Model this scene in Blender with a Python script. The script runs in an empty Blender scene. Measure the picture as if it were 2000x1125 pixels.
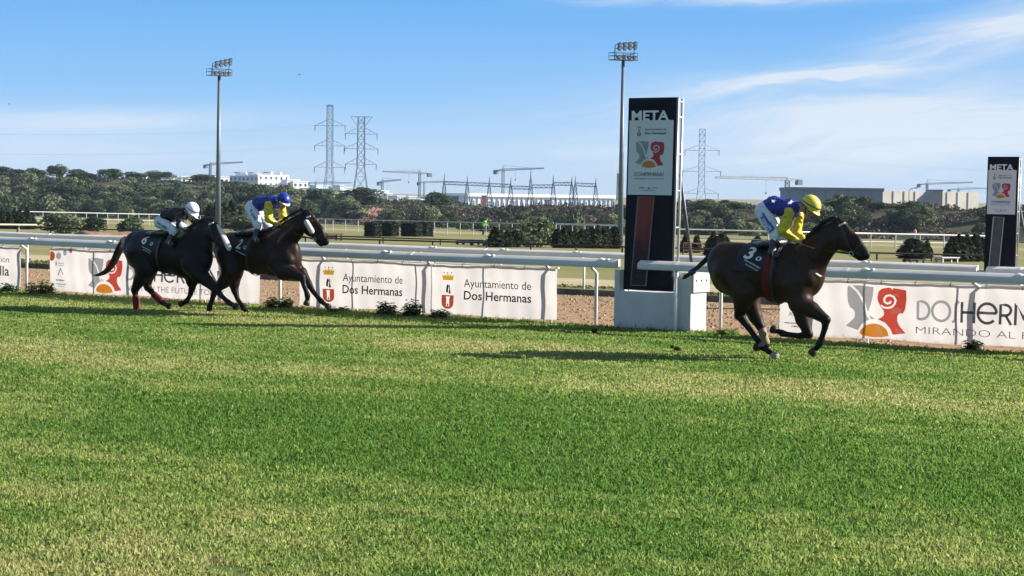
import bpy, math, random
import numpy as np
from mathutils import Vector, Matrix
from mathutils.bvhtree import BVHTree

random.seed(7)
RNG = np.random.default_rng(11)
SC = bpy.context.scene
COL = SC.collection
R = math.radians

# ------------------------------------------------------------------ camera
FPX, EYE = 4000.0, 2.2
PITCH, ROLL = math.atan((562.5 - 380) / FPX), math.atan(0.015)
FW = Vector((0, math.cos(PITCH), -math.sin(PITCH)))
UP0 = Vector((0, math.sin(PITCH), math.cos(PITCH)))
RT = Vector((1, 0, 0)) * math.cos(ROLL) + UP0 * math.sin(ROLL)
UP = UP0 * math.cos(ROLL) - Vector((1, 0, 0)) * math.sin(ROLL)
CAM = Vector((0, 0, EYE))
cd = bpy.data.cameras.new('camera')
cam = bpy.data.objects.new('camera', cd)
COL.objects.link(cam)
cam.matrix_world = Matrix(((RT.x, UP.x, -FW.x, 0), (RT.y, UP.y, -FW.y, 0), (RT.z, UP.z, -FW.z, EYE), (0, 0, 0, 1)))
cd.sensor_width = 36
cd.lens = 36 * FPX / 2000
cd.clip_start, cd.clip_end = 0.5, 20000
SC.camera = cam

# ------------------------------------------------------------------ light
SUN = Vector((1.98, 0.16, 1.0)).normalized()
SUN_EL = math.asin(SUN.z)
SUN_AZ = math.atan2(SUN.x, SUN.y)
sl = bpy.data.lights.new('sun', 'SUN')
sl.energy, sl.angle, sl.color = 4.8, R(0.5), (1.0, 0.93, 0.82)
so = bpy.data.objects.new('sun', sl)
COL.objects.link(so)
so.rotation_euler = (-SUN).to_track_quat('-Z', 'Y').to_euler()
so.location = (40, 5, 40)

SC.view_settings.view_transform = 'Standard'
SC.view_settings.look = 'None'
SC.view_settings.exposure = 1.45
SC.view_settings.gamma = 1
SC.view_settings.use_curve_mapping = False
SC.cycles.max_bounces = 6
SC.cycles.transparent_max_bounces = 6
SC.cycles.use_denoising = True

world = bpy.data.worlds.new("World")
SC.world = world
world.use_nodes = True


class NT:
    """small node-tree writer"""
    def __init__(s, tree):
        s.t = tree
        tree.nodes.clear()

    def n(s, typ, props=None, **ins):
        nd = s.t.nodes.new(typ)
        for k, v in (props or {}).items():
            setattr(nd, k, v)
        for k, v in ins.items():
            key = int(k[1:]) if k[0] == 'i' and k[1:].isdigit() else k.replace('_', ' ')
            s.set(nd.inputs[key], v)
        return nd

    def set(s, sock, v):
        if isinstance(v, bpy.types.NodeSocket):
            s.t.links.new(v, sock)
        elif isinstance(v, bpy.types.Node):
            s.t.links.new(v.outputs[0], sock)
        else:
            if sock.type == 'RGBA' and len(v) == 3:
                v = (*v, 1)
            sock.default_value = v

    def m(s, op, a, b=0.0, c=0.0):
        return s.n('ShaderNodeMath', {'operation': op}, i0=a, i1=b, i2=c).outputs[0]

    def mix(s, f, a, b, blend='MIX'):
        nd = s.t.nodes.new('ShaderNodeMix')
        nd.data_type, nd.blend_type = 'RGBA', blend
        s.set(nd.inputs[0], f); s.set(nd.inputs[6], a); s.set(nd.inputs[7], b)
        return nd.outputs[2]

    def ramp(s, f, stops, interp='LINEAR'):
        nd = s.t.nodes.new('ShaderNodeValToRGB')
        cr = nd.color_ramp
        cr.interpolation = interp
        while len(cr.elements) < len(stops):
            cr.elements.new(0.5)
        for e, (p, c) in zip(cr.elements, stops):
            e.position = p
            e.color = (*c, 1) if len(c) == 3 else c
        s.set(nd.inputs[0], f)
        return nd.outputs[0]

    def noise(s, vec, scale, detail=4, rough=0.55, dist=0.0):
        nd = s.n('ShaderNodeTexNoise', None, Scale=scale, Detail=detail, Roughness=rough, Distortion=dist)
        if vec is not None:
            s.set(nd.inputs['Vector'], vec)
        return nd.outputs[0]

    def mapping(s, vec, scale=(1, 1, 1), rot=(0, 0, 0), loc=(0, 0, 0)):
        return s.n('ShaderNodeMapping', None, Vector=vec, Scale=scale, Rotation=rot, Location=loc).outputs[0]


def build_sky():
    T = NT(world.node_tree)
    sky = T.n('ShaderNodeTexSky', {'sky_type': 'NISHITA', 'sun_disc': False, 'sun_elevation': SUN_EL,
                                   'sun_rotation': SUN_AZ, 'altitude': 50, 'air_density': 1.0,
                                   'dust_density': 0.3, 'ozone_density': 3.0})
    hsv = T.n('ShaderNodeHueSaturation', None, Hue=0.5, Saturation=1.18, Value=1.0, Fac=1.0, Color=sky.outputs[0])
    elz = T.m('ARCSINE', T.n('ShaderNodeSeparateXYZ', None, Vector=T.n('ShaderNodeTexCoord').outputs['Generated']).outputs[2])
    grad = T.ramp(elz, [(0.0, (2.10, 2.68, 3.45)), (0.022, (1.55, 2.45, 3.65)), (0.05, (0.88, 2.05, 3.72)), (0.10, (0.42, 1.58, 3.55)), (0.16, (0.50, 1.45, 3.1)), (0.5, (1.2, 1.62, 2.25)), (1.0, (1.15, 1.5, 1.95))])
    graded = T.mix(0.94, hsv.outputs[0], grad)
    # thin cirrus: streaks laid out by direction (azimuth / elevation)
    g = T.n('ShaderNodeTexCoord').outputs['Generated']
    sep = T.n('ShaderNodeSeparateXYZ', None, Vector=g)
    az = T.m('ARCTAN2', sep.outputs[0], sep.outputs[1])
    el = T.m('ARCSINE', sep.outputs[2])
    vec = T.n('ShaderNodeCombineXYZ', None, X=az, Y=el).outputs[0]
    warp = T.noise(T.mapping(vec, (9, 30, 1)), 1.0, 3)
    elw = T.m('ADD', T.m('ADD', el, T.m('MULTIPLY', az, -0.16)), T.m('MULTIPLY', T.m('SUBTRACT', warp, 0.5), 0.03))
    elw2 = T.m('ADD', el, T.m('MULTIPLY', T.m('SUBTRACT', warp, 0.5), 0.012))
    v2 = T.n('ShaderNodeCombineXYZ', None, X=az, Y=elw).outputs[0]
    streak = T.noise(T.mapping(v2, (10, 120, 1), loc=(3.1, 1.7, 0)), 1.0, 6, 0.62, 0.3)
    broad = T.noise(T.mapping(v2, (7, 24, 1), loc=(0.6, 4.2, 0)), 1.0, 3, 0.5)

    def bump(x, c, w):
        d = T.m('DIVIDE', T.m('SUBTRACT', x, c), w)
        return T.m('POWER', 2.71828, T.m('MULTIPLY', T.m('MULTIPLY', d, d), -1.0))
    st = T.ramp(streak, [(0.36, (0, 0, 0)), (0.66, (1, 1, 1))])
    br = T.ramp(broad, [(0.30, (0.15, 0.15, 0.15)), (0.62, (1, 1, 1))])
    # (azimuth, elevation, half length, half width, slope, density, share of fine streaks)
    total = None
    for a0, e0, hl, hw, sl, dn, fs in ((0.235, 0.081, 0.055, 0.0085, 0.15, 1.35, 0.65), (0.140, 0.0580, 0.055, 0.0052, 0.12, 1.4, 0.65), (0.225, 0.037, 0.145, 0.0195, 0.02, 2.0, 0.50),
                                   (0.105, 0.0965, 0.06, 0.0036, 0.01, 1.4, 0.6), (-0.20, 0.0325, 0.085, 0.0055, 0.03, 1.0, 0.25), (-0.19, 0.019, 0.12, 0.009, 0.0, 0.55, 0.2),
                                   (0.03, 0.0215, 0.03, 0.0025, 0.05, 0.40, 0.3), (0.27, 0.095, 0.05, 0.010, 0.1, 0.6, 0.6), (0.12, 0.019, 0.12, 0.009, 0.0, 0.30, 0.2)):
        e1 = T.m('SUBTRACT', elw2, T.m('MULTIPLY', T.m('SUBTRACT', az, a0), sl))
        m = T.m('MULTIPLY', bump(az, a0, hl), bump(e1, e0, hw))
        tex = T.m('ADD', T.m('MULTIPLY', st, fs), T.m('MULTIPLY', br, 1 - fs))
        m = T.m('MULTIPLY', m, T.m('MULTIPLY', tex, dn))
        total = m if total is None else T.m('ADD', total, m)
    mask = T.m('MINIMUM', total, 0.9)
    col = T.mix(mask, graded, (3.1, 3.38, 3.74))
    bg = T.n('ShaderNodeBackground', None, Color=col, Strength=0.09)
    out = T.n('ShaderNodeOutputWorld', None, Surface=bg)


build_sky()

# ------------------------------------------------------------------ geometry of the place
def ray(px, py):
    return FW * FPX + RT * (px - 1000) - UP * (py - 562.5)

_v = ray(-4537, 297)
ALPHA = math.atan2(_v.y, -_v.x)              # bearing of the running rails
RD = Vector((math.cos(ALPHA), -math.sin(ALPHA), 0))   # along the rail, direction of racing
ND = Vector((math.sin(ALPHA), math.cos(ALPHA), 0))    # across the track, away from the stand

def rp(r, p, z=0.0):
    return RD * r + ND * p + Vector((0, 0, z))

def gnd(px, py, z=0.0):
    d = ray(px, py)
    return CAM + d * ((z - EYE) / d.z)

def onp(px, py, p):
    """point of the vertical plane at distance p across the track"""
    d = ray(px, py)
    return CAM + d * (p / d.dot(ND))

def atY(px, py, Y):
    d = ray(px, py)
    return CAM + d * (Y / d.y)

P1 = 28.75          # near running rail (posts)
P2 = 39.0           # rail on the far side of the dirt track

def smooth(a, b, x):
    t = np.clip((x - a) / (b - a), 0, 1)
    return t * t * (3 - 2 * t)

CR_R = [-900, -325, -306, -294, -281, -266, -252, -238, -205, -170, -137, -60, 400]
CR_Z = [4.2, 4.0, 3.0, 1.7, 1.0, 0.4, -0.1, -0.5, -0.3, 0.6, 1.0, 1.0, 0.8]
def terrain(r, p):
    r = np.asarray(r, float); p = np.asarray(p, float)
    base = -0.0148 * np.clip(p - 45, 0, 220)
    cz = np.interp(r, CR_R, CR_Z)
    pc = np.interp(r, [-270, -215], [318, 276])
    s = smooth(252, pc, p)
    z = base * (1 - s) + cz * s
    z = z + s * 0.35 * np.sin(r * 0.21 + p * 0.13) * np.exp(-((p - pc) / 40) ** 2)
    far = smooth(pc + 18, pc + 95, p)
    return z * (1 - far) - (3.0 + 2.0 * smooth(420, 900, p)) * far

def tz(x, y):
    v = Vector((x, y, 0))
    return float(terrain(v.dot(RD), v.dot(ND)))

def tpt(px, py, y0=45.0, y1=1500.0):
    """where the ray of a pixel first meets the terrain"""
    d = ray(px, py); d = d / d.y
    ys = np.concatenate([np.linspace(y0, 500, 2000), np.linspace(500, y1, 500)])
    X = d.x * ys; Z = EYE + d.z * ys
    t = terrain(X * RD.x + ys * RD.y, X * ND.x + ys * ND.y)
    hit = np.nonzero(Z <= t)[0]
    k = hit[0] if len(hit) else len(ys) - 1
    return Vector((X[k], ys[k], t[k]))

# ------------------------------------------------------------------ materials
MATS = {}
def srgb(r, g, b):
    f = lambda c: (c / 255 / 12.92) if c / 255 <= 0.04045 else ((c / 255 + 0.055) / 1.055) ** 2.4
    return (f(r), f(g), f(b))

def splash_on(T, pos, col, splash):
    """dried mud thrown up against the foot of a thing: (colour, height in metres)"""
    if not splash:
        return col
    z = T.n('ShaderNodeSeparateXYZ', None, Vector=pos).outputs[2]
    nz = T.noise(T.mapping(pos, (9, 9, 5)), 1.6, 7, 0.65)
    k = T.m('SUBTRACT', T.m('ADD', nz, 0.12), T.m('DIVIDE', z, splash[1] * 2.2))
    return T.mix(T.m('MULTIPLY', T.ramp(k, [(0.36, (0, 0, 0)), (0.60, (1, 1, 1))]), 0.75), col, splash[0])

def mat(name, c1, c2=None, scale=5.0, rough=0.6, bump=0.0, spec=0.3, metal=0.0, stretch=(1, 1, 1), detail=5, bscale=None, lo=0.35, hi=0.65, coat=0.0, splash=None):
    if name in MATS:
        return MATS[name]
    mt = bpy.data.materials.new(name)
    mt.use_nodes = True
    T = NT(mt.node_tree)
    pos = T.n('ShaderNodeTexCoord').outputs['Object']
    vec = T.mapping(pos, stretch)
    b = T.n('ShaderNodeBsdfPrincipled', None, Roughness=rough, Metallic=metal)
    b.inputs['Specular IOR Level'].default_value = spec
    b.inputs['Coat Weight'].default_value = coat
    if c2 is None:
        c2 = tuple(x * 0.86 for x in c1)
    f = T.ramp(T.noise(vec, scale, detail), [(lo, (0, 0, 0)), (hi, (1, 1, 1))])
    T.set(b.inputs['Base Color'], splash_on(T, pos, T.mix(f, c1, c2), splash))
    if bump:
        bn = T.n('ShaderNodeBump', None, Strength=bump, Distance=0.02, Height=T.noise(vec, bscale or scale * 4, 4))
        T.set(b.inputs['Normal'], bn)
    T.n('ShaderNodeOutputMaterial', None, Surface=b)
    MATS[name] = mt
    return mt

def mat_attr(name, rough=0.5, spec=0.4, trans=0.0, attr='Col', coat=0.0, fuzz=0.0, fscale=60.0, bump=0.0, var=0.2):
    """colour stored per vertex (coat patches, leaf colours), with fine variation"""
    if name in MATS:
        return MATS[name]
    mt = bpy.data.materials.new(name)
    mt.use_nodes = True
    T = NT(mt.node_tree)
    a = T.n('ShaderNodeAttribute', {'attribute_name': attr})
    pos = T.n('ShaderNodeTexCoord').outputs['Object']
    nz = T.noise(pos, fscale, 3)
    c = T.mix(1.0, a.outputs['Color'], T.ramp(nz, [(0.3, (1 - var,) * 3), (0.7, (1 + var,) * 3)]), 'MULTIPLY')
    b = T.n('ShaderNodeBsdfPrincipled', None, Base_Color=c, Roughness=rough)
    b.inputs['Specular IOR Level'].default_value = spec
    b.inputs['Coat Weight'].default_value = coat
    b.inputs['Sheen Weight'].default_value = fuzz
    if bump:
        T.set(b.inputs['Normal'], T.n('ShaderNodeBump', None, Strength=bump, Distance=0.01, Height=nz))
    sh = b.outputs[0]
    if trans:
        tr = T.n('ShaderNodeBsdfTranslucent', None, Color=c)
        sh = T.n('ShaderNodeMixShader', None, i0=trans, i1=sh, i2=tr.outputs[0]).outputs[0]
    T.n('ShaderNodeOutputMaterial', None, Surface=sh)
    MATS[name] = mt
    return mt

def mat_cloth(name, c1, c2=None, trans=0.6, scale=6.0, stretch=(1, 1, 1), splash=None):
    """thin printed vinyl: light shines through it"""
    if name in MATS:
        return MATS[name]
    mt = bpy.data.materials.new(name)
    mt.use_nodes = True
    T = NT(mt.node_tree)
    pos = T.mapping(T.n('ShaderNodeTexCoord').outputs['Object'], stretch)
    if c2 is None:
        c2 = tuple(x * 0.9 for x in c1)
    c = T.mix(T.ramp(T.noise(pos, scale, 5), [(0.35, (0, 0, 0)), (0.7, (1, 1, 1))]), c1, c2)
    c = splash_on(T, pos, c, splash)
    d = T.n('ShaderNodeBsdfDiffuse', None, Color=c)
    t = T.n('ShaderNodeBsdfTranslucent', None, Color=c)
    mx = T.n('ShaderNodeMixShader', None, i0=trans, i1=d.outputs[0], i2=t.outputs[0])
    T.n('ShaderNodeOutputMaterial', None, Surface=mx)
    MATS[name] = mt
    return mt

# ------------------------------------------------------------------ mesh collector and object helpers
class MB:
    def __init__(s):
        s.v, s.f, s.c = [], [], []

    def add(s, vs, fs, col=None):
        o = len(s.v)
        s.v += [tuple(x) for x in vs]
        s.f += [tuple(i + o for i in f) for f in fs]
        s.c += [col or (1, 1, 1)] * len(vs)
        return s

    def box(s, c, size, ax=None, col=None):
        """box centred at c, size (a,b,c) along axes ax"""
        ax = ax or (Vector((1, 0, 0)), Vector((0, 1, 0)), Vector((0, 0, 1)))
        c = Vector(c)
        vs = [c + ax[0] * (i * size[0] / 2) + ax[1] * (j * size[1] / 2) + ax[2] * (k * size[2] / 2)
              for i in (-1, 1) for j in (-1, 1) for k in (-1, 1)]
        return s.add(vs, [(0, 1, 3, 2), (4, 6, 7, 5), (0, 4, 5, 1), (2, 3, 7, 6), (0, 2, 6, 4), (1, 5, 7, 3)], col)

    def tube(s, pts, rad, n=8, caps=True, col=None, flat=1.0):
        pts = [Vector(p) for p in pts]
        if not hasattr(rad, '__len__'):
            rad = [rad] * len(pts)
        rings = []
        d0 = (pts[1] - pts[0]).normalized()
        u = d0.cross(Vector((0, 0, 1)))
        if u.length < 1e-3:
            u = Vector((1, 0, 0))
        u.normalize()
        for i, p in enumerate(pts):
            d = (pts[min(i + 1, len(pts) - 1)] - pts[max(i - 1, 0)]).normalized()
            u = (u - d * u.dot(d)).normalized()
            w = d.cross(u)
            rings += [p + (u * math.cos(2 * math.pi * k / n) + w * flat * math.sin(2 * math.pi * k / n)) * rad[i] for k in range(n)]
        fs = []
        for i in range(len(pts) - 1):
            for k in range(n):
                a, b = i * n + k, i * n + (k + 1) % n
                fs.append((a, b, b + n, a + n))
        if caps:
            fs.append(tuple(reversed(range(n))))
            fs.append(tuple(range((len(pts) - 1) * n, len(pts) * n)))
        return s.add(rings, fs, col)

    def prism(s, poly, fn, d0, d1, col=None):
        """polygon (2-d, any winding) extruded: fn(x, y, depth) -> point"""
        n = len(poly)
        vs = [fn(x, y, d0) for x, y in poly] + [fn(x, y, d1) for x, y in poly]
        fs = [tuple(range(n)), tuple(reversed(range(n, 2 * n)))]
        fs += [(i, (i + 1) % n, (i + 1) % n + n, i + n) for i in range(n)]
        return s.add(vs, fs, col)

    def ellipsoid(s, c, rad, ax=None, nu=12, nv=8, col=None):
        ax = ax or (Vector((1, 0, 0)), Vector((0, 1, 0)), Vector((0, 0, 1)))
        c = Vector(c)
        vs, fs = [], []
        for j in range(nv + 1):
            th = math.pi * j / nv
            for i in range(nu):
                ph = 2 * math.pi * i / nu
                vs.append(c + ax[0] * (rad[0] * math.sin(th) * math.cos(ph)) + ax[1] * (rad[1] * math.sin(th) * math.sin(ph)) + ax[2] * (rad[2] * math.cos(th)))
        for j in range(nv):
            for i in range(nu):
                a, b = j * nu + i, j * nu + (i + 1) % nu
                fs.append((a, a + nu, b + nu, b))
        return s.add(vs, fs, col)

    def obj(s, name, m, parent=None, origin=None, smooth_=False, colors=False, kind=None):
        return mesh_obj(name, s.v, s.f, m, parent, origin, smooth_, s.c if colors else None, kind)


def fix_normals(me):
    import bmesh
    bm = bmesh.new(); bm.from_mesh(me)
    bmesh.ops.recalc_face_normals(bm, faces=bm.faces)
    bm.to_mesh(me); bm.free()

def mesh_obj(name, v, f, m, parent=None, origin=None, smooth_=False, cols=None, kind=None, fix=True):
    """vertices are given in world coordinates (or in the parent's own frame for rotated parents: parent['local'])"""
    if parent is not None and not parent.get('_local'):
        w = parent
        off = Vector((0, 0, 0))
        while w is not None:
            off += w.location
            w = w.parent
    elif origin is not None:
        off = Vector(origin)
    else:
        off = Vector((0, 0, 0))
    me = bpy.data.meshes.new(name)
    me.from_pydata([(x - off.x, y - off.y, z - off.z) for x, y, z in v], [], f)
    if fix and len(f) < 60000:
        fix_normals(me)
    if cols is not None:
        ca = me.color_attributes.new('Col', 'FLOAT_COLOR', 'POINT')
        arr = np.ones((len(v), 4), np.float32)
        arr[:, :3] = np.asarray(cols, np.float32)
        ca.data.foreach_set('color', arr.ravel())
    if smooth_:
        me.polygons.foreach_set('use_smooth', [True] * len(me.polygons))
    me.materials.append(m)
    o = bpy.data.objects.new(name, me)
    COL.objects.link(o)
    if parent is not None:
        o.parent = parent
        if parent.get('_local'):
            o['_local'] = 1
    elif origin is not None:
        o.location = origin
    if kind:
        o['kind'] = kind
    return o

def tag(o, label=None, cat=None, group=None, kind=None):
    if label: o['label'] = label
    if cat: o['category'] = cat
    if group: o['group'] = group
    if kind: o['kind'] = kind
    return o

def thing(name, label, cat, loc=(0, 0, 0), group=None):
    o = bpy.data.objects.new(name, None)
    COL.objects.link(o)
    o.location = loc
    o.empty_display_size = 0.2
    return tag(o, label, cat, group)

def copy_tree(o, parent=None):
    kids = [c for c in KIDS(o)]
    c = o.copy()
    COL.objects.link(c)
    c.parent = parent
    for k in kids:
        copy_tree(k, c)
    return c

def KIDS(o):
    return [x for x in bpy.data.objects if x.parent == o]

AXR = (RD, ND, Vector((0, 0, 1)))       # box axes aligned with the rail
# ================================================================== THE SETTING
M_TURF = mat('turf soil', (0.050, 0.095, 0.020), (0.075, 0.110, 0.030), 1.3, 0.95, 0.6, spec=0.05, bscale=30)
M_DIRT = mat('dirt track sand', (0.30, 0.205, 0.125), (0.19, 0.125, 0.075), 5.0, 0.95, 1.0, spec=0.05, bscale=9, detail=8, lo=0.42, hi=0.6, stretch=(1, 1, 1))
M_VERGE = mat('verge weeds', (0.21, 0.19, 0.085), (0.075, 0.095, 0.03), 1.6, 0.95, 0.8, spec=0.05, bscale=20, detail=8)
M_PATH = mat('sandy path', (0.36, 0.31, 0.20), (0.30, 0.25, 0.155), 0.8, 0.95, 0.3, spec=0.05)
M_INF = mat('infield grass', (0.205, 0.185, 0.092), (0.145, 0.145, 0.060), 0.12, 0.95, 0.5, spec=0.05, bscale=3, detail=8)
M_INF2 = mat('infield track', (0.30, 0.25, 0.155), (0.22, 0.19, 0.11), 0.15, 0.95, 0.3, spec=0.05)
M_SLOPE = mat('embankment soil', (0.075, 0.070, 0.045), (0.026, 0.032, 0.022), 0.22, 0.95, 0.8, spec=0.05, detail=9, bscale=1.2)
M_PLAT = mat('dry plateau grass', (0.25, 0.225, 0.15), (0.13, 0.125, 0.075), 0.08, 0.95, 0.4, spec=0.05)

def strip(name, p0, p1, r0, r1, np_, nr, m, dz=0.0, wav=0.0, ps=None, rs=None):
    ps = np.linspace(p0, p1, np_) if ps is None else np.asarray(ps)
    rs = np.linspace(r0, r1, nr) if rs is None else np.asarray(rs)
    P, RR = np.meshgrid(ps, rs, indexing='ij')
    P = P.copy()
    if wav:
        P[0] += wav * np.sin(rs * 1.7) + wav * np.sin(rs * 4.3)
    Z = terrain(RR, P) + dz
    X = RD.x * RR + ND.x * P
    Y = RD.y * RR + ND.y * P
    v = np.stack([X, Y, Z], -1).reshape(-1, 3).tolist()
    n = len(rs)
    f = [(i * n + j, i * n + j + 1, (i + 1) * n + j + 1, (i + 1) * n + j) for i in range(len(ps) - 1) for j in range(n - 1)]
    return mesh_obj(name, v, f, m, None, None, True, kind='structure', fix=False)

strip('turf', -400, 28.25, -900, 900, 12, 40, M_TURF)
strip('dirt_track', 28.25, 37.6, -400, 300, 16, 120, M_DIRT)
strip('verge', 37.6, 41.4, -400, 300, 6, 120, M_VERGE)
strip('path', 41.4, 45.0, -400, 300, 5, 80, M_PATH)
strip('infield', 45.0, 158, -700, 500, 40, 80, M_INF)
strip('infield_track', 158, 176, -700, 500, 8, 80, M_INF2)
strip('infield_meadow', 176, 252, -700, 500, 20, 80, M_INF)
strip('hillside', 252, 330, -900, 700, 40, 260, M_SLOPE)
strip('plateau', 330, 9000, -9000, 9000, 2, 100, M_PLAT, ps=[330, 336, 343, 350, 365, 380, 405, 430, 465, 500, 560, 650, 900, 1500, 3000, 5000, 9000],
      rs=np.concatenate([np.linspace(-9000, -900, 12)[:-1], np.linspace(-900, 700, 260), np.linspace(700, 9000, 12)[1:]]))

# kerb edge of the dirt track
def kerb():
    mb = MB()
    for r0 in np.arange(-140, 60, 4.0):
        mb.box(rp(r0 + 2, 37.6, 0.05), (3.97, 0.09, 0.16), AXR)
    o = mb.obj('track_kerb', mat('kerb concrete', (0.16, 0.13, 0.10), (0.07, 0.06, 0.05), 3, 0.9, 0.5), origin=rp(0, 37.6, 0))
    tag(o, 'low dark kerb line edging the far side of the brown dirt track', 'kerb')
kerb()

# ------------------------------------------------------------------ grass
def vnoise(x, y, s, seed):
    """value noise on numpy arrays"""
    rg = np.random.default_rng(seed)
    tab = rg.random((256, 256))
    xs, ys = x / s + 1000, y / s + 1000
    xi, yi = np.floor(xs).astype(int), np.floor(ys).astype(int)
    fx, fy = xs - xi, ys - yi
    fx = fx * fx * (3 - 2 * fx); fy = fy * fy * (3 - 2 * fy)
    g = lambda i, j: tab[(xi + i) % 256, (yi + j) % 256]
    return (g(0, 0) * (1 - fx) + g(1, 0) * fx) * (1 - fy) + (g(0, 1) * (1 - fx) + g(1, 1) * fx) * fy

def grass():
    n = 960000
    # near density is higher: sample depth with pdf ~ Y^-0.6
    u = RNG.random(n)
    y0, y1, e = 10.8, 50.0, 0.55
    Y = (y0 ** e + u * (y1 ** e - y0 ** e)) ** (1 / e)
    X = (RNG.random(n) * 2 - 1) * (0.285 * Y + 2.2)
    p = X * ND.x + Y * ND.y
    r = X * RD.x + Y * RD.y
    edge = P1 + 0.02 + 0.12 * (vnoise(r, p, 0.35, 3) - 0.5) + 0.12 * (vnoise(r, p, 1.3, 4) - 0.5)
    edge = edge - 0.42 * smooth(-17.3, -15.0, r) * (0.6 + 0.8 * vnoise(r, p, 0.5, 5))
    keep = p < edge
    X, Y, p, r = X[keep], Y[keep], p[keep], r[keep]
    n = len(X)
    # patchiness of the sward
    big = 0.6 * vnoise(r * 0.45, p, 2.6, 21) + 0.4 * vnoise(r * 0.5, p, 0.9, 22)
    med = vnoise(r * 0.8, p, 0.28, 23)
    fine = vnoise(r, p, 0.07, 24)
    # bare holes
    hole = (fine + 0.5 * med) < 0.33
    divot = vnoise(r * .8, p, 0.17, 29) + 0.25 * vnoise(r, p, 2.0, 30) < 0.15
    keep = ~((hole & (RNG.random(n) < 0.85)) | (divot & (RNG.random(n) < 0.92)))
    X, Y, p, r, big, med, fine = [a[keep] for a in (X, Y, p, r, big, med, fine)]
    n = len(X)
    # the lush band and the worn, yellower zones (mown strips run along the track)
    lush = np.exp(-((p - 15.2 - 0.03 * r) / 2.6) ** 2)
    yellow = np.clip(0.75 * np.exp(-((p - 10.0) / 1.8) ** 2) * smooth(4, -4, r + 14) + 0.14 * smooth(17.5, 20.5, p), 0, 1)
    t = np.clip(0.47 + 1.3 * (big - 0.5) + 0.5 * (med - 0.5) - 0.34 * lush + 0.55 * yellow + RNG.normal(0, 0.18, n), 0, 1)
    c0 = np.array([0.104, 0.214, 0.034]); c1 = np.array([0.282, 0.352, 0.094]); c2 = np.array([0.43, 0.405, 0.170])
    tt = t[:, None]
    col = np.where(tt < 0.6, c0 + (c1 - c0) * (tt / 0.6), c1 + (c2 - c1) * ((tt - 0.6) / 0.4))
    dry = RNG.random(n) < 0.012 + 0.05 * yellow
    col[dry] = np.array([0.40, 0.33, 0.14]) * (0.7 + 0.5 * RNG.random((dry.sum(), 1)))
    col *= (0.60 + 0.80 * RNG.random((n, 1)) ** 1.3)
    h = (0.022 + 0.026 * RNG.random(n) + 0.016 * (med - 0.5)) * (0.85 + 0.3 * lush)
    rough = smooth(P1 - 0.9, P1, p)
    h = h * (1 + 1.6 * rough * RNG.random(n))
    w = (0.0034 + 0.0030 * RNG.random(n)) * (0.60 + Y / 20)
    a = RNG.random(n) * 2 * np.pi
    lean = h * (0.2 + 0.9 * RNG.random(n))
    la = RNG.random(n) * 2 * np.pi
    lx, ly = np.cos(la) * lean, np.sin(la) * lean
    wx, wy = np.cos(a) * w, np.sin(a) * w
    z0 = np.zeros(n) - 0.004
    V = np.empty((n, 5, 3), np.float32)
    V[:, 0] = np.stack([X - wx, Y - wy, z0], -1)
    V[:, 1] = np.stack([X + wx, Y + wy, z0], -1)
    V[:, 2] = np.stack([X + wx * 0.8 + lx * 0.4, Y + wy * 0.8 + ly * 0.4, h * 0.6], -1)
    V[:, 3] = np.stack([X - wx * 0.8 + lx * 0.4, Y - wy * 0.8 + ly * 0.4, h * 0.6], -1)
    V[:, 4] = np.stack([X + lx, Y + ly, h * (1 - 0.25 * (lean / h) ** 2)], -1)
    base = (np.arange(n) * 5)[:, None]
    quads = base + np.array([0, 1, 2, 3]); tris = base + np.array([3, 2, 4])
    loops = np.concatenate([quads, tris], 1).ravel().astype(np.int32)
    me = bpy.data.meshes.new('grass_blades')
    me.vertices.add(n * 5); me.loops.add(n * 7); me.polygons.add(n * 2)
    me.vertices.foreach_set('co', V.ravel())
    me.loops.foreach_set('vertex_index', loops)
    st = np.empty((n, 2), np.int32); st[:, 0] = np.arange(n) * 7; st[:, 1] = np.arange(n) * 7 + 4
    me.polygons.foreach_set('loop_start', st.ravel())
    me.update(calc_edges=True)
    C = np.ones((n, 5, 4), np.float32)
    C[:, :, :3] = col[:, None, :]
    ca = me.color_attributes.new('Col', 'FLOAT_COLOR', 'POINT')
    ca.data.foreach_set('color', C.ravel())
    me.materials.append(mat_attr('grass blade', 0.6, 0.18, trans=0.55, fscale=3.0, var=0.05))
    o = bpy.data.objects.new('grass_blades', me)
    COL.objects.link(o)
    tag(o, 'short green turf grass with yellowish patches covering the foreground', 'grass', kind='stuff')
grass()

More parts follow.
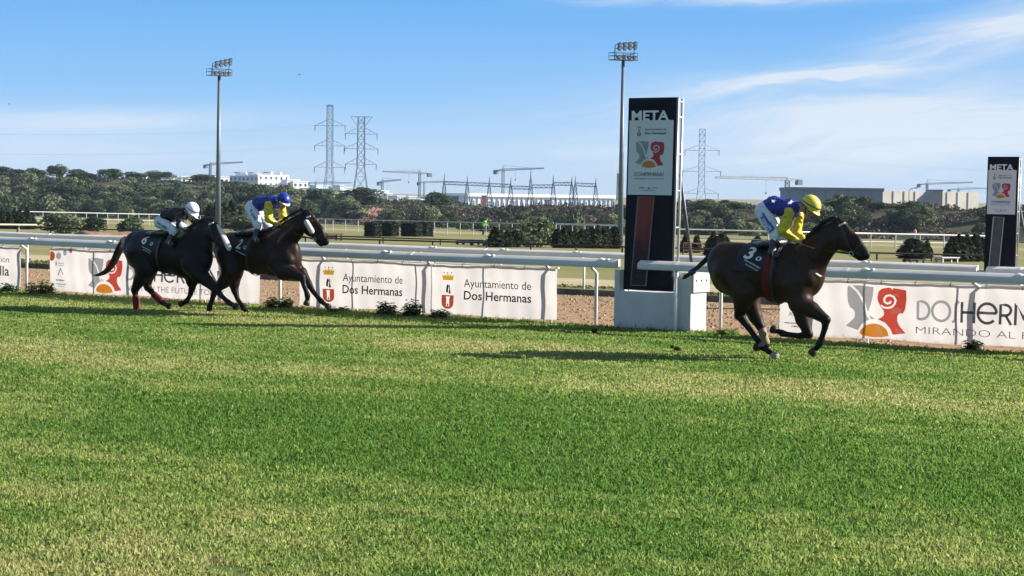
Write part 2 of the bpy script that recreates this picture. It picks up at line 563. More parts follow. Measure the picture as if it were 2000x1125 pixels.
def dirt_clods():
    rg = np.random.default_rng(19)
    n = 26000
    p = 28.5 + 9.0 * rg.random(n); r = -42 + 36 * rg.random(n)
    k = vnoise(r, p, .5, 91) + .35 * rg.random(n) > .55
    p, r = p[k], r[k]; n = len(p)
    s = (.010 + .035 * rg.random(n) ** 2.5)[:, None, None]
    base = np.array([[1, 0, 0], [0, 1, 0], [-1, 0, 0], [0, -1, 0], [0, 0, .8], [0, 0, -.5]], float)
    a = rg.random(n) * 6.28
    rot = np.stack([np.stack([np.cos(a), -np.sin(a), 0 * a], -1), np.stack([np.sin(a), np.cos(a), 0 * a], -1), np.stack([0 * a, 0 * a, 0 * a + 1], -1)], 1)
    V = (base[None] * (0.7 + .6 * rg.random((n, 6, 3)))) @ rot.transpose(0, 2, 1) * s
    V += np.stack([RD.x * r + ND.x * p, RD.y * r + ND.y * p, 0 * r], -1)[:, None]
    T = np.array([[0, 1, 4], [1, 2, 4], [2, 3, 4], [3, 0, 4]])
    F = (np.arange(n) * 6)[:, None, None] + T[None]
    o = mesh_obj('dirt_clods', V.reshape(-1, 3).tolist(), F.reshape(-1, 3).tolist(), mat('loose dirt', (0.33, 0.235, 0.15), (0.17, 0.115, 0.07), 9, .95, 0), fix=False)
    tag(o, 'loose brown crumbs of soil scattered over the dirt track', 'soil', kind='stuff')
dirt_clods()
# ================================================================== RAILS, BANNERS, FINISH POSTS
M_RAIL = mat('rail white plastic', (0.57, 0.565, 0.55), (0.49, 0.485, 0.475), 2.0, 0.5, 0.0, spec=0.25, stretch=(1, 1, 3))
M_RAIL2 = mat('weathered rail', (0.80, 0.76, 0.70), (0.70, 0.665, 0.615), 2.0, 0.6, 0.0, spec=0.2)
M_POST = mat('white post', (0.78, 0.78, 0.78), (0.66, 0.66, 0.66), 3.0, 0.4, 0.05)
M_GLINT = mat('bracket glint', (0.85, 0.85, 0.85), (0.8, 0.8, 0.8), 3.0, 0.25, spec=0.6)  # bracket caps; their glints put in as bright white
M_BAN = mat_cloth('banner vinyl', (0.53, 0.512, 0.505), (0.485, 0.468, 0.46), 0.62, 2.2, splash=((0.27, 0.22, 0.16), 0.16))
M_GREY = mat_cloth('print light grey', (0.52, 0.53, 0.54), None, 0.7)
M_RED = mat_cloth('print coral red', (0.80, 0.115, 0.075), (0.70, 0.10, 0.07), 0.7)
M_ORANGE = mat_cloth('print orange', (0.90, 0.36, 0.04), (0.82, 0.32, 0.04), 0.7)
M_DARK = mat_cloth('print dark', (0.045, 0.04, 0.045), None, 0.2)
M_MID = mat_cloth('print mid grey', (0.15, 0.15, 0.155), None, 0.35)
M_YEL = mat_cloth('print yellow', (0.85, 0.55, 0.05), None, 0.6)
M_SHIELD = mat_cloth('print brick red', (0.62, 0.12, 0.05), None, 0.65)
M_PALE = mat_cloth('print pale', (0.78, 0.76, 0.75), None, 0.6)
M_PINK = mat_cloth('print pink', (0.75, 0.20, 0.38), None, 0.6)
M_TEAL = mat_cloth('print pale blue', (0.45, 0.65, 0.70), None, 0.6)

RAIL_PROFILE = [(-0.058, 0.004), (-0.063, 0.03), (-0.063, 0.082), (-0.055, 0.098), (-0.02, 0.118), (0.03, 0.142), (0.055, 0.146), (0.064, 0.13), (0.062, 0.05), (0.055, 0.0), (0.0, -0.008)]
def rail_mesh(mb, r0, r1, p, z, k=1.0, steps=1):
    n = len(RAIL_PROFILE)
    rs = np.linspace(r0, r1, steps + 1)
    vs = []
    for r in rs:
        zz = z + (0.006 * math.sin(r * 0.9) if steps > 1 else 0)
        vs += [rp(r, p + q * k, zz + h * k) for q, h in RAIL_PROFILE]
    fs = [(i * n + j, i * n + (j + 1) % n, (i + 1) * n + (j + 1) % n, (i + 1) * n + j) for i in range(steps) for j in range(n)]
    fs += [tuple(reversed(range(n))), tuple(range(steps * n, (steps + 1) * n))]
    mb.add(vs, fs)

def rpx(px, p, py=560):
    return onp(px, py, p).dot(RD)

def running_rail(label, r0, r1, p, z, posts, brackets, origin_r, k=1.0, m=None, zg=0.0, pr=0.028, post_p=None):
    t = thing('running_rail', label, 'rail', rp(origin_r, p, zg))
    mb = MB(); rail_mesh(mb, r0, r1, p, z, k, max(1, int((r1 - r0) / 1.2)))
    mb.obj('rail', m or M_RAIL, t, smooth_=False)
    pp = post_p or p + 0.09
    r = max(r0, -48) + 0.7
    while r < min(r1, 0) - 0.4:
        q = MB(); rail_mesh(q, r - 0.035, r + 0.035, p - 0.001, z - 0.004, k * 1.05, 1)
        q.obj('joint', m or M_RAIL, t)
        r += 3.05
    for r in posts:
        q = MB()
        q.tube([rp(r, pp, zg - 0.1), rp(r, pp, z - 0.10), rp(r, p + 0.04, z - 0.012)], [pr, pr, pr * 0.9], 10)
        q.obj('post', M_POST, t, smooth_=True)
    for r in brackets:
        q = MB()
        q.ellipsoid(rp(r, p - 0.02, z + 0.128 * k), (0.075, 0.05, 0.035), AXR, 10, 6)
        q.box(rp(r + 0.11, p + 0.0, z + 0.135 * k), (0.05, 0.05, 0.03), AXR)
        q.obj('bracket', M_GLINT, t, smooth_=True)
    return t

Lposts = [-60 + 2.9 * i for i in range(9)] + [rpx(x, 28.75) for x in (49, 262, 444, 544, 636, 842, 1074, 1162)]
running_rail('white running rail left of the near tall finish post, banners hung beneath', -60, -18.50, 28.60, 1.003, Lposts,
             [rpx(x, 28.6, 490) for x in (62, 215, 330, 752, 953, 1176)], -30, post_p=28.79)
Rposts = [rpx(x, 28.75) for x in (1406, 1601, 1916)] + [-10.2, -8, -5.5, -3, -0.5, 2]
running_rail('white running rail with a square cut end passing in front of the near finish post', -17.97, 6, 28.42, 1.008, Rposts,
             [rpx(x, 28.4, 530) for x in (1690, 1990)], -12, post_p=28.79)
q_ = MB(); q_.tube([rp(-17.27, 28.44, -0.1), rp(-17.27, 28.44, 1.01)], 0.03, 10)
tag(q_.obj('rail_post', M_POST, origin=rp(-17.33, 28.44, 0), smooth_=True), 'single white rail post standing before the finish post base', 'post')
# rail beyond the dirt track
running_rail('grey weathered rail on the far side of the brown dirt track', -95, -16.60, 39.0, 0.785, [-16.7 - 2.38 * i for i in range(33)],
             [rpx(x, 39, 490) for x in (843, 982, 1125, 1690)], -30, 0.9, M_RAIL2)
running_rail('short grey rail passing in front of the smaller far finish post', -16.28, 12, 38.72, 0.785, [-13.9, -11.5, -9.1, -6.7, -4.3, -1.9, 0.5, 2.9],
             [], -10, 0.9, M_RAIL2, post_p=39.0)

# ------------------------------------------------------------------ lettering
_TXT = {}
def text_geom(s, bold=0.0):
    """flat text as (n,2) points and faces, scaled so that capital height is about 1"""
    key = (s, bold)
    if key in _TXT:
        return _TXT[key]
    cu = bpy.data.curves.new('t', 'FONT')
    cu.body = s
    cu.size = 1.4
    cu.offset = bold
    cu.resolution_u = 3
    ob = bpy.data.objects.new('t', cu)
    COL.objects.link(ob)
    bpy.context.view_layer.update()
    dg = bpy.context.evaluated_depsgraph_get()
    me = bpy.data.meshes.new_from_object(ob.evaluated_get(dg))
    v = [(a.co.x, a.co.y) for a in me.vertices]
    f = [tuple(p.vertices) for p in me.polygons]
    bpy.data.objects.remove(ob)
    bpy.data.curves.remove(cu)
    bpy.data.meshes.remove(me)
    _TXT[key] = (np.array(v), f)
    return _TXT[key]

def text_fit(s, x0, y0, w, h=None, bold=0.0):
    v, f = text_geom(s, bold)
    mn, mx = v.min(0), v.max(0)
    sx = w / (mx[0] - mn[0])
    sy = (h / (mx[1] - mn[1])) if h else sx
    return [((a - mn[0]) * sx + x0, (b - mn[1]) * sy + y0) for a, b in v], f

def text_base(s, x0, y0, w, cap, bold=0.0):
    """baseline at y0, capital height cap"""
    v, f = text_geom(s, bold)
    mn, mx = v.min(0), v.max(0)
    sx = w / (mx[0] - mn[0])
    return [((a - mn[0]) * sx + x0, b * cap + y0) for a, b in v], f

def ribbon(path, w):
    """stroke of width w along a 2-d path -> verts, faces"""
    P = [Vector((x, y)) for x, y in path]
    vs, fs = [], []
    for i, p in enumerate(P):
        a = P[max(i - 1, 0)]; b = P[min(i + 1, len(P) - 1)]
        d = (b - a)
        if d.length < 1e-9: d = Vector((1, 0))
        d.normalize()
        nn = Vector((-d.y, d.x))
        k = 1.0
        if 0 < i < len(P) - 1:
            d1 = (P[i] - a).normalized()
            c = max(0.45, abs(d1.dot(d)))
            k = 1 / c
        vs += [tuple(p + nn * w / 2 * k), tuple(p - nn * w / 2 * k)]
        if i:
            fs.append((2 * i - 2, 2 * i - 1, 2 * i + 1, 2 * i))
    return vs, fs

def arc(cx, cy, rx, ry, a0, a1, n=20):
    return [(cx + rx * math.cos(R(a0 + (a1 - a0) * i / n)), cy + ry * math.sin(R(a0 + (a1 - a0) * i / n))) for i in range(n + 1)]

LETTER = {
    'D': (0.72, [[(0.07, 0.07), (0.07, 0.93), (0.24, 0.93)] + arc(0.24, 0.5, 0.40, 0.43, 90, -90, 14)[1:] + [(0.07, 0.07)]]),
    'O': (1.06, [arc(0.52, 0.5, 0.45, 0.47, 0, 360, 28)]),
    'S': (0.42, [arc(-0.02, 0.16, 0.2, 0.15, -80, 0, 6) + arc(0.38, 0.84, 0.2, 0.15, 180, 95, 6)]),
    'H': (0.80, [[(0.08, 0), (0.08, 1)], [(0.68, 0), (0.68, 1)], [(0.08, 0.5), (0.68, 0.5)]]),
    'e': (1.06, [[(0.06, 0.52), (0.97, 0.52)], arc(0.51, 0.5, 0.45, 0.47, 3, 318, 26)]),
    'R': (0.74, [[(0.08, 0), (0.08, 0.94), (0.32, 0.94)] + arc(0.32, 0.69, 0.27, 0.25, 90, -90, 10)[1:] + [(0.12, 0.44)], [(0.34, 0.44), (0.62, 0.0)]]),
    'M': (0.98, [[(0.08, 0), (0.08, 1), (0.46, 0.35), (0.84, 1), (0.84, 0)]]),
    'A': (0.86, [[(0.04, 0), (0.40, 1), (0.76, 0)], [(0.16, 0.32), (0.64, 0.32)]]),
    'N': (0.80, [[(0.08, 0), (0.08, 1), (0.68, 0.0), (0.68, 1)]]),
}
def town_word(x0, y0, w, h):
    """the town's wordmark: returns (light grey part, dark part) as lists of (verts, faces)"""
    word = 'DOSHeRMANAS'
    tot = sum(LETTER[c][0] for c in word)
    out = ([], [])
    x = 0
    for i, c in enumerate(word):
        adv, strokes = LETTER[c]
        for st in strokes:
            v, f = ribbon(st, 0.135)
            out[0 if i < 3 else 1].append(([((x + a) * w / tot + x0, b * h + y0) for a, b in v], f))
        x += adv
    return out

# the town's emblem, unit: x right, y up, about 0..1
def _lp(pts):
    return [((x - 610) / 480.0, (655 - y) / 480.0) for x, y in pts]
EMB_GREY_L = _lp([(622, 216), (638, 208), (690, 258), (724, 310), (752, 372), (772, 446), (776, 470), (800, 497), (765, 515), (735, 545), (708, 594), (612, 562), (655, 515), (680, 486), (684, 445), (672, 415), (645, 398), (628, 360), (621, 290)])
EMB_GREY_R = _lp([(662, 204), (740, 202), (830, 213), (826, 290), (812, 360), (792, 420), (783, 428), (770, 370), (742, 305), (706, 248)])
EMB_GREY_N = _lp([(790, 458), (846, 488), (812, 494)])
EMB_RED = _lp([(862, 300), (870, 248), (895, 222), (945, 210), (968, 212), (980, 230), (986, 213), (1030, 218), (1084, 228), (1090, 300), (1082, 390), (1066, 428), (1036, 432), (1022, 455), (1022, 498), (1040, 540), (1086, 600), (988, 618), (966, 568), (925, 518), (866, 490), (900, 470), (917, 446), (912, 410), (884, 365), (868, 335)])
EMB_SUN = _lp([(722, 618)] + [(838 + 116 * math.cos(R(a)), 634 - 104 * math.sin(R(a))) for a in range(170, 5, -11)] + [(955, 632), (905, 644), (840, 650), (780, 644), (740, 634)])
EMB_SPIRAL = _lp([(888, 368), (912, 384), (945, 388), (980, 376), (1002, 348), (1008, 315), (992, 288), (962, 276), (932, 284), (916, 308), (920, 336), (942, 350), (964, 342), (970, 325)])

def tri_poly(poly, hole=None):
    from mathutils.geometry import tessellate_polygon
    L = [[Vector((x, y, 0)) for x, y in poly]] + ([[Vector((x, y, 0)) for x, y in hole]] if hole else [])
    return [tuple(t) for t in tessellate_polygon(L)]

def put(mb, verts, faces, fn):
    mb.add([fn(x, y) for x, y in verts], faces)

def emblem(parent, fn, x0, y0, s, sy=None, d=None, mats=None):
    """emblem scaled to s at x0,y0 ; fn(x,y,layer) -> point"""
    sy = sy or s
    mg, mr, mo, mw = mats or (M_GREY, M_RED, M_ORANGE, M_PALE)
    q = lambda P: [(x * s + x0, y * sy + y0) for x, y in P]
    mb = MB()
    for P in (EMB_GREY_L, EMB_GREY_R, EMB_GREY_N):
        put(mb, q(P), tri_poly(P), lambda x, y: fn(x, y, 1))
    mb.obj('grey_head_emblem', mg, parent)
    # the spiral is left open in the red print, so that the sheet shows through
    v, f = ribbon(EMB_SPIRAL, 0.032)
    hole = v[0::2] + v[1::2][::-1]
    mb = MB(); put(mb, q(EMB_RED + hole), tri_poly(EMB_RED, hole), lambda x, y: fn(x, y, 1)); mb.obj('red_head_emblem', mr, parent)
    mb = MB(); put(mb, q(EMB_SUN), tri_poly(EMB_SUN), lambda x, y: fn(x, y, 1)); mb.obj('sun_emblem', mo, parent)

def wordmark(parent, fn, x0, y0, w, h, mats=None):
    a, b = town_word(x0, y0, w, h)
    for part, m in zip((a, b), mats or (M_GREY, M_MID)):
        mb = MB()
        for v, f in part:
            put(mb, v, f, lambda x, y: fn(x, y, 1))
        mb.obj('lettering', m, parent)

def text_part(parent, fn, s, x0, y0, w, cap, m, bold=0.0, name='lettering'):
    v, f = text_base(s, x0, y0, w, cap, bold)
    mb = MB(); put(mb, v, f, lambda x, y: fn(x, y, 1))
    return mb.obj(name, m, parent)

def crest(parent, fn, x0, y0, s, mats=None):
    """municipal crest: crown, small figures, shield with a tower; s = total height"""
    my, md, mr, mw = mats or (M_YEL, M_DARK, M_SHIELD, M_PALE)
    q = lambda P: [(x * s + x0, y * s + y0) for x, y in P]
    mb = MB()
    cr = [(-0.17, 0.78), (0.17, 0.78), (0.215, 0.93), (0.14, 0.88), (0.11, 0.95), (0.05, 0.885), (0, 0.97), (-0.05, 0.885), (-0.11, 0.95), (-0.14, 0.88), (-0.215, 0.93)]
    put(mb, q(cr), tri_poly(cr), lambda x, y: fn(x, y, 1))
    mb.obj('crown_print', my, parent)
    mb = MB()
    for cx in (-0.13, -0.0, 0.13):
        c = arc(cx, 0.985, 0.02, 0.02, 0, 324, 9); put(mb, q(c), tri_poly(c), lambda x, y: fn(x, y, 2))
    for P in ([(-0.07, 0.45), (0.0, 0.45), (0.0, 0.55), (0.03, 0.62), (-0.01, 0.68), (-0.05, 0.64), (-0.07, 0.55)],
              [(0.02, 0.43), (0.10, 0.42), (0.07, 0.55), (0.06, 0.66), (0.03, 0.66), (0.04, 0.55)]):
        put(mb, q(P), tri_poly(P), lambda x, y: fn(x, y, 1))
    mb.obj('figure_print', md, parent)
    sh = [(-0.21, 0.38), (0.21, 0.38), (0.21, 0.2)] + [(0.21 * math.cos(R(a)), 0.17 + 0.16 * math.sin(R(a))) for a in range(-10, -175, -15)] + [(-0.21, 0.2)]
    tw = [(-0.055, 0.08), (0.055, 0.08), (0.05, 0.30), (0.065, 0.30), (0.065, 0.345), (-0.065, 0.345), (-0.065, 0.30), (-0.05, 0.30)]
    mb = MB(); put(mb, q(sh + tw), tri_poly(sh, tw), lambda x, y: fn(x, y, 1)); mb.obj('shield_print', mr, parent)
    dr = [(-0.02, 0.09), (0.02, 0.09), (0.02, 0.14), (0, 0.165), (-0.02, 0.14)]
    mb = MB(); put(mb, q(dr), tri_poly(dr), lambda x, y: fn(x, y, 1)); mb.obj('door_print', md, parent)

def squiggle(parent, fn, rows, m, name='small_print'):
    """rows of unreadably small print: (x, y, width, height) broken into little marks"""
    mb = MB()
    rg = random.Random(5)
    for x, y, w, h in rows:
        a = 0
        while a < w:
            l = min(h * rg.uniform(0.5, 1.6), w - a)
            hh = h * rg.uniform(0.7, 1.0)
            put(mb, [(x + a, y), (x + a + l, y), (x + a + l, y + hh), (x + a, y + hh)], [(0, 1, 2, 3)], lambda u, v: fn(u, v, 1))
            a += l + h * 0.35
    mb.obj(name, m, parent)

# ------------------------------------------------------------------ banners under the rail
BP = 28.69
BZ0, BZ1 = 0.065, 0.955
def wob(r, z):
    return 0.009 * math.sin(r * 2.1 + z * 1.3) + 0.006 * math.sin(r * 5.3 + 1.0) + 0.006 * math.sin(z * 9 + r) + 0.004 * math.sin(r * 17 + z * 3)

def fnB(x, y, layer):
    return rp(x, BP + wob(x, y) - 0.0035 * layer, y)

M_DARKTIE = mat('dark cable tie', (0.04, 0.04, 0.045), None, 9, 0.6)
def banner(label, r0, r1, poles):
    t = thing('advertising_banner', label, 'banner', rp((r0 + r1) / 2, BP, 0), 'banners hung under the near running rail')
    mb = MB()
    nx, nz = int((r1 - r0) / 0.06) + 1, 14
    vs, fs = [], []
    for i in range(nx + 1):
        for j in range(nz + 1):
            r = r0 + (r1 - r0) * i / nx
            sag = 0.012 * math.sin(math.pi * ((r - r0) % 1.1) / 1.1)
            z1 = BZ1 - sag * 0.6
            z0 = BZ0 + 0.012 * math.sin(r * 3.1)
            z = z0 + (z1 - z0) * j / nz
            vs.append(rp(r, BP + wob(r, z), z))
    for i in range(nx):
        for j in range(nz):
            a = i * (nz + 1) + j
            fs.append((a, a + 1, a + nz + 2, a + nz + 1))
    mb.add(vs, fs)
    mb.obj('sheet', M_BAN, t, smooth_=True)
    mb = MB()
    mb.tube([rp(r0, BP + 0.05, BZ1 + 0.005), rp(r1, BP + 0.05, BZ1 + 0.005)], 0.016, 8)
    mb.obj('top_tube', M_RAIL2, t)
    n_t = max(2, int((r1 - r0) / 0.55))
    for i in range(n_t + 1):
        r = r0 + 0.04 + (r1 - r0 - 0.08) * i / n_t
        if not -36 < r < -10.5: continue
        mb = MB(); y_ = BP + wob(r, BZ1 - .03)
        mb.tube([rp(r, y_ - 0.006, BZ1 - 0.04), rp(r, y_ - 0.010, BZ1 - 0.01), rp(r, BP + 0.03, BZ1 + 0.028)], 0.006, 5)
        mb.obj('tie', M_DARKTIE, t)
    for r in poles:
        mb = MB(); mb.tube([rp(r, BP + 0.055, -0.05), rp(r, BP + 0.055, BZ1)], 0.013, 8)
        mb.obj('pole', M_RAIL2, t)
    return t

bx = lambda px: rpx(px, BP)
# left edge of the picture
t = banner('white banner cut by the left edge of the photo, grey lettering ending in la', bx(-260), bx(41), [bx(-120)])
rA = bx(19)
text_part(t, fnB, 'Diputación', rA - 1.02, 0.615, 1.02, 0.135, M_MID, 0.0)
text_part(t, fnB, 'Sevilla', rA - 0.92, 0.335, 0.92, 0.21, M_MID, 0.02)
# behind the two left horses
t = banner('white banner with the two heads emblem behind the two left horses', bx(97), bx(507), [bx(188), bx(397)])
ex0, ex1 = bx(172), bx(239)
emblem(t, fnB, ex0, 0.075, (ex1 - ex0), 0.76)
wordmark(t, fnB, bx(247), 0.37, bx(462) - bx(247), 0.27)
text_part(t, fnB, 'WATCH THE FUTURE TODAY', bx(250), 0.165, bx(440) - bx(250), 0.115, M_MID, -0.012)
for k, (cx, cz, rad, m) in enumerate(((bx(101), 0.79, 0.10, M_SHIELD), (bx(114), 0.80, 0.07, M_GREY), (bx(126), 0.87, 0.06, M_TEAL), (bx(137), 0.915, 0.05, M_PINK))):
    c = [(max(x, bx(97.6)), min(y, 0.948)) for x, y in arc(cx, cz, rad, rad, 0, 340, 17)]
    mb = MB(); put(mb, c, tri_poly(c), lambda x, y: fnB(x, y, 1)); mb.obj('dot_print', m, t)
squiggle(t, fnB, [(bx(109), 0.60, 0.03, 0.08), (bx(114), 0.64, 0.16, 0.015), (bx(114), 0.60, 0.16, 0.015), (bx(109), 0.285, 0.24, 0.03), (bx(109), 0.21, 0.30, 0.022), (bx(112), 0.17, 0.2, 0.012)], M_MID)
mb = MB()
v, f = ribbon([(bx(113), 0.40), (bx(118), 0.54), (bx(122), 0.42)], 0.02); put(mb, v, f, lambda x, y: fnB(x, y, 1)); mb.obj('small_print', M_MID, t)
# the two town hall banners
for (x0, x1, cx, tx0, tx1, poles, lab) in (
        (585.5, 841.5, 642, 670, 786, (694, 818), 'white town hall banner nearer the two left horses, weeds at its foot'),
        (843.5, 1088, 875.5, 907, 1037, (949,), 'white town hall banner at the right, next to the bare gap before the finish post')):
    t = banner(lab, bx(x0), bx(x1), [bx(x) for x in poles])
    crest(t, fnB, bx(cx), 0.155, 0.66)
    text_part(t, fnB, 'Ayuntamiento de', bx(tx0), 0.565, bx(tx1) - bx(tx0), 0.145, M_DARK, 0.0)
    text_part(t, fnB, 'Dos Hermanas', bx(tx0), 0.345, bx(tx1) - bx(tx0), 0.155, M_DARK, 0.02)
# right
t = banner('large white banner with grey and red heads emblem on the right', bx(1524), bx(2150), [bx(1694), bx(1878)])
ex0, ex1 = bx(1652.5), bx(1772)
emblem(t, fnB, ex0, 0.085, (ex1 - ex0), 0.845)
wordmark(t, fnB, bx(1792), 0.39, (bx(1990) - bx(1792)) * 1.74, 0.31)
text_part(t, fnB, 'MIRANDO AL FUTURO', bx(1791), 0.19, (bx(2000) - bx(1791)) * 1.58, 0.112, M_MID, -0.024)
text_part(t, fnB, 'Avda.', bx(1541), 0.36, 0.25, 0.06, M_MID, 0.0)
squiggle(t, fnB, [(bx(1534), 0.235, 0.36, 0.02), (bx(1548), 0.185, 0.18, 0.022)], M_MID)

# ------------------------------------------------------------------ finish posts
M_NAVY = mat('navy board', (0.0040, 0.0045, 0.010), (0.006, 0.007, 0.013), 1.5, 0.5, spec=0.12)
M_WHITEPAINT = mat('white masonry paint', (0.52, 0.52, 0.515), (0.44, 0.44, 0.43), 2.2, 0.75, 0.25, spec=0.2, detail=8, bscale=40, splash=((0.22, 0.17, 0.12), 0.18))
M_METAL = mat('galvanised tube', (0.50, 0.51, 0.52), (0.38, 0.39, 0.41), 4, 0.4, metal=0.3)
M_POSTER = mat('poster sheet', (0.60, 0.62, 0.64), (0.56, 0.58, 0.60), 1.0, 0.6)
M_LET = mat('white letters', (0.72, 0.72, 0.73), (0.66, 0.66, 0.67), 3, 0.5)
pm = {}
for nm, c in (('poster grey', (0.26, 0.29, 0.32)), ('poster red', (0.42, 0.035, 0.06)), ('poster orange', (0.55, 0.20, 0.05)), ('poster pale', (0.5, 0.52, 0.55)), ('poster ink', (0.03, 0.03, 0.04)), ('poster mid ink', (0.16, 0.17, 0.19)), ('poster gold', (0.45, 0.33, 0.10))):
    pm[nm] = mat(nm, c, None, 3, 0.5)

def mat_mirror():
    mt = bpy.data.materials.new('scratched red glass')
    mt.use_nodes = True
    T = NT(mt.node_tree)
    pos = T.n('ShaderNodeTexCoord').outputs['Object']
    z = T.n('ShaderNodeSeparateXYZ', None, Vector=pos).outputs[2]
    dirt = T.noise(T.mapping(pos, (6, 6, 2.5)), 3.0, 7, 0.65)
    c = T.ramp(T.m('ADD', T.m('MULTIPLY', T.m('SUBTRACT', z, 0.75), 0.68), T.m('MULTIPLY', T.m('SUBTRACT', dirt, 0.5), 0.95)), [(0.15, (0.026, 0.020, 0.030)), (0.40, (0.065, 0.022, 0.027)), (0.70, (0.185, 0.040, 0.036))])
    scr = T.ramp(T.noise(T.mapping(pos, (9, 9, 30)), 2.0, 6, 0.7), [(0.62, (0, 0, 0)), (0.68, (1, 1, 1))])
    c = T.mix(T.m('MULTIPLY', scr, 0.40), c, (0.45, 0.42, 0.42))
    b = T.n('ShaderNodeBsdfPrincipled', None, Base_Color=c, Roughness=0.35)
    b.inputs['Specular IOR Level'].default_value = 0.1
    T.n('ShaderNodeOutputMaterial', None, Surface=b)
    return mt
M_MIRROR = mat_mirror()
M_MIRROR2 = mat('dull smoked glass', (0.050, 0.050, 0.062), (0.085, 0.083, 0.095), 5, 0.3)

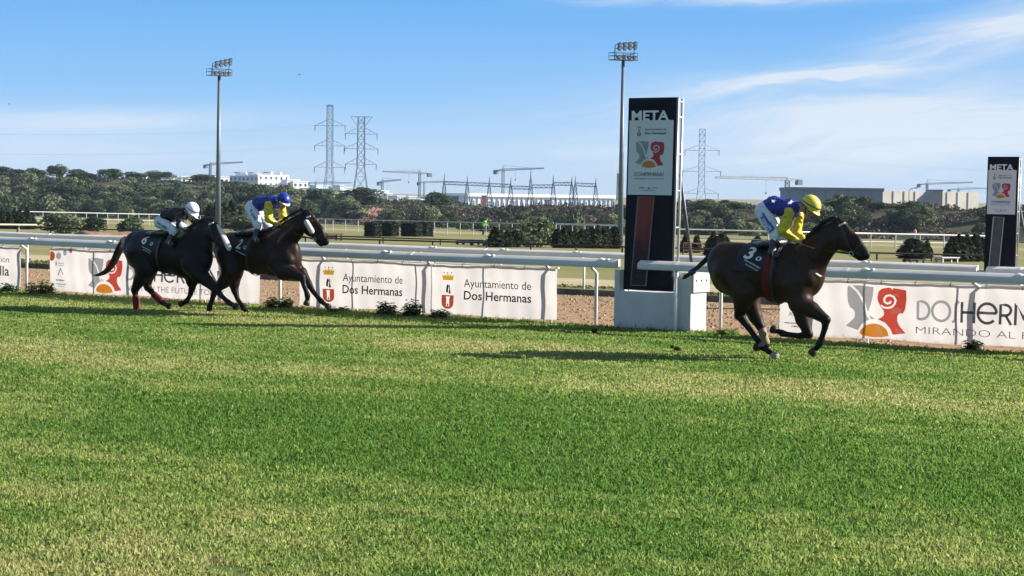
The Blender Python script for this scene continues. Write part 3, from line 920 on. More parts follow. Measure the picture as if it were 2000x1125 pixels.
def finish_post(label, rc, p, zb, k, base, strip_red, wide=0.93, strut_px=(1353, 532)):
    """tall board; k scales it, zb = height of its lower edge, p = its front plane"""
    t = thing('finish_post', label, 'finish post', rp(rc, p, 0), 'finish line posts')
    Hh, W = 3.17 * k, wide * k
    lean = 0.012
    # local board frame: x along rail, y up
    F = lambda x, y, d=0.0: rp(rc + x * k + lean * y * k, p + d, zb + y * k)
    fl = lambda off: (lambda x, y, layer: F(x, y, -off - 0.003 * layer))
    hw = wide / 2
    mb = MB(); mb.prism([(-hw, 0), (hw, 0), (hw, 3.17), (-hw, 3.17)], lambda x, y, d: F(x, y, d), 0, 0.05 * k)
    board = mb.obj('board', M_NAVY, t)
    mb = MB(); v, f = text_fit('META', -hw + 0.075, 2.795, wide - 0.21, 0.165, 0.038); put(mb, v, f, lambda x, y: F(x, y, -0.012)); mb.obj('lettering', M_LET, t)
    # poster panel
    px0, px1, py0, py1 = -hw + 0.035, hw - 0.045, 1.575, 2.80
    mb = MB(); mb.prism([(px0, py0), (px1, py0), (px1, py1), (px0, py1)], lambda x, y, d: F(x, y, d), -0.010, -0.002)
    poster = mb.obj('poster', M_POSTER, t)
    fn = fl(0.010)
    pw = px1 - px0
    emblem(poster, fn, px0 + 0.15 * pw, 2.015, 0.66 * pw, 0.66 * pw * 0.84, mats=(pm['poster grey'], pm['poster red'], pm['poster orange'], pm['poster pale']))
    crest(poster, fn, px0 + 0.225 * pw, 2.535, 0.17, mats=(pm['poster gold'], pm['poster ink'], pm['poster red'], pm['poster pale']))
    text_part(poster, fn, 'Ayuntamiento de', px0 + 0.36 * pw, 2.635, 0.48 * pw, 0.036, pm['poster ink'], 0.005)
    text_part(poster, fn, 'Dos Hermanas', px0 + 0.36 * pw, 2.57, 0.48 * pw, 0.042, pm['poster ink'], 0.03)
    wordmark(poster, fn, px0 + 0.14 * pw, 1.885, 0.68 * pw, 0.062, (pm['poster mid ink'], pm['poster ink']))
    text_part(poster, fn, 'MIRANDO AL FUTURO', px0 + 0.14 * pw, 1.83, 0.68 * pw, 0.025, pm['poster mid ink'], 0.0)
    squiggle(poster, fn, [(px0 + 0.26 * pw, 1.685, 0.13 * pw, 0.016), (px0 + 0.46 * pw, 1.675, 0.05 * pw, 0.03), (px0 + 0.56 * pw, 1.685, 0.13 * pw, 0.016), (px0 + 0.32 * pw, 1.645, 0.3 * pw, 0.01)], pm['poster ink'])
    # slanting glass strip, slightly out of square
    mb = MB()
    q = [(-0.315, 0.08), (-0.02, 0.08), (0.095, 1.545), (-0.215, 1.545)] if strip_red else [(-0.30, 0.06), (0.0, 0.06), (0.10, 1.50), (-0.21, 1.50)]
    mb.prism(q, lambda x, y, d: F(x, y, d), -0.016, -0.003)
    g = mb.obj('glass_strip', M_MIRROR if strip_red else M_MIRROR2, t, origin=None)
    v, f = ribbon(q + [q[0]], 0.014)
    mb = MB(); put(mb, v, f, lambda x, y: F(x, y, -0.019)); mb.obj('strip_edging', mat('dull edging', (.16, .14, .145), None, 5, .5) if strip_red else M_METAL, t)
    # ladder frame behind the board
    mb = MB()
    for dx, dd in ((hw - 0.02, 0.07), (hw - 0.02, 0.21), (-hw + 0.03, 0.07), (-hw + 0.03, 0.21)):
        mb.tube([F(dx, 0.0, dd * k), F(dx, 3.15, dd * k)], 0.022 * k, 8)
    for y in (0.45, 1.05, 1.65, 2.25, 2.85, 3.1):
        for dx in (hw - 0.02, -hw + 0.03):
            mb.tube([F(dx, y, 0.07 * k), F(dx, y, 0.21 * k)], 0.014 * k, 6)
        mb.tube([F(hw - 0.02, y, 0.21 * k), F(-hw + 0.03, y, 0.21 * k)], 0.012 * k, 6)
    mb.obj('ladder_frame', M_METAL, t, smooth_=True)
    mb = MB(); mb.tube([F(hw - 0.03, 1.92, 0.22 * k), onp(*strut_px, p + 0.75 * k)], 0.028 * k, 8)
    mb.obj('strut', mat('dark steel tube', (0.09, 0.10, 0.12), None, 3, 0.5, metal=0.4), t, smooth_=True)
    if base:
        x0, x1, pf, pb, zt, zr = -18.52 - rc, -17.04 - rc, p - 0.10, p + 0.40, 0.985, 0.63
        mb = MB()
        prof = [(x0, -0.1), (x1, -0.1), (x1, zt), (-17.34 - rc, zt), (-17.36 - rc, zr), (-18.415 - rc, zr), (-18.42 - rc, zt), (x0, zt)]
        mb.prism(prof, lambda x, y, d: rp(rc + x, d, y), pf, pb)
        b = mb.obj('concrete_base', M_WHITEPAINT, t)
        bm_ = b.modifiers.new('edge', 'BEVEL'); bm_.width = 0.012; bm_.segments = 2
        # bolted steel cover on the end of the base
        mb = MB(); mb.box(rp(-17.022, p + 0.17, 0.83), (0.040, 0.50, 0.34), AXR)
        cp = mb.obj('cover_plate', mat('stained white plate', (0.50, 0.50, 0.49), (0.42, 0.39, 0.34), 3.0, 0.5, detail=6), b)
        for dq in (-0.02, 0.14, 0.30):
            mb = MB(); mb.ellipsoid(rp(-17.000, p + dq + 0.02, 0.85), (0.012, 0.022, 0.022), AXR, 8, 6); mb.obj('bolt', pm['poster ink'], b)
    else:
        mb = MB(); mb.box(rp(rc, p + 0.2, 0.4), (0.9, 0.35, 0.86), AXR)
        mb.obj('concrete_base', M_WHITEPAINT, t)
    return t

finish_post('tall finish post with a red glass strip on a white concrete base', -17.935, 28.62, 0.652, 1.0, True, True)
finish_post('smaller finish post at the right edge with a dull grey glass strip', -16.13, 38.98, 0.815, 0.722, False, False, 0.90, (2012, 520))
# ================================================================== BODIES AS SMOOTH IMPLICIT SURFACES
def cone(a, b, ra, rb, col=(0, 0, 0), sv=1.0, k=0.05):
    return dict(a=np.array(a, float), b=np.array(b, float), ra=ra, rb=rb, col=np.array(col, float), sv=sv, k=k)

def prim_d(p, Q):
    a = p['a'].copy(); b = p['b'].copy(); q = Q.copy()
    yc = 0.5 * (a[1] + b[1])
    for arr in (a, b):
        arr[1] = yc + (arr[1] - yc) / p['sv']
    q[..., 1] = yc + (q[..., 1] - yc) / p['sv']
    ab = b - a
    L = max(ab @ ab, 1e-9)
    t = np.clip(((q - a) @ ab) / L, 0, 1)
    d = np.linalg.norm(q - (a + t[..., None] * ab), axis=-1) - (p['ra'] + t * (p['rb'] - p['ra']))
    return d

def field(prims, h):
    lo = np.min([np.minimum(p['a'], p['b']) - max(p['ra'], p['rb']) * max(1, p['sv']) for p in prims], 0) - 4 * h
    hi = np.max([np.maximum(p['a'], p['b']) + max(p['ra'], p['rb']) * max(1, p['sv']) for p in prims], 0) + 4 * h
    n = np.ceil((hi - lo) / h).astype(int) + 1
    F = np.full(n, 0.25, np.float32)
    for p in prims:
        m = p['k'] + 3 * h
        rr = np.array([1, max(1, p['sv']), 1]) * max(p['ra'], p['rb']) + m
        i0 = np.maximum(np.floor((np.minimum(p['a'], p['b']) - rr - lo) / h).astype(int), 0)
        i1 = np.minimum(np.ceil((np.maximum(p['a'], p['b']) + rr - lo) / h).astype(int) + 1, n)
        ax = [lo[i] + h * np.arange(i0[i], i1[i]) for i in range(3)]
        Q = np.stack(np.meshgrid(*ax, indexing='ij'), -1)
        d = prim_d(p, Q).astype(np.float32)
        S = F[i0[0]:i1[0], i0[1]:i1[1], i0[2]:i1[2]]
        kk = p['k']
        hh = np.maximum(kk - np.abs(S - d), 0) / kk
        F[i0[0]:i1[0], i0[1]:i1[1], i0[2]:i1[2]] = np.minimum(S, d) - hh * hh * kk * 0.25
    return F, lo

def surface_nets(F, lo, h):
    s = F < 0
    nx, ny, nz = F.shape
    acc = np.zeros((nx - 1, ny - 1, nz - 1, 3), np.float32); cnt = np.zeros((nx - 1, ny - 1, nz - 1), np.float32)
    C = [(i, j, k) for i in (0, 1) for j in (0, 1) for k in (0, 1)]
    sub = lambda A, c: A[c[0]:nx - 1 + c[0], c[1]:ny - 1 + c[1], c[2]:nz - 1 + c[2]]
    for c in C:
        for ax in range(3):
            if c[ax] == 1:
                continue
            d = list(c); d[ax] = 1
            f0, f1 = sub(F, c), sub(F, d)
            cr = sub(s, c) != sub(s, d)
            t = np.where(cr, f0 / np.where(cr, f0 - f1, 1), 0)
            for q in range(3):
                acc[..., q] += np.where(cr, c[q] + (t if q == ax else 0), 0)
            cnt += cr
    act = cnt > 0
    idx = np.full(act.shape, -1, np.int64)
    idx[act] = np.arange(act.sum())
    ijk = np.argwhere(act)
    V = lo + h * (ijk + acc[act] / cnt[act][:, None])
    faces = []
    for ax in range(3):
        o = [a for a in range(3) if a != ax]
        sl0 = [slice(1, -1)] * 3; sl1 = [slice(1, -1)] * 3
        sl0[ax] = slice(0, -1); sl1[ax] = slice(1, None)
        A, B = s[tuple(sl0)], s[tuple(sl1)]
        cr = np.argwhere(A != B)
        if not len(cr):
            continue
        flip = A[tuple(cr.T)]
        base = cr.copy()
        for q in o:
            base[:, q] += 1
        def cell(da, db):
            e = base.copy(); e[:, o[0]] -= da; e[:, o[1]] -= db
            return idx[tuple(e.T)]
        quad = np.stack([cell(1, 1), cell(0, 1), cell(0, 0), cell(1, 0)], 1)
        fl = flip if ax != 1 else ~flip
        quad[~fl] = quad[~fl][:, ::-1]
        faces.append(quad)
    return V, np.concatenate(faces)

def blob(name, prims, h, m, parent, colour=None, relax=2, folds=0.0):
    F, lo = field(prims, h)
    V, Q = surface_nets(F, lo, h)
    # light relaxation
    for _ in range(relax):
        S = np.zeros_like(V); n = np.zeros(len(V))
        for i in range(4):
            np.add.at(S, Q[:, i], V[Q[:, (i + 1) % 4]]); np.add.at(n, Q[:, i], 1)
            np.add.at(S, Q[:, i], V[Q[:, (i + 3) % 4]]); np.add.at(n, Q[:, i], 1)
        V = V * 0.5 + 0.5 * S / np.maximum(n, 1)[:, None]
    if folds:
        # cloth creases: ridged noise pushed along the surface normal
        T3 = V[Q]
        fn_ = np.cross(T3[:, 2] - T3[:, 0], T3[:, 3] - T3[:, 1])
        Nn = np.zeros_like(V)
        for i in range(4): np.add.at(Nn, Q[:, i], fn_)
        Nn /= np.linalg.norm(Nn, axis=1)[:, None] + 1e-12
        x, y, z = V.T
        a = vnoise(x + z * .6, y * .5 + z, .075, 61) + .5 * vnoise(z - x * .8 + y, x * .35, .045, 62)
        b = np.abs(a - .75) * 2
        V = V + Nn * (folds * (0.6 - np.clip(b, 0, 1.2)))[:, None]
    D = np.stack([prim_d(p, V) for p in prims], 1)
    W = np.exp(-np.clip(D - D.min(1, keepdims=True), 0, 0.5) / 0.018)
    W /= W.sum(1, keepdims=True)
    Ccol = W @ np.stack([p['col'] for p in prims])
    if colour is not None:
        Ccol = colour(V, Ccol)
    o = mesh_obj(name, V.tolist(), Q.tolist(), m, parent, None, True, Ccol, fix=False)
    return o, V, Q

class Frame:
    """a picture-traced side view: crop pixels -> the animal's own frame (x ahead, y to its far side, z up)"""
    def __init__(s, ground_px, scale, off):
        s.O = gnd(*ground_px)
        s.p = s.O.dot(ND)
        s.scale, s.off = scale, off
        s.mpp = s.O.y / FPX / scale

    def with_crop(s, scale, off):
        import copy
        c = copy.copy(s); c.scale, c.off = scale, off; c.mpp = s.O.y / FPX / scale
        return c

    def P(s, cx, cy, y=0.0):
        w = onp(s.off[0] + cx / s.scale, s.off[1] + cy / s.scale, s.p + y)
        d = w - s.O
        return np.array([d.dot(RD), y, w.z])

    def c(s, a, b, ra, rb, col=(0, 0, 0), sv=1.0, k=0.05):
        return cone(s.P(*a), s.P(*b), ra * s.mpp, rb * s.mpp, col, sv, k)

    def chain(s, pts, col, k=0.03, cols=None):
        out = []
        for i in range(len(pts) - 1):
            (x0, y0, l0, r0), (x1, y1, l1, r1) = pts[i], pts[i + 1]
            out.append(s.c((x0, y0, l0), (x1, y1, l1), r0, r1, (cols or [col] * len(pts))[i], 1.0, k))
        return out

def local_root(name, label, cat, O):
    t = thing(name, label, cat, O)
    t.rotation_euler = (0, 0, -ALPHA)
    t['_local'] = 1
    return t

class Skin:
    """ray casts against a finished body to lay tack on it"""
    def __init__(s, V, Q):
        s.t = BVHTree.FromPolygons([Vector(v) for v in V], [tuple(q) for q in Q])

    def side(s, u, w, sgn, y0=1.2):
        h = s.t.ray_cast(Vector((u, sgn * y0, w)), Vector((0, -sgn, 0)))
        return h[0], h[1]

    def out(s, o, d, maxd=0.8):
        # last surface met going outward from the axis
        h = s.t.ray_cast(Vector(o) + Vector(d) * maxd, -Vector(d))
        return h[0], h[1]

    def drape(s, pts, sgn, off):
        res, last = [], None
        for u, w in pts:
            h, n = s.side(u, w, sgn)
            if h is None:
                h = Vector((u, last if last is not None else sgn * 0.1, w))
            last = h.y
            res.append((h.x, h.y + sgn * off, h.z))
        return res

    def strap(s, path, width, sgn, off=0.008):
        """band following a side-view path"""
        P = []
        for i in range(len(path) - 1):
            a, b = np.array(path[i]), np.array(path[i + 1])
            n = max(2, int(np.linalg.norm(b - a) / 0.014))
            P += [a + (b - a) * j / n for j in range(n)]
        P.append(np.array(path[-1]))
        P = [p for p in P if s.side(p[0], p[1], sgn)[0] is not None]
        vs, fs = [], []
        for i, p in enumerate(P):
            d = P[min(i + 1, len(P) - 1)] - P[max(i - 1, 0)]
            d = d / (np.linalg.norm(d) + 1e-9)
            nn = np.array([-d[1], d[0]]) * width / 2
            m = 5
            if any(s.side(*(p + nn * q), sgn)[0] is None for q in (1, -1)):
                continue
            vs += s.drape([p + nn * (1 - 2 * j / (m - 1)) for j in range(m)], sgn, off)
            k = len(vs) // m - 1
            if k:
                fs += [((k - 1) * m + j, (k - 1) * m + j + 1, k * m + j + 1, k * m + j) for j in range(m - 1)]
        return vs, fs

    def ring(s, c, d1, width, off=0.010, a0=0, a1=360, n=48, across=None):
        """band round the body in the plane of d1 (side view direction) and the cross axis"""
        d1 = np.array([d1[0], 0, d1[1]]); d1 = d1 / np.linalg.norm(d1)
        ax = np.array([-d1[2], 0, d1[0]])
        vs, fs, k = [], [], 0
        for i in range(n + 1):
            a = R(a0 + (a1 - a0) * i / n)
            d = d1 * math.cos(a) + np.array([0, -1, 0]) * math.sin(a)
            for q in (-0.5, 0.5):
                o = np.array([c[0], 0, c[1]]) + ax * q * width
                h, nn = s.out(o, d)
                if h is None:
                    h = Vector(o + d * 0.1)
                vs.append(tuple(h + Vector(d) * off))
            if i:
                fs.append((2 * i - 2, 2 * i - 1, 2 * i + 1, 2 * i))
        return vs, fs

def thicken(o, t):
    md = o.modifiers.new('thickness', 'SOLIDIFY'); md.thickness = t; md.offset = 0
    return o

M_COAT = mat_attr('horse coat', 0.5, 0.10, 0.0, fscale=11, var=0.22, bump=0.35, coat=0.12)
M_HAIR = mat('black horse hair', (0.006, 0.005, 0.005), (0.011, 0.009, 0.008), 12, 0.5, 0.2, spec=0.3, stretch=(1, 1, 1))
M_HOOF = mat('hoof horn', (0.025, 0.020, 0.018), (0.012, 0.010, 0.009), 10, 0.5)
M_HOOFW = mat('pale hoof horn', (0.26, 0.23, 0.20), (0.18, 0.15, 0.12), 10, 0.5)
M_EYE = mat('dark eye', (0.006, 0.004, 0.003), None, 5, 0.08, spec=0.6)
M_CLOTH = mat('dark number cloth', (0.006, 0.007, 0.013), (0.010, 0.011, 0.019), 20, 0.6, 0.15)
M_PRINT = mat('white print', (0.72, 0.73, 0.76), None, 10, 0.6)
M_LEATHER = mat('black leather', (0.008, 0.007, 0.007), (0.013, 0.011, 0.010), 30, 0.35, 0.1, spec=0.5)
M_TACKW = mat('white tack', (0.62, 0.62, 0.60), (0.5, 0.5, 0.48), 20, 0.5)
M_REDWEB = mat('red webbing', (0.115, 0.004, 0.007), (0.08, 0.003, 0.006), 40, 0.7, 0.2)
M_SHEEP = mat('sheepskin', (0.62, 0.60, 0.54), (0.46, 0.44, 0.38), 40, 0.9, 1.0, bscale=90)
M_STEEL = mat('bright steel', (0.7, 0.7, 0.7), None, 8, 0.25, metal=0.9)

def fine(pts, faces, step=0.016):
    """split flat faces so that print can follow a curved surface"""
    P = [tuple(p) for p in pts]
    T = []
    for f in faces:
        for i in range(1, len(f) - 1):
            T.append((f[0], f[i], f[i + 1]))
    mid = {}
    for _ in range(5):
        out, did = [], False
        for a, b, c in T:
            e = [(math.dist(P[a], P[b]), a, b, c), (math.dist(P[b], P[c]), b, c, a), (math.dist(P[c], P[a]), c, a, b)]
            L, u, v, w = max(e)
            if L <= step:
                out.append((a, b, c)); continue
            did = True
            k = (min(u, v), max(u, v))
            if k not in mid:
                P.append(tuple((np.array(P[u]) + np.array(P[v])) / 2)); mid[k] = len(P) - 1
            m = mid[k]
            out += [(u, m, w), (m, v, w)]
        T = out
        if not did: break
    return P, T

def cast_text(skin, fr, s, centre, width, height, rot, bold, off, m, parent, name, y=-0.20):
    v, f = text_fit(s, -width / 2, -height / 2, width, height, bold)
    c, sn = math.cos(R(rot)), math.sin(R(rot))
    ctr = fr.P(*centre, y)
    pts = [(ctr[0] + x * c - y * sn, ctr[2] + x * sn + y * c) for x, y in v]
    pts, f = fine(pts, f)
    return mesh_obj(name, skin.drape(pts, -1, off), f, m, parent, fix=False)

def make_horse(label, fr, spec):
    t = local_root('race_horse', label, 'horse', fr.O)
    t['group'] = 'horses racing past the finish'
    CB, CL, CM = spec['coat'], spec['legs'], spec['muzzle']
    pr = []
    for a, b, ra, rb, sv in spec['trunk']:
        pr.append(fr.c(a, b, ra, rb, CB, sv, 0.09))
    for leg in spec['legs_pts']:
        n = len(leg)
        cols = [CB if i < 2 else (np.array(CB) * 0.4 + np.array(CL) * 0.6 if i == 2 else CL) for i in range(n)]
        pr += fr.chain(leg[:3], CB, 0.07, cols[:3])
        slim = [(x, y, l, r * (0.86 if 3 <= q + 2 else 1.0)) for q, (x, y, l, r) in enumerate(leg[2:])]
        pr += fr.chain(slim, CL, 0.018, cols[2:])
    for a, b, ra, rb, sv in spec['neck']:
        pr.append(fr.c(a, b, ra, rb, CB, sv, 0.07))
    for i, (a, b, ra, rb, sv) in enumerate(spec['head']):
        pr.append(fr.c(a, b, ra, rb, CM if i >= 2 else CB, sv, 0.03))
    for a, b, ra, rb in spec['ears']:
        pr.append(fr.c(a, b, ra, rb, CL, 0.6, 0.02))
    for a, b, ra, rb in spec.get('muscle', []):
        pr.append(fr.c(a, b, ra, rb, CB, 1.0, 0.035))
    body, V, Q = blob('body', pr, 0.0135, M_COAT, t, spec.get('colour'))
    sk = Skin(V, Q)
    # hooves
    for leg, m in zip(spec['legs_pts'], spec['hooves']):
        a = fr.P(*leg[-2][:3]); b = fr.P(*leg[-1][:3])
        d = (b - a) / np.linalg.norm(b - a)
        q = MB()
        q.tube([b - d * 0.030, b + d * 0.008, b + d * 0.042, b + d * 0.062], [0.040, 0.052, 0.060, 0.054], 14)
        q.obj('hoof', m, t, smooth_=True)
    # eyes
    for sgn in (-1, 1):
        e = fr.P(*spec['eye'])
        h, n = sk.side(e[0], e[2], sgn)
        if h is not None:
            q = MB(); q.ellipsoid(h + Vector((0, -sgn * 0.006, 0)), (0.024, 0.018, 0.020), None, 12, 8); q.obj('eye', M_EYE, t, smooth_=True)
        e = fr.P(*spec['nostril'])
        h, n = sk.side(e[0], e[2], sgn)
        if h is not None:
            q = MB(); q.ellipsoid(h + Vector((0, 0, 0)), (0.020, 0.006, 0.012), None, 10, 6); q.obj('nostril', M_EYE, t, smooth_=True)
    # mane: locks along the crest
    q = MB(); rg = random.Random(3)
    cr = [fr.P(*c) for c in spec['crest']]
    seg = np.linspace(0, len(cr) - 1.001, 90)
    for s in seg:
        i = int(s); f_ = s - i
        p = cr[i] * (1 - f_) + cr[i + 1] * f_
        sgn = spec.get('mane_side', 1)
        L = rg.uniform(0.09, 0.17)
        back = rg.uniform(0.25, 0.9)
        pts, rad = [], []
        for j in range(5):
            a = j / 4
            pts.append(p + np.array([-back * L * a, sgn * (0.012 + 0.06 * a) + rg.uniform(-0.012, 0.012), 0.022 * math.sin(a * 3.0) + L * (0.12 * a - 0.65 * a * a)]))
            rad.append(0.013 * (1 - 0.8 * a))
        q.tube(pts, rad, 5)
    # forelock
    p0 = fr.P(*spec['poll'])
    for j in range(10):
        d = np.array(spec['forelock']) * rg.uniform(0.6, 1.1)
        q.tube([p0 + np.array([0, rg.uniform(-.03, .03), 0]), p0 + np.array([d[0] * .5, rg.uniform(-.03, .03), d[1] * .4]), p0 + np.array([d[0], rg.uniform(-.03, .03), d[1]])], [0.012, 0.011, 0.003], 5)
    q.obj('mane', M_HAIR, t, smooth_=True)
    # tail: a bundle of strands
    q = MB()
    tp = [fr.P(x, y, l) for x, y, l, r in spec['tail']]; tr = [r * fr.mpp for *_, r in spec['tail']]
    for j in range(spec.get('strands', 46)):
        a = rg.uniform(0, 6.28); k = math.sqrt(rg.random())
        end = rg.uniform(0.72, 1.0)
        pts, rad = [], []
        m_ = 9
        for i in range(m_ + 1):
            s = i / m_ * (len(tp) - 1) * end
            i0 = min(int(s), len(tp) - 2); f_ = s - i0
            c = tp[i0] * (1 - f_) + tp[i0 + 1] * f_
            rr = tr[i0] * (1 - f_) + tr[i0 + 1] * f_
            pts.append(c + np.array([math.sin(a) * 0.5, math.cos(a), math.sin(a)]) * rr * k)
            rad.append(max(0.0025, min(0.016, rr * 0.45) * (1 - 0.55 * (i / m_))))
        q.tube(pts, rad, 5)
    tail = q.obj('tail', M_HAIR, t, smooth_=True)
    # number cloth
    u0, u1 = fr.P(spec['cloth'][0], spec['cloth'][2])[0], fr.P(spec['cloth'][1], spec['cloth'][2])[0]
    wc = fr.P(spec['cloth'][0], spec['cloth'][2])[2]
    vs, fs = [], []
    nu, na = 16, 40
    for i in range(nu + 1):
        for j in range(na + 1):
            a = R(-spec['cloth'][3] + 2 * spec['cloth'][3] * j / na)
            u = u0 + (u1 - u0) * i / nu - 0.10 * abs(math.sin(a)) * (1 - 0.8 * i / nu)
            d = Vector((0, -math.sin(a), math.cos(a)))
            h, n = sk.out(Vector((u, 0, wc)), d)
            if h is None: h = Vector((u, 0, wc)) + d * 0.3
            vs.append(tuple(h + d * (0.010 + 0.003 * math.sin(9 * a + 7 * u))))
    for i in range(nu):
        for j in range(na):
            k = i * (na + 1) + j
            fs.append((k, k + 1, k + na + 2, k + na + 1))
    cl = thicken(mesh_obj('number_cloth', vs, fs, M_CLOTH, t, None, True), 0.008)
    # print is laid out in the cloth's own surface: along its length and down its drop
    G = np.array(vs).reshape(nu + 1, na + 1, 3)
    half = na // 2
    def on_cloth(c, pts, off, grid=G):
        tgt = np.array(c, float)
        best, bi, bj = 1e18, 0, 0
        for i in range(nu + 1):
            for j in range(half, na + 1):
                w = fr.O + RD * grid[i, j, 0] + ND * grid[i, j, 1] + Vector((0, 0, grid[i, j, 2]))
                v = w - CAM
                sx = 1000 + v.dot(RT) / v.dot(FW) * FPX; sy = 562.5 - v.dot(UP) / v.dot(FW) * FPX
                e = (sx - fr.off[0] - tgt[0] / fr.scale) ** 2 + (sy - fr.off[1] - tgt[1] / fr.scale) ** 2
                if e < best: best, bi, bj = e, i, j
        out = []
        seg = np.linalg.norm(np.diff(grid, axis=1), axis=2); cum = np.concatenate([np.zeros((nu + 1, 1)), np.cumsum(seg, 1)], 1)
        du = (u1 - u0) / nu
        for x, y in pts:
            fi = min(max(bi + x / du, 0), nu - 1e-6); i0 = int(fi); a = fi - i0
            L = []
            for ii in (i0, i0 + 1):
                sv = cum[ii, bj] - y
                j0 = int(np.clip(np.searchsorted(cum[ii], sv) - 1, 0, na - 1)); b = (sv - cum[ii, j0]) / max(seg[ii, j0], 1e-9)
                L.append(grid[ii, j0] * (1 - b) + grid[ii, j0 + 1] * b)
            p = L[0] * (1 - a) + L[1] * a
            d = np.array([0, p[1], p[2] - wc]); d = d / np.linalg.norm(d)
            out.append(tuple(p + d * off))
        return out
    for s, c, w, h, rot, b in spec['text']:
        v, f = text_fit(s, -w / 2, -h / 2, w, h, b)
        cc, ss = math.cos(R(rot)), math.sin(R(rot))
        v, f = fine([(x * cc - y * ss, x * ss + y * cc) for x, y in v], f)
        mesh_obj('lettering' if len(s) > 2 else 'number', on_cloth(c, v, 0.008), f, M_PRINT, cl, fix=False)
    for rad, mm, oo in ((1.0, M_PRINT, 0.008), (0.55, M_CLOTH, 0.0095)):
        el = [(0.042 * rad * math.cos(x), 0.031 * rad * math.sin(x)) for x in np.linspace(0, 6.0, 16)]
        ep, ef = fine(el, [tuple(range(16))]); mesh_obj('oval_emblem', on_cloth(spec['logo'], ep, oo), ef, mm, cl, fix=False)
    # saddle
    sd = [fr.c(a, b, ra, rb, (0, 0, 0), sv, 0.03) for a, b, ra, rb, sv in spec['saddle']]
    blob('saddle', sd, 0.014, M_LEATHER, t)
    # girth
    for c, d, w, m, nm in spec['girths']:
        cc = fr.P(*c); dd = fr.P(c[0] + d[0], c[1] + d[1]) - cc
        v, f = sk.ring((cc[0], cc[2]), (dd[0], dd[2]), w, 0.021)
        thicken(mesh_obj(nm, v, f, m, t, None, True), 0.006)
    # bridle
    bm_ = MB(); bw = MB()
    for path, w, white in spec['bridle']:
        pts = [(fr.P(*p, -0.09)[0], fr.P(*p, -0.09)[2]) for p in path]
        for sgn in (-1, 1):
            v, f = sk.strap(pts, w, sgn, 0.007)
            (bw if white else bm_).add(v, f)
    thicken(bm_.obj('bridle', M_LEATHER, t), 0.006)
    if bw.v:
        thicken(bw.obj('browband', M_TACKW, t), 0.010)
    # bit rings
    b3 = fr.P(*spec['bit'])
    for sgn in (-1, 1):
        h, n = sk.side(b3[0], b3[2], sgn)
        if h is None: continue
        q = MB(); q.tube([h + Vector((0.034 * math.cos(x), sgn * 0.012, 0.034 * math.sin(x))) for x in np.linspace(0, 2 * math.pi, 15)], 0.005, 6)
        q.obj('bit_ring', M_STEEL, t, smooth_=True)
        # rein
        hd = fr.P(*spec['rein_hand'])
        q = MB()
        a = h + Vector((-0.03, sgn * 0.015, 0)); b = Vector((hd[0], sgn * 0.07, hd[2]))
        mid = (a + b) / 2 + Vector((0, sgn * 0.10, -0.02))
        pts = [a * (1 - x) ** 2 + mid * 2 * x * (1 - x) + b * x * x for x in np.linspace(0, 1, 12)]
        q.tube(pts, 0.008, 6)
        q.obj('rein', M_LEATHER, t, smooth_=True)
    for nm, path, w, m in spec.get('extra', []):
        pts = [(fr.P(*p)[0], fr.P(*p)[2]) for p in path]
        v, f = sk.strap(pts, w, -1, 0.010)
        thicken(mesh_obj(nm, v, f, m, t, None, True, fix=False), 0.012)
    for nm, a, b, ra, rb, m in spec.get('wraps', []):
        blob(nm, [fr.c(a, b, ra, rb, (0, 0, 0), 1, 0.01)], 0.010, m, t)
    return t, sk

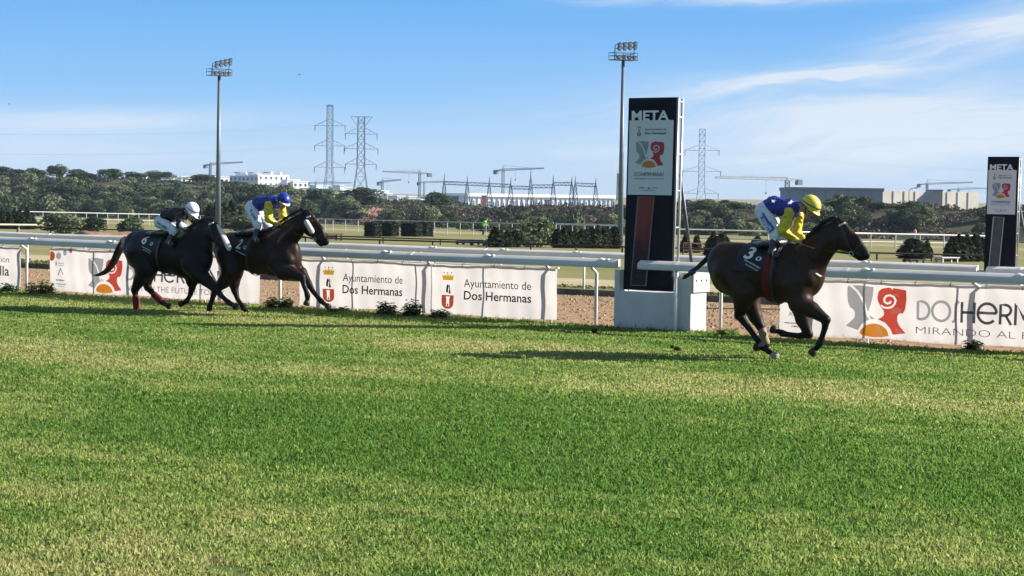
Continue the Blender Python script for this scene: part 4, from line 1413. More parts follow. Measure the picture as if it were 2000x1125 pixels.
# ------------------------------------------------------------------ horse 3 (right)
H3 = Frame((1530, 702), 2.96, (1280, 340))
n_, f_ = -0.15, 0.15
def col3(V, C):
    # white blaze on the face is narrow; belly a little lighter
    return C
spec3 = dict(
    coat=(0.0260, 0.0122, 0.0076), legs=(0.0034, 0.0027, 0.0027), muzzle=(0.009, 0.0055, 0.0045),
    trunk=[((455, 545), (600, 556), 140, 148, .74), ((600, 556), (735, 574), 148, 160, .74), ((735, 574), (850, 562), 160, 138, .66),
           ((765, 452), (850, 455), 48, 46, .5), ((405, 482), (490, 480), 84, 80, 1.0), ((412, 520), (430, 590), 114, 108, .95),
           ((866, 585), (880, 618), 94, 78, .85), ((904, 588), (884, 655), 52, 44, 1.9)],
    legs_pts=[
        [(430, 560, n_ + .02, 100), (516, 690, n_, 72), (500, 762, n_, 47), (484, 815, n_, 33), (540, 890, n_, 20), (596, 968, n_, 19), (622, 1000, n_, 24), (655, 1026, n_, 17), (684, 1046, n_, 18)],
        [(440, 570, f_ - .02, 100), (530, 700, f_, 70), (578, 822, f_, 42), (610, 884, f_, 31), (626, 930, f_, 20), (640, 978, f_, 20), (640, 990, f_, 24), (618, 1004, f_, 17), (597, 1002, f_, 18)],
        [(815, 640, n_ + .02, 90), (835, 745, n_, 60), (905, 785, n_, 46), (986, 842, n_, 31), (980, 890, n_, 20), (958, 960, n_, 19), (950, 978, n_, 24), (932, 1004, n_, 17), (916, 1022, n_, 18)],
        [(820, 640, f_ - .02, 90), (838, 748, f_, 58), (852, 840, f_, 43), (886, 926, f_, 30), (830, 936, f_, 20), (752, 925, f_, 19), (734, 920, f_, 23), (712, 910, f_, 17), (694, 903, f_, 18)]],
    hooves=[M_HOOFW, M_HOOF, M_HOOF, M_HOOF],
    neck=[((905, 480), (985, 390), 112, 80, .5), ((985, 390), (1052, 318), 80, 58, .48), ((880, 470), (930, 390), 60, 56, .5)],
    head=[((1062, 302), (1088, 372), 50, 71, .52), ((1088, 372), (1145, 402), 68, 55, .55), ((1145, 402), (1196, 458), 54, 38, .62),
          ((1196, 458), (1215, 470), 36, 27, .8), ((1150, 455), (1186, 486), 26, 17, .8)],
    ears=[((1045, 285, -.05), (1030, 245, -.06), 14, 4), ((1070, 282, .05), (1078, 236, .06), 14, 4)],
    muscle=[((842, 515, -.125), (888, 610, -.125), 50, 42), ((790, 640, -.105), (835, 705, -.125), 42, 34), ((425, 478, -.12), (520, 520, -.155), 56, 40), ((395, 560, -.13), (440, 660, -.15), 58, 46), ((1076, 372, -.055), (1092, 412, -.05), 30, 24), ((930, 470, -.07), (1000, 385, -.05), 44, 32)],
    eye=(1108, 345), nostril=(1222, 462), poll=(1062, 252), forelock=(0.10, -0.10),
    crest=[(845, 415), (905, 362), (960, 305), (1010, 266), (1050, 250)], mane_side=-1,
    tail=[(322, 462, 0, 24), (288, 500, 0, 22), (240, 542, 0, 17), (205, 572, 0, 15), (180, 590, 0, 17), (160, 592, 0, 14)], strands=34,
    cloth=(545, 760, 562, 90), text=[('3', (553, 452), 0.125, 0.19, -14, 0.035), ('GRAN HIPÓDROMO', (556, 520), 0.26, 0.026, -25, 0.02), ('DE ANDALUCÍA', (560, 541), 0.20, 0.022, -25, 0.02)],
    logo=(605, 492), saddle=[((590, 402), (660, 408), 16, 26, 5.0), ((660, 408), (745, 398), 26, 30, 4.0)],
    girths=[((700, 570), (-20, 170), 0.115, M_REDWEB, 'girth'), ((730, 570), (-14, 170), 0.05, M_LEATHER, 'under_girth')],
    bridle=[([(1046, 268), (1075, 320), (1128, 440)], 0.022, False), ([(1190, 392), (1140, 455)], 0.022, False), ([(1128, 440), (1185, 470)], 0.02, False), ([(1055, 300), (1085, 282), (1112, 276)], 0.020, True)],
    bit=(1142, 462), rein_hand=(838, 400),
    extra=[('breast_strap', [(955, 572), (966, 586), (974, 600)], 0.018, M_TACKW)],
    wraps=[('tail_tape', (222, 560, 0), (206, 572, 0), 19, 19, mat('blue tape', (0.02, 0.05, 0.14), None, 10, 0.5)), ('white_sock', (612, 986, n_), (622, 998, n_), 20, 22, mat('white sock', (0.16, 0.16, 0.16), (0.08, 0.08, 0.08), 25, 0.7)),
           ('lit_leg_wrap', (616, 898, f_), (638, 972, f_), 25, 24, mat('sunlit leg wrap', (0.26, 0.20, 0.13), (0.18, 0.14, 0.09), 20, 0.7))])  # leg wrap; its tan has the sunlit edge of the cannon put in
h3, sk3 = make_horse('dark bay race horse number 3 galloping alone on the right with a red girth', H3, spec3)

# ------------------------------------------------------------------ horse 2 (middle left)
H2 = Frame((500, 614), 3.75, (160, 340))
spec2 = dict(
    coat=(0.0140, 0.0058, 0.0038), legs=(0.0040, 0.0030, 0.0030), muzzle=(0.006, 0.0036, 0.003),
    trunk=[((1125, 566), (1290, 580), 122, 146, .74), ((1290, 580), (1420, 584), 146, 156, .74), ((1420, 584), (1490, 580), 156, 128, .66),
           ((1370, 448), (1440, 450), 44, 44, .5), ((1060, 510), (1140, 500), 66, 62, 1.0), ((1070, 550), (1085, 610), 110, 104, .95),
           ((1500, 590), (1525, 640), 96, 74, .85), ((1535, 630), (1535, 670), 46, 46, 2.0)],
    legs_pts=[
        [(1080, 590, n_ + .02, 96), (1100, 710, n_, 72), (1040, 790, n_, 48), (975, 853, n_, 32), (955, 915, n_, 21), (938, 962, n_, 20), (934, 978, n_, 24), (931, 995, n_, 18), (930, 1008, n_, 19)],
        [(1090, 590, f_ - .02, 96), (1112, 710, f_, 68), (1112, 790, f_, 47), (1120, 850, f_, 32), (1140, 915, f_, 20), (1172, 962, f_, 19), (1184, 982, f_, 23), (1205, 1008, f_, 17), (1224, 1026, f_, 18)],
        [(1450, 650, n_ + .02, 88), (1480, 715, n_, 58), (1545, 728, n_, 44), (1612, 756, n_, 31), (1628, 820, n_, 20), (1648, 875, n_, 20), (1652, 890, n_, 24), (1652, 915, n_, 18), (1648, 935, n_, 19)],
        [(1470, 640, f_ - .02, 88), (1530, 690, f_, 58), (1606, 724, f_, 44), (1658, 800, f_, 31), (1694, 862, f_, 20), (1738, 915, f_, 20), (1752, 930, f_, 23), (1775, 950, f_, 17), (1795, 964, f_, 18)]],
    hooves=[M_HOOF] * 4,
    neck=[((1470, 490), (1555, 405), 112, 82, .5), ((1555, 405), (1630, 332), 82, 60, .48), ((1440, 460), (1500, 400), 56, 54, .5)],
    head=[((1645, 312), (1676, 382), 52, 72, .52), ((1676, 382), (1728, 426), 69, 56, .55), ((1728, 426), (1768, 488), 55, 36, .62),
          ((1768, 488), (1786, 496), 35, 27, .8), ((1725, 480), (1752, 516), 26, 17, .8)],
    ears=[((1620, 280, -.05), (1598, 246, -.06), 15, 4), ((1665, 282, .05), (1684, 248, .06), 15, 4)],
    muscle=[((1470, 530, -.125), (1515, 630, -.125), 50, 42), ((1410, 650, -.105), (1462, 708, -.125), 42, 34), ((1080, 500, -.12), (1170, 540, -.155), 54, 40), ((1665, 382, -.055), (1682, 420, -.05), 30, 24), ((1495, 480, -.07), (1570, 400, -.05), 44, 32)],
    eye=(1700, 345), nostril=(1790, 488), poll=(1640, 262), forelock=(0.11, -0.10),
    crest=[(1385, 405), (1450, 366), (1520, 318), (1580, 280), (1630, 258)], mane_side=-1,
    tail=[(965, 520, 0.05, 26), (930, 580, 0.1, 30), (915, 660, 0.12, 24), (905, 730, 0.12, 8)],
    cloth=(1085, 1330, 580, 88), text=[('2', (1163, 512), 0.105, 0.19, -10, 0.035), ('GRAN HIPÓDROMO', (1165, 573), 0.25, 0.024, -18, 0.02), ('DE ANDALUCÍA', (1170, 592), 0.19, 0.020, -18, 0.02)],
    logo=(1203, 540), saddle=[((1160, 432), (1240, 432), 16, 26, 5.0), ((1240, 432), (1330, 425), 26, 30, 4.0)],
    girths=[((1290, 580), (-14, 170), 0.06, M_LEATHER, 'girth')],
    bridle=[([(1635, 275), (1662, 330), (1712, 458)], 0.022, False), ([(1765, 400), (1722, 478)], 0.022, False), ([(1640, 318), (1672, 306), (1716, 300)], 0.026, True)],
    bit=(1722, 478), rein_hand=(1440, 360), extra=[],
    wraps=[('cheek_roll', (1645, 352, -.13), (1684, 420, -.13), 19, 20, M_SHEEP), ('cheek_roll', (1645, 352, .13), (1684, 420, .13), 19, 20, M_SHEEP)])
h2, sk2 = make_horse('bay race horse number 2 with a pale sheepskin cheek roll, second of the left pair', H2, spec2)

# ------------------------------------------------------------------ horse 6 (left)
H6 = Frame((285, 606), 3.75, (160, 340))
def col6(V, C):
    # white blaze down the front of the face
    a = H6.P(1003, 362, -.11); b = H6.P(1084, 545, -.20)
    ab = b - a
    t = np.clip(((V - a) @ ab) / (ab @ ab), 0, 1)
    d = np.linalg.norm(V - (a + t[:, None] * ab), axis=1)
    w = np.clip((0.062 - d) / 0.012, 0, 1)[:, None]
    return C * (1 - w) + np.array([0.52, 0.47, 0.45]) * w
spec6 = dict(
    coat=(0.0032, 0.0022, 0.0020), legs=(0.003, 0.0026, 0.0026), muzzle=(0.005, 0.004, 0.004), colour=col6,
    trunk=[((470, 560), (630, 572), 125, 147, .74), ((630, 572), (770, 600), 147, 156, .74), ((770, 600), (850, 610), 152, 126, .66),
           ((730, 470), (800, 470), 46, 46, .5), ((400, 490), (480, 488), 68, 66, 1.0), ((410, 540), (425, 600), 112, 104, .95),
           ((845, 620), (858, 660), 92, 74, .85), ((865, 650), (868, 690), 40, 40, 2.0)],
    legs_pts=[
        [(420, 580, n_ + .02, 96), (470, 700, n_, 72), (425, 775, n_, 48), (386, 848, n_, 32), (394, 905, n_, 21), (402, 958, n_, 21), (403, 972, n_, 25), (405, 988, n_, 18), (406, 1002, n_, 19)],
        [(430, 580, f_ - .02, 96), (480, 705, f_, 68), (472, 775, f_, 46), (482, 830, f_, 32), (530, 885, f_, 21), (575, 925, f_, 21), (588, 936, f_, 24), (608, 952, f_, 17), (626, 962, f_, 18)],
        [(820, 660, n_ + .02, 86), (860, 730, n_, 58), (915, 780, n_, 44), (984, 850, n_, 31), (1020, 890, n_, 20), (1062, 930, n_, 20), (1076, 942, n_, 23), (1098, 956, n_, 17), (1118, 966, n_, 18)],
        [(810, 660, f_ - .02, 86), (815, 740, f_, 58), (806, 790, f_, 42), (808, 832, f_, 28), (796, 880, f_, 20), (774, 920, f_, 19), (766, 930, f_, 22), (750, 940, f_, 17), (735, 946, f_, 18)]],
    hooves=[M_HOOF] * 4,
    neck=[((805, 500), (880, 435), 118, 92, .5), ((880, 435), (938, 380), 90, 62, .48), ((780, 470), (840, 410), 60, 56, .5), ((905, 470, -.03), (915, 520, -.04), 62, 50, .5)],
    head=[((942, 368, -.03), (968, 425, -.07), 54, 72, .60), ((968, 425, -.07), (1012, 466, -.11), 68, 54, .66), ((1012, 466, -.11), (1054, 526, -.16), 53, 37, .75),
          ((1054, 526, -.16), (1068, 540, -.18), 36, 28, .85), ((1005, 510, -.13), (1036, 552, -.17), 26, 17, .8)],
    ears=[((922, 348, -.06), (912, 312, -.08), 15, 4), ((960, 340, .03), (966, 306, .04), 15, 4)],
    muscle=[((812, 550, -.125), (848, 645, -.125), 50, 42), ((760, 660, -.105), (815, 715, -.125), 42, 34), ((420, 490, -.12), (510, 525, -.155), 54, 40), ((390, 565, -.13), (430, 660, -.15), 56, 46)],
    eye=(978, 395), nostril=(1068, 545), poll=(940, 328), forelock=(0.08, -0.10),
    crest=[(770, 432), (810, 400), (850, 365), (895, 335), (930, 322)], mane_side=-1,
    tail=[(308, 488, 0, 34), (270, 560, 0, 40), (235, 640, 0, 36), (190, 705, 0, 25), (130, 736, 0, 13), (82, 742, 0, 4)], strands=70,
    cloth=(440, 650, 572, 88), text=[('6', (472, 484), 0.105, 0.19, -10, 0.035), ('GRAN HIPÓDROMO', (475, 545), 0.25, 0.024, -20, 0.02), ('DE ANDALUCÍA', (482, 562), 0.19, 0.020, -20, 0.02)],
    logo=(514, 516), saddle=[((520, 432), (600, 436), 16, 26, 5.0), ((600, 436), (690, 432), 26, 30, 4.0)],
    girths=[((640, 580), (-14, 170), 0.06, M_LEATHER, 'girth')],
    bridle=[([(935, 345), (960, 385), (1005, 500)], 0.022, False), ([(1045, 440), (1005, 512)], 0.022, False), ([(945, 372), (975, 352), (1008, 348)], 0.022, True)],
    bit=(1008, 515), rein_hand=(770, 410), extra=[],
    wraps=[('leg_bandage', (394, 905, n_), (402, 975, n_), 26, 27, mat('red bandage', (0.15, 0.014, 0.013), (0.10, 0.010, 0.010), 30, 0.8)), ('leg_bandage', (530, 885, f_), (582, 930, f_), 26, 26, mat('red bandage', (0.3, 0.02, 0.02)))])
h6, sk6 = make_horse('black race horse number 6 with a white blaze and red hind bandages', H6, spec6)

# ================================================================== RIDERS
M_SKIN = mat_attr('skin', 0.5, 0.4, 0.0, fscale=40, var=0.08)
M_BLUE = mat('royal blue silk', (0.010, 0.022, 0.23), (0.007, 0.015, 0.16), 7, 0.42, 0.5, spec=0.4, bscale=9)
M_YELLOW = mat('yellow silk', (0.56, 0.46, 0.030), (0.45, 0.37, 0.020), 6, 0.38, 0.7, spec=0.4, bscale=11)
M_BLACKSILK = mat('black silk', (0.009, 0.010, 0.018), (0.014, 0.015, 0.026), 7, 0.42, 0.5, bscale=9)
M_WHITESILK = mat('white silk', (0.66, 0.68, 0.72), (0.55, 0.57, 0.60), 7, 0.5, 0.5, bscale=11)
M_BREECH = mat('white breeches', (0.58, 0.62, 0.68), (0.50, 0.54, 0.60), 8, 0.6, 0.4, bscale=12)
M_BOOT = mat('black boot', (0.007, 0.007, 0.009), (0.012, 0.012, 0.014), 9, 0.25, spec=0.5)
M_HELY = mat('yellow cap silk', (0.62, 0.54, 0.10), (0.52, 0.45, 0.07), 9, 0.35, 0.4, bscale=16)
M_HELW = mat('white cap silk', (0.70, 0.72, 0.80), (0.62, 0.64, 0.72), 9, 0.35, 0.3, bscale=16)
M_HELB = mat('blue cap silk', (0.016, 0.04, 0.30), (0.012, 0.03, 0.22), 9, 0.35, 0.4, bscale=16)
M_GLOVE = mat('dark strap', (0.012, 0.012, 0.014), None, 9, 0.5)
SKINC = (0.36, 0.20, 0.14)

def make_rider(label, fr, s):
    t = local_root('person', label, 'jockey', fr.O)
    P = fr.P
    mpp = fr.mpp
    hipL, hipR = -0.10, 0.10
    col = SKINC
    # ---- clothing
    tor = [fr.c(s['hip'], s['waist'], s['rhip'] * .92, s['rwaist'], (0, 0, 0), 1.12, 0.05), fr.c(s['waist'], s['chest'], s['rwaist'], s['rchest'], (0, 0, 0), 1.22, 0.05),
           fr.c(s['chest'], s['neck'], s['rchest'] * .8, s['rchest'] * .52, (0, 0, 0), 1.1, 0.05)]
    for sh, sg in ((s['sh_n'], -1), (s['sh_f'], 1)):
        a = P(*s['chest']); b = P(*sh)
        tor.append(cone(a, b + np.array([0, -sg * 0.02, 0]), s['rchest'] * mpp * .72, 0.062, (0, 0, 0), 1, 0.05))
    body_t = [p for p in tor]
    vest = [dict(p, ra=p['ra'] + .004, rb=p['rb'] + .004) for p in tor[:3]] + tor[3:]
    # keep the shirt off the seat
    vest[0] = fr.c(s['shirt_end'], s['waist'], s['rhip'] * .96, s['rwaist'] * 1.04, (0, 0, 0), 1.12, 0.05)
    vest_o, Vv, Qv = blob('vest', vest, 0.0115, s['m_vest'], t, folds=0.022)
    arms = []
    for key, m in (('arm_n', s['m_sleeve']), ('arm_f', s['m_sleeve'])):
        (x0, y0, l0, r0), (x1, y1, l1, r1), (x2, y2, l2, r2) = s[key]
        r0, r1 = r0 * .92, r1 * .9
        a = [fr.c((x0, y0, l0), (x1, y1, l1), r0, r1, (0, 0, 0), 1, 0.03), fr.c((x1, y1, l1), (x2, y2, l2), r1, r2, (0, 0, 0), 1, 0.03)]
        # baggy silk above the elbow
        mx = ((x0 * .45 + x1 * .55), (y0 * .45 + y1 * .55), (l0 + l1) / 2)
        a.append(fr.c(mx, (x1, y1, l1), r0 * 1.02, r1 * 1.08, (0, 0, 0), 1, 0.03))
        blob('sleeve', a, 0.0105, m, t, folds=0.024)
        arms.append([dict(p, ra=p['ra'] * .72, rb=p['rb'] * .72, col=np.array(col)) for p in a[:2]])
    breech = [fr.c((s['hip'][0], s['hip'][1], -.06), (s['hip'][0], s['hip'][1], .06), s['rhip'], s['rhip'], (0, 0, 0), 1, 0.05)]
    legs, boots = [], []
    for key in ('leg_n', 'leg_f'):
        (x0, y0, l0, r0), (x1, y1, l1, r1), (x2, y2, l2, r2), (x3, y3, l3, r3) = s[key]
        mid = ((x0 + x1) / 2, (y0 + y1) / 2, (l0 + l1) / 2)
        breech += [fr.c((x0, y0, l0), mid, r0, (r0 + r1) * .53, (0, 0, 0), 1, 0.05), fr.c(mid, (x1, y1, l1), (r0 + r1) * .53, r1, (0, 0, 0), 1, 0.05)]
        cut = tuple(np.array((x1, y1, l1)) * .72 + np.array((x2, y2, l2)) * .28)
        breech.append(fr.c((x1, y1, l1), cut, r1, r1 * .82, (0, 0, 0), 1, 0.03))
        bt = [fr.c(cut, (x2, y2, l2), r1 * .80, r2, (0, 0, 0), 1, 0.02), fr.c((x2, y2, l2), (x3, y3, l3), r2, r3, (0, 0, 0), 1, 0.03)]
        boots.append(bt)
        legs += [dict(p, ra=p['ra'] * .8, rb=p['rb'] * .8, col=np.array(col)) for p in breech[-3:] + bt]
    br_o, Vb, Qb = blob('breeches', breech, 0.0115, M_BREECH, t, folds=0.017)
    for bt in boots:
        b_o, _, _ = blob('boot', bt, 0.0125, M_BOOT, t)
    # stirrups
    for key in ('leg_n', 'leg_f'):
        a = P(*s[key][2][:3]); b = P(*s[key][3][:3])
        c = a * .45 + b * .55
        q = MB(); q.tube([c + np.array([0, 0.055 * math.sin(x), 0.055 * math.cos(x) + 0.01]) for x in np.linspace(0, 2 * math.pi, 15)], 0.006, 6)
        st = q.obj('stirrup', M_STEEL, t, smooth_=True)
    # ---- head
    hc = P(*s['head'])
    tilt = R(s['tilt'])                      # face looks forward and down
    yaw = R(s.get('yaw', 0))
    fwd = np.array([math.cos(tilt) * math.cos(yaw), -math.sin(yaw), -math.sin(tilt) * math.cos(yaw)])
    upv = np.array([math.sin(tilt), 0, math.cos(tilt)])
    sid = np.cross(upv, fwd)
    H = lambda f, u, l: hc + fwd * f + upv * u + sid * l
    dark = (0.10, 0.045, 0.035)
    head = [cone(H(-.015, .015, 0), H(.02, .0, 0), .098, .088, col, 0.86, .03), cone(H(.03, -.05, 0), H(.062, -.115, 0), .068, .036, col, 0.9, .03),
            cone(H(.092, -.018, 0), H(.112, -.060, 0), .011, .017, col, 1, .012), cone(H(.082, -.093, -.022), H(.082, -.093, .022), .010, .010, dark, 1, .008),
            cone(H(.080, -.006, -.05), H(.088, -.004, .05), .012, .012, col, 1, .015)]
    for l in (-1, 1):
        head.append(cone(H(-.01, -.02, l * .083), H(-.012, -.055, l * .08), .018, .013, col, 1, .012))
    neckp = [cone(P(*s['neck']), H(-.03, -.06, 0), s['rchest'] * mpp * .5, .060, col, 1, .04)]
    # ---- hands holding the reins
    hands = []
    for key, sg in (('arm_n', -1), ('arm_f', 1)):
        w = P(*s[key][2][:3]); h = P(*s['hand_n' if sg < 0 else 'hand_f'])
        d = (h - w) / np.linalg.norm(h - w)
        sidev = np.array([0, 1.0, 0]); dn = np.cross(sidev, d)
        if dn[2] > 0: dn = -dn
        c = w + d * 0.055
        hands.append(cone(w, c, .026, .030, col, 1, .02))
        hands.append(cone(c - sidev * .022, c + sidev * .022, .023, .021, col, 1, .015))
        for q, ln in zip((-0.031, -0.010, 0.011, 0.031), (.036, .043, .041, .032)):
            k0 = c + d * .020 + sidev * q
            k1 = k0 + d * ln * .8 + dn * .010
            k2 = k1 + dn * .028 - d * .006
            k3 = k2 - d * .024 + dn * .004
            hands += [cone(k0, k1, .0105, .0100, col, 1, .004), cone(k1, k2, .0100, .0092, col, 1, .004), cone(k2, k3, .0092, .0082, col, 1, .004)]
        tb = c - sidev * sg * .030 - d * .010
        t1 = tb + d * .030 - sidev * sg * .012 - dn * .008
        hands += [cone(tb, t1, .013, .0110, col, 1, .006), cone(t1, t1 + d * .026 + sidev * sg * .006 + dn * .006, .0110, .0088, col, 1, .004)]
    bodyp = [dict(p, ra=p['ra'] * .8, rb=p['rb'] * .8, col=np.array(col)) for p in body_t] + legs + arms[0] + arms[1] + neckp + head + hands
    bodyp.append(fr.c((s['hip'][0], s['hip'][1], -.05), (s['hip'][0], s['hip'][1], .05), s['rhip'] * .8, s['rhip'] * .8, col, 1, 0.05))
    blob('body', bodyp, 0.0078, M_SKIN, t, relax=1)
    for l in (-1, 1):
        q = MB(); q.ellipsoid(H(.083, -.020, l * .034), (0.011, 0.013, 0.009), None, 10, 6); q.obj('eye', M_EYE, t, smooth_=True)
    # hair at the nape
    blob('hair', [cone(H(-.075, -.02, -.03), H(-.075, -.02, .03), .030, .030, (0, 0, 0), 1, .02), cone(H(-.03, -.005, -.075), H(-.06, -.02, -.05), .02, .02, (0, 0, 0), 1, .02), cone(H(-.03, -.005, .075), H(-.06, -.02, .05), .02, .02, (0, 0, 0), 1, .02)], 0.009, M_HAIR, t)
    # ---- helmet with silk cover and peak
    rh = s['rhel'] * mpp
    ctr = H(0.0, 0.035, 0)
    q = MB(); vs, fs = [], []
    nu, nv = 28, 12
    for j in range(nv + 1):
        th = R(2 + 98 * j / nv)
        for i in range(nu):
            ph = 2 * math.pi * i / nu
            seam = 1 + 0.018 * abs(math.sin(ph * 3)) ** 6 * math.sin(th)
            rr = rh * seam * (1.0 if j < nv else 1.035)
            vs.append(ctr + fwd * (rr * 1.12 * math.sin(th) * math.cos(ph)) + sid * (rr * 0.92 * math.sin(th) * math.sin(ph)) + upv * (rr * 0.98 * math.cos(th)))
    for j in range(nv):
        for i in range(nu):
            a, b = j * nu + i, j * nu + (i + 1) % nu
            fs.append((a, b, b + nu, a + nu))
    fs.append(tuple(reversed(range(nu))))
    q.add(vs, fs)
    hel = thicken(q.obj('helmet', s['m_hel'], t, smooth_=True), 0.008)
    # peak
    q = MB(); vs, fs = [], []
    m_ = 14
    for j in range(4):
        for i in range(m_ + 1):
            ph = R(-62 + 124 * i / m_)
            ex = 1.0 + (0.34 * (j / 3)) * math.cos(ph) ** 1.5
            vs.append(ctr + fwd * (rh * 1.12 * ex * math.cos(ph)) + sid * (rh * 0.93 * (1 + 0.04 * j) * math.sin(ph)) + upv * (-rh * 0.10 - rh * 0.16 * (j / 3)))
    for j in range(3):
        for i in range(m_):
            a = j * (m_ + 1) + i
            fs.append((a, a + 1, a + m_ + 2, a + m_ + 1))
    q.add(vs, fs)
    thicken(q.obj('peak', s.get('m_peak', s['m_hel']), hel, smooth_=True), 0.008)
    # chin strap
    q = MB()
    for l in (-1, 1):
        q.tube([H(.0, -.0, l * .088), H(.03, -.07, l * .068), H(.055, -.135, l * .012)], 0.007, 6)
    q.obj('chin_strap', M_GLOVE, hel, smooth_=True)
    # elastic of the goggles round the cap
    q = MB()
    q.tube([ctr + fwd * (rh * 1.13 * math.cos(x) * .985) + sid * (rh * 0.95 * math.sin(x)) + upv * (rh * (0.10 + 0.22 * math.cos(x))) for x in np.linspace(0, 2 * math.pi, 33)], 0.007, 6)
    q.obj('goggle_strap', M_GLOVE, hel, smooth_=True)
    # goggles pushed over the eyes / on the peak
    if s.get('goggles'):
        q = MB(); q.tube([H(.095 - .04 * abs(l), -.012, l * .075) for l in np.linspace(-1, 1, 9)], [0.014] + [0.022] * 7 + [0.014], 8)
        q.obj('goggles', mat('smoked goggles', (0.02, 0.02, 0.022), None, 9, 0.15), t, smooth_=True)
    return t, Skin(Vv, Qv), Skin(Vb, Qb)

R3 = H3.with_crop(6.252, (1450, 360))
s3 = dict(hip=(262, 318), rhip=96, waist=(380, 272), rwaist=112, chest=(575, 288), rchest=106, neck=(690, 275), shirt_end=(330, 285),
          sh_n=(575, 335, -.17), sh_f=(665, 350, .17),
          arm_n=[(565, 345, -.185, 66), (492, 560, -.23, 56), (655, 685, -.095, 33)], arm_f=[(690, 385, .18, 58), (652, 560, .22, 52), (748, 680, .085, 33)],
          hand_n=(740, 725, -.06), hand_f=(800, 712, .05),
          leg_n=[(252, 335, -.11, 96), (398, 605, -.25, 62), (362, 830, -.32, 48), (420, 872, -.32, 38)],
          leg_f=[(270, 335, .11, 96), (505, 660, .25, 62), (440, 850, .32, 48), (500, 880, .32, 38)],
          head=(820, 275), tilt=38, yaw=8, rhel=116, m_vest=M_BLUE, m_sleeve=M_YELLOW, m_hel=M_HELY, goggles=True)
r3, vk3, bk3 = make_rider('jockey in blue vest with white stars, yellow sleeves and yellow cap, on horse number 3', R3, s3)

def star(fr, sk, parent, c, rad, rot, sy):
    o = fr.P(*c, sy)
    pts = []
    for i in range(10):
        a = R(rot + 36 * i); q = rad * (1 if i % 2 == 0 else 0.45)
        pts.append((o[0] + q * math.cos(a), o[2] + q * math.sin(a)))
    ctr = [(o[0], o[2])]
    pp, f = fine(ctr + pts, [(0, 1 + i, 1 + (i + 1) % 10) for i in range(10)])
    v = sk.drape(pp, -1, 0.012)
    mesh_obj('star', v, f, M_PRINT, parent, fix=False)
vest3 = [k for k in KIDS(r3) if k.name.startswith('vest')][0]
for c, rot, sy in (((430, 205), 80, -.03), ((622, 222), 100, -.03), ((402, 385), 60, -.10)):
    star(R3, vk3, vest3, c, 0.038, rot, sy)
br3 = [k for k in KIDS(r3) if k.name.startswith('breeches')][0]
def thigh_band(fr, sk, parent, a, b, w, m, s, mt, tw):
    pa, pb = fr.P(*a, -0.20), fr.P(*b, -0.26)
    if m is not None:
        v, f = sk.strap([(pa[0], pa[2]), (pb[0], pb[2])], w, -1, 0.012)
        mesh_obj('thigh_band', v, f, m, parent, fix=False)
    ang = math.degrees(math.atan2(pb[2] - pa[2], pb[0] - pa[0]))
    L = np.linalg.norm(pb - pa) * tw
    cast_text(sk, fr, s, ((a[0] + b[0]) / 2, (a[1] + b[1]) / 2), L, w * .62, ang, 0.03, 0.017, mt, parent, 'lettering')
M_BANDB = mat('blue band', (0.03, 0.10, 0.32), None, 9, 0.5)
thigh_band(R3, bk3, br3, (250, 365), (392, 575), 0.085, M_BANDB, 'EL ADRIATY', M_PRINT, 0.85)

R2 = H2.with_crop(8.655, (460, 360))
s2 = dict(hip=(278, 380), rhip=98, waist=(420, 330), rwaist=108, chest=(610, 300), rchest=102, neck=(720, 275), shirt_end=(370, 345),
          sh_n=(575, 340, -.17), sh_f=(720, 345, .17),
          arm_n=[(562, 350, -.185, 68), (552, 590, -.22, 58), (690, 672, -.095, 34)], arm_f=[(785, 385, .18, 58), (808, 580, .20, 52), (745, 650, .085, 33)],
          hand_n=(750, 668, -.05), hand_f=(710, 690, .05),
          leg_n=[(262, 410, -.11, 98), (380, 690, -.25, 68), (330, 930, -.32, 50), (392, 965, -.32, 40)],
          leg_f=[(290, 410, .11, 98), (560, 720, .25, 64), (480, 930, .32, 50), (540, 960, .32, 40)],
          head=(798, 285), tilt=30, yaw=18, rhel=116, m_vest=M_BLUE, m_sleeve=M_YELLOW, m_hel=M_HELB, m_peak=M_TACKW, goggles=False)
r2, vk2, bk2 = make_rider('jockey in plain blue vest with yellow sleeves and blue cap, on horse number 2', R2, s2)
br2 = [k for k in KIDS(r2) if k.name.startswith('breeches')][0]
thigh_band(R2, bk2, br2, (300, 425), (380, 590), 0.055, None, 'EL ADRI', M_CLOTH, 0.95)

R6 = H6.with_crop(8.655, (280, 370))
s6 = dict(hip=(300, 540), rhip=96, waist=(425, 440), rwaist=112, chest=(610, 405), rchest=104, neck=(715, 360), shirt_end=(390, 470),
          sh_n=(610, 450, -.17), sh_f=(735, 430, .17),
          arm_n=[(610, 465, -.185, 68), (610, 610, -.23, 58), (735, 660, -.10, 34)], arm_f=[(800, 470, .18, 56), (910, 560, .20, 50), (880, 690, .09, 33)],
          hand_n=(790, 695, -.05), hand_f=(868, 735, .06),
          leg_n=[(285, 560, -.11, 96), (520, 690, -.25, 58), (420, 905, -.32, 50), (490, 935, -.32, 40)],
          leg_f=[(310, 560, .11, 96), (560, 720, .25, 58), (460, 915, .32, 50), (530, 945, .32, 40)],
          head=(812, 365), tilt=35, yaw=15, rhel=118, m_vest=M_BLACKSILK, m_sleeve=M_BLACKSILK, m_hel=M_HELW, goggles=False)
r6, vk6, bk6 = make_rider('jockey in black silks with white cuffs and white cap, on horse number 6', R6, s6)
br6 = [k for k in KIDS(r6) if k.name.startswith('breeches')][0]
thigh_band(R6, bk6, br6, (265, 545), (460, 655), 0.07, None, 'Ursula', M_CLOTH, 0.9)
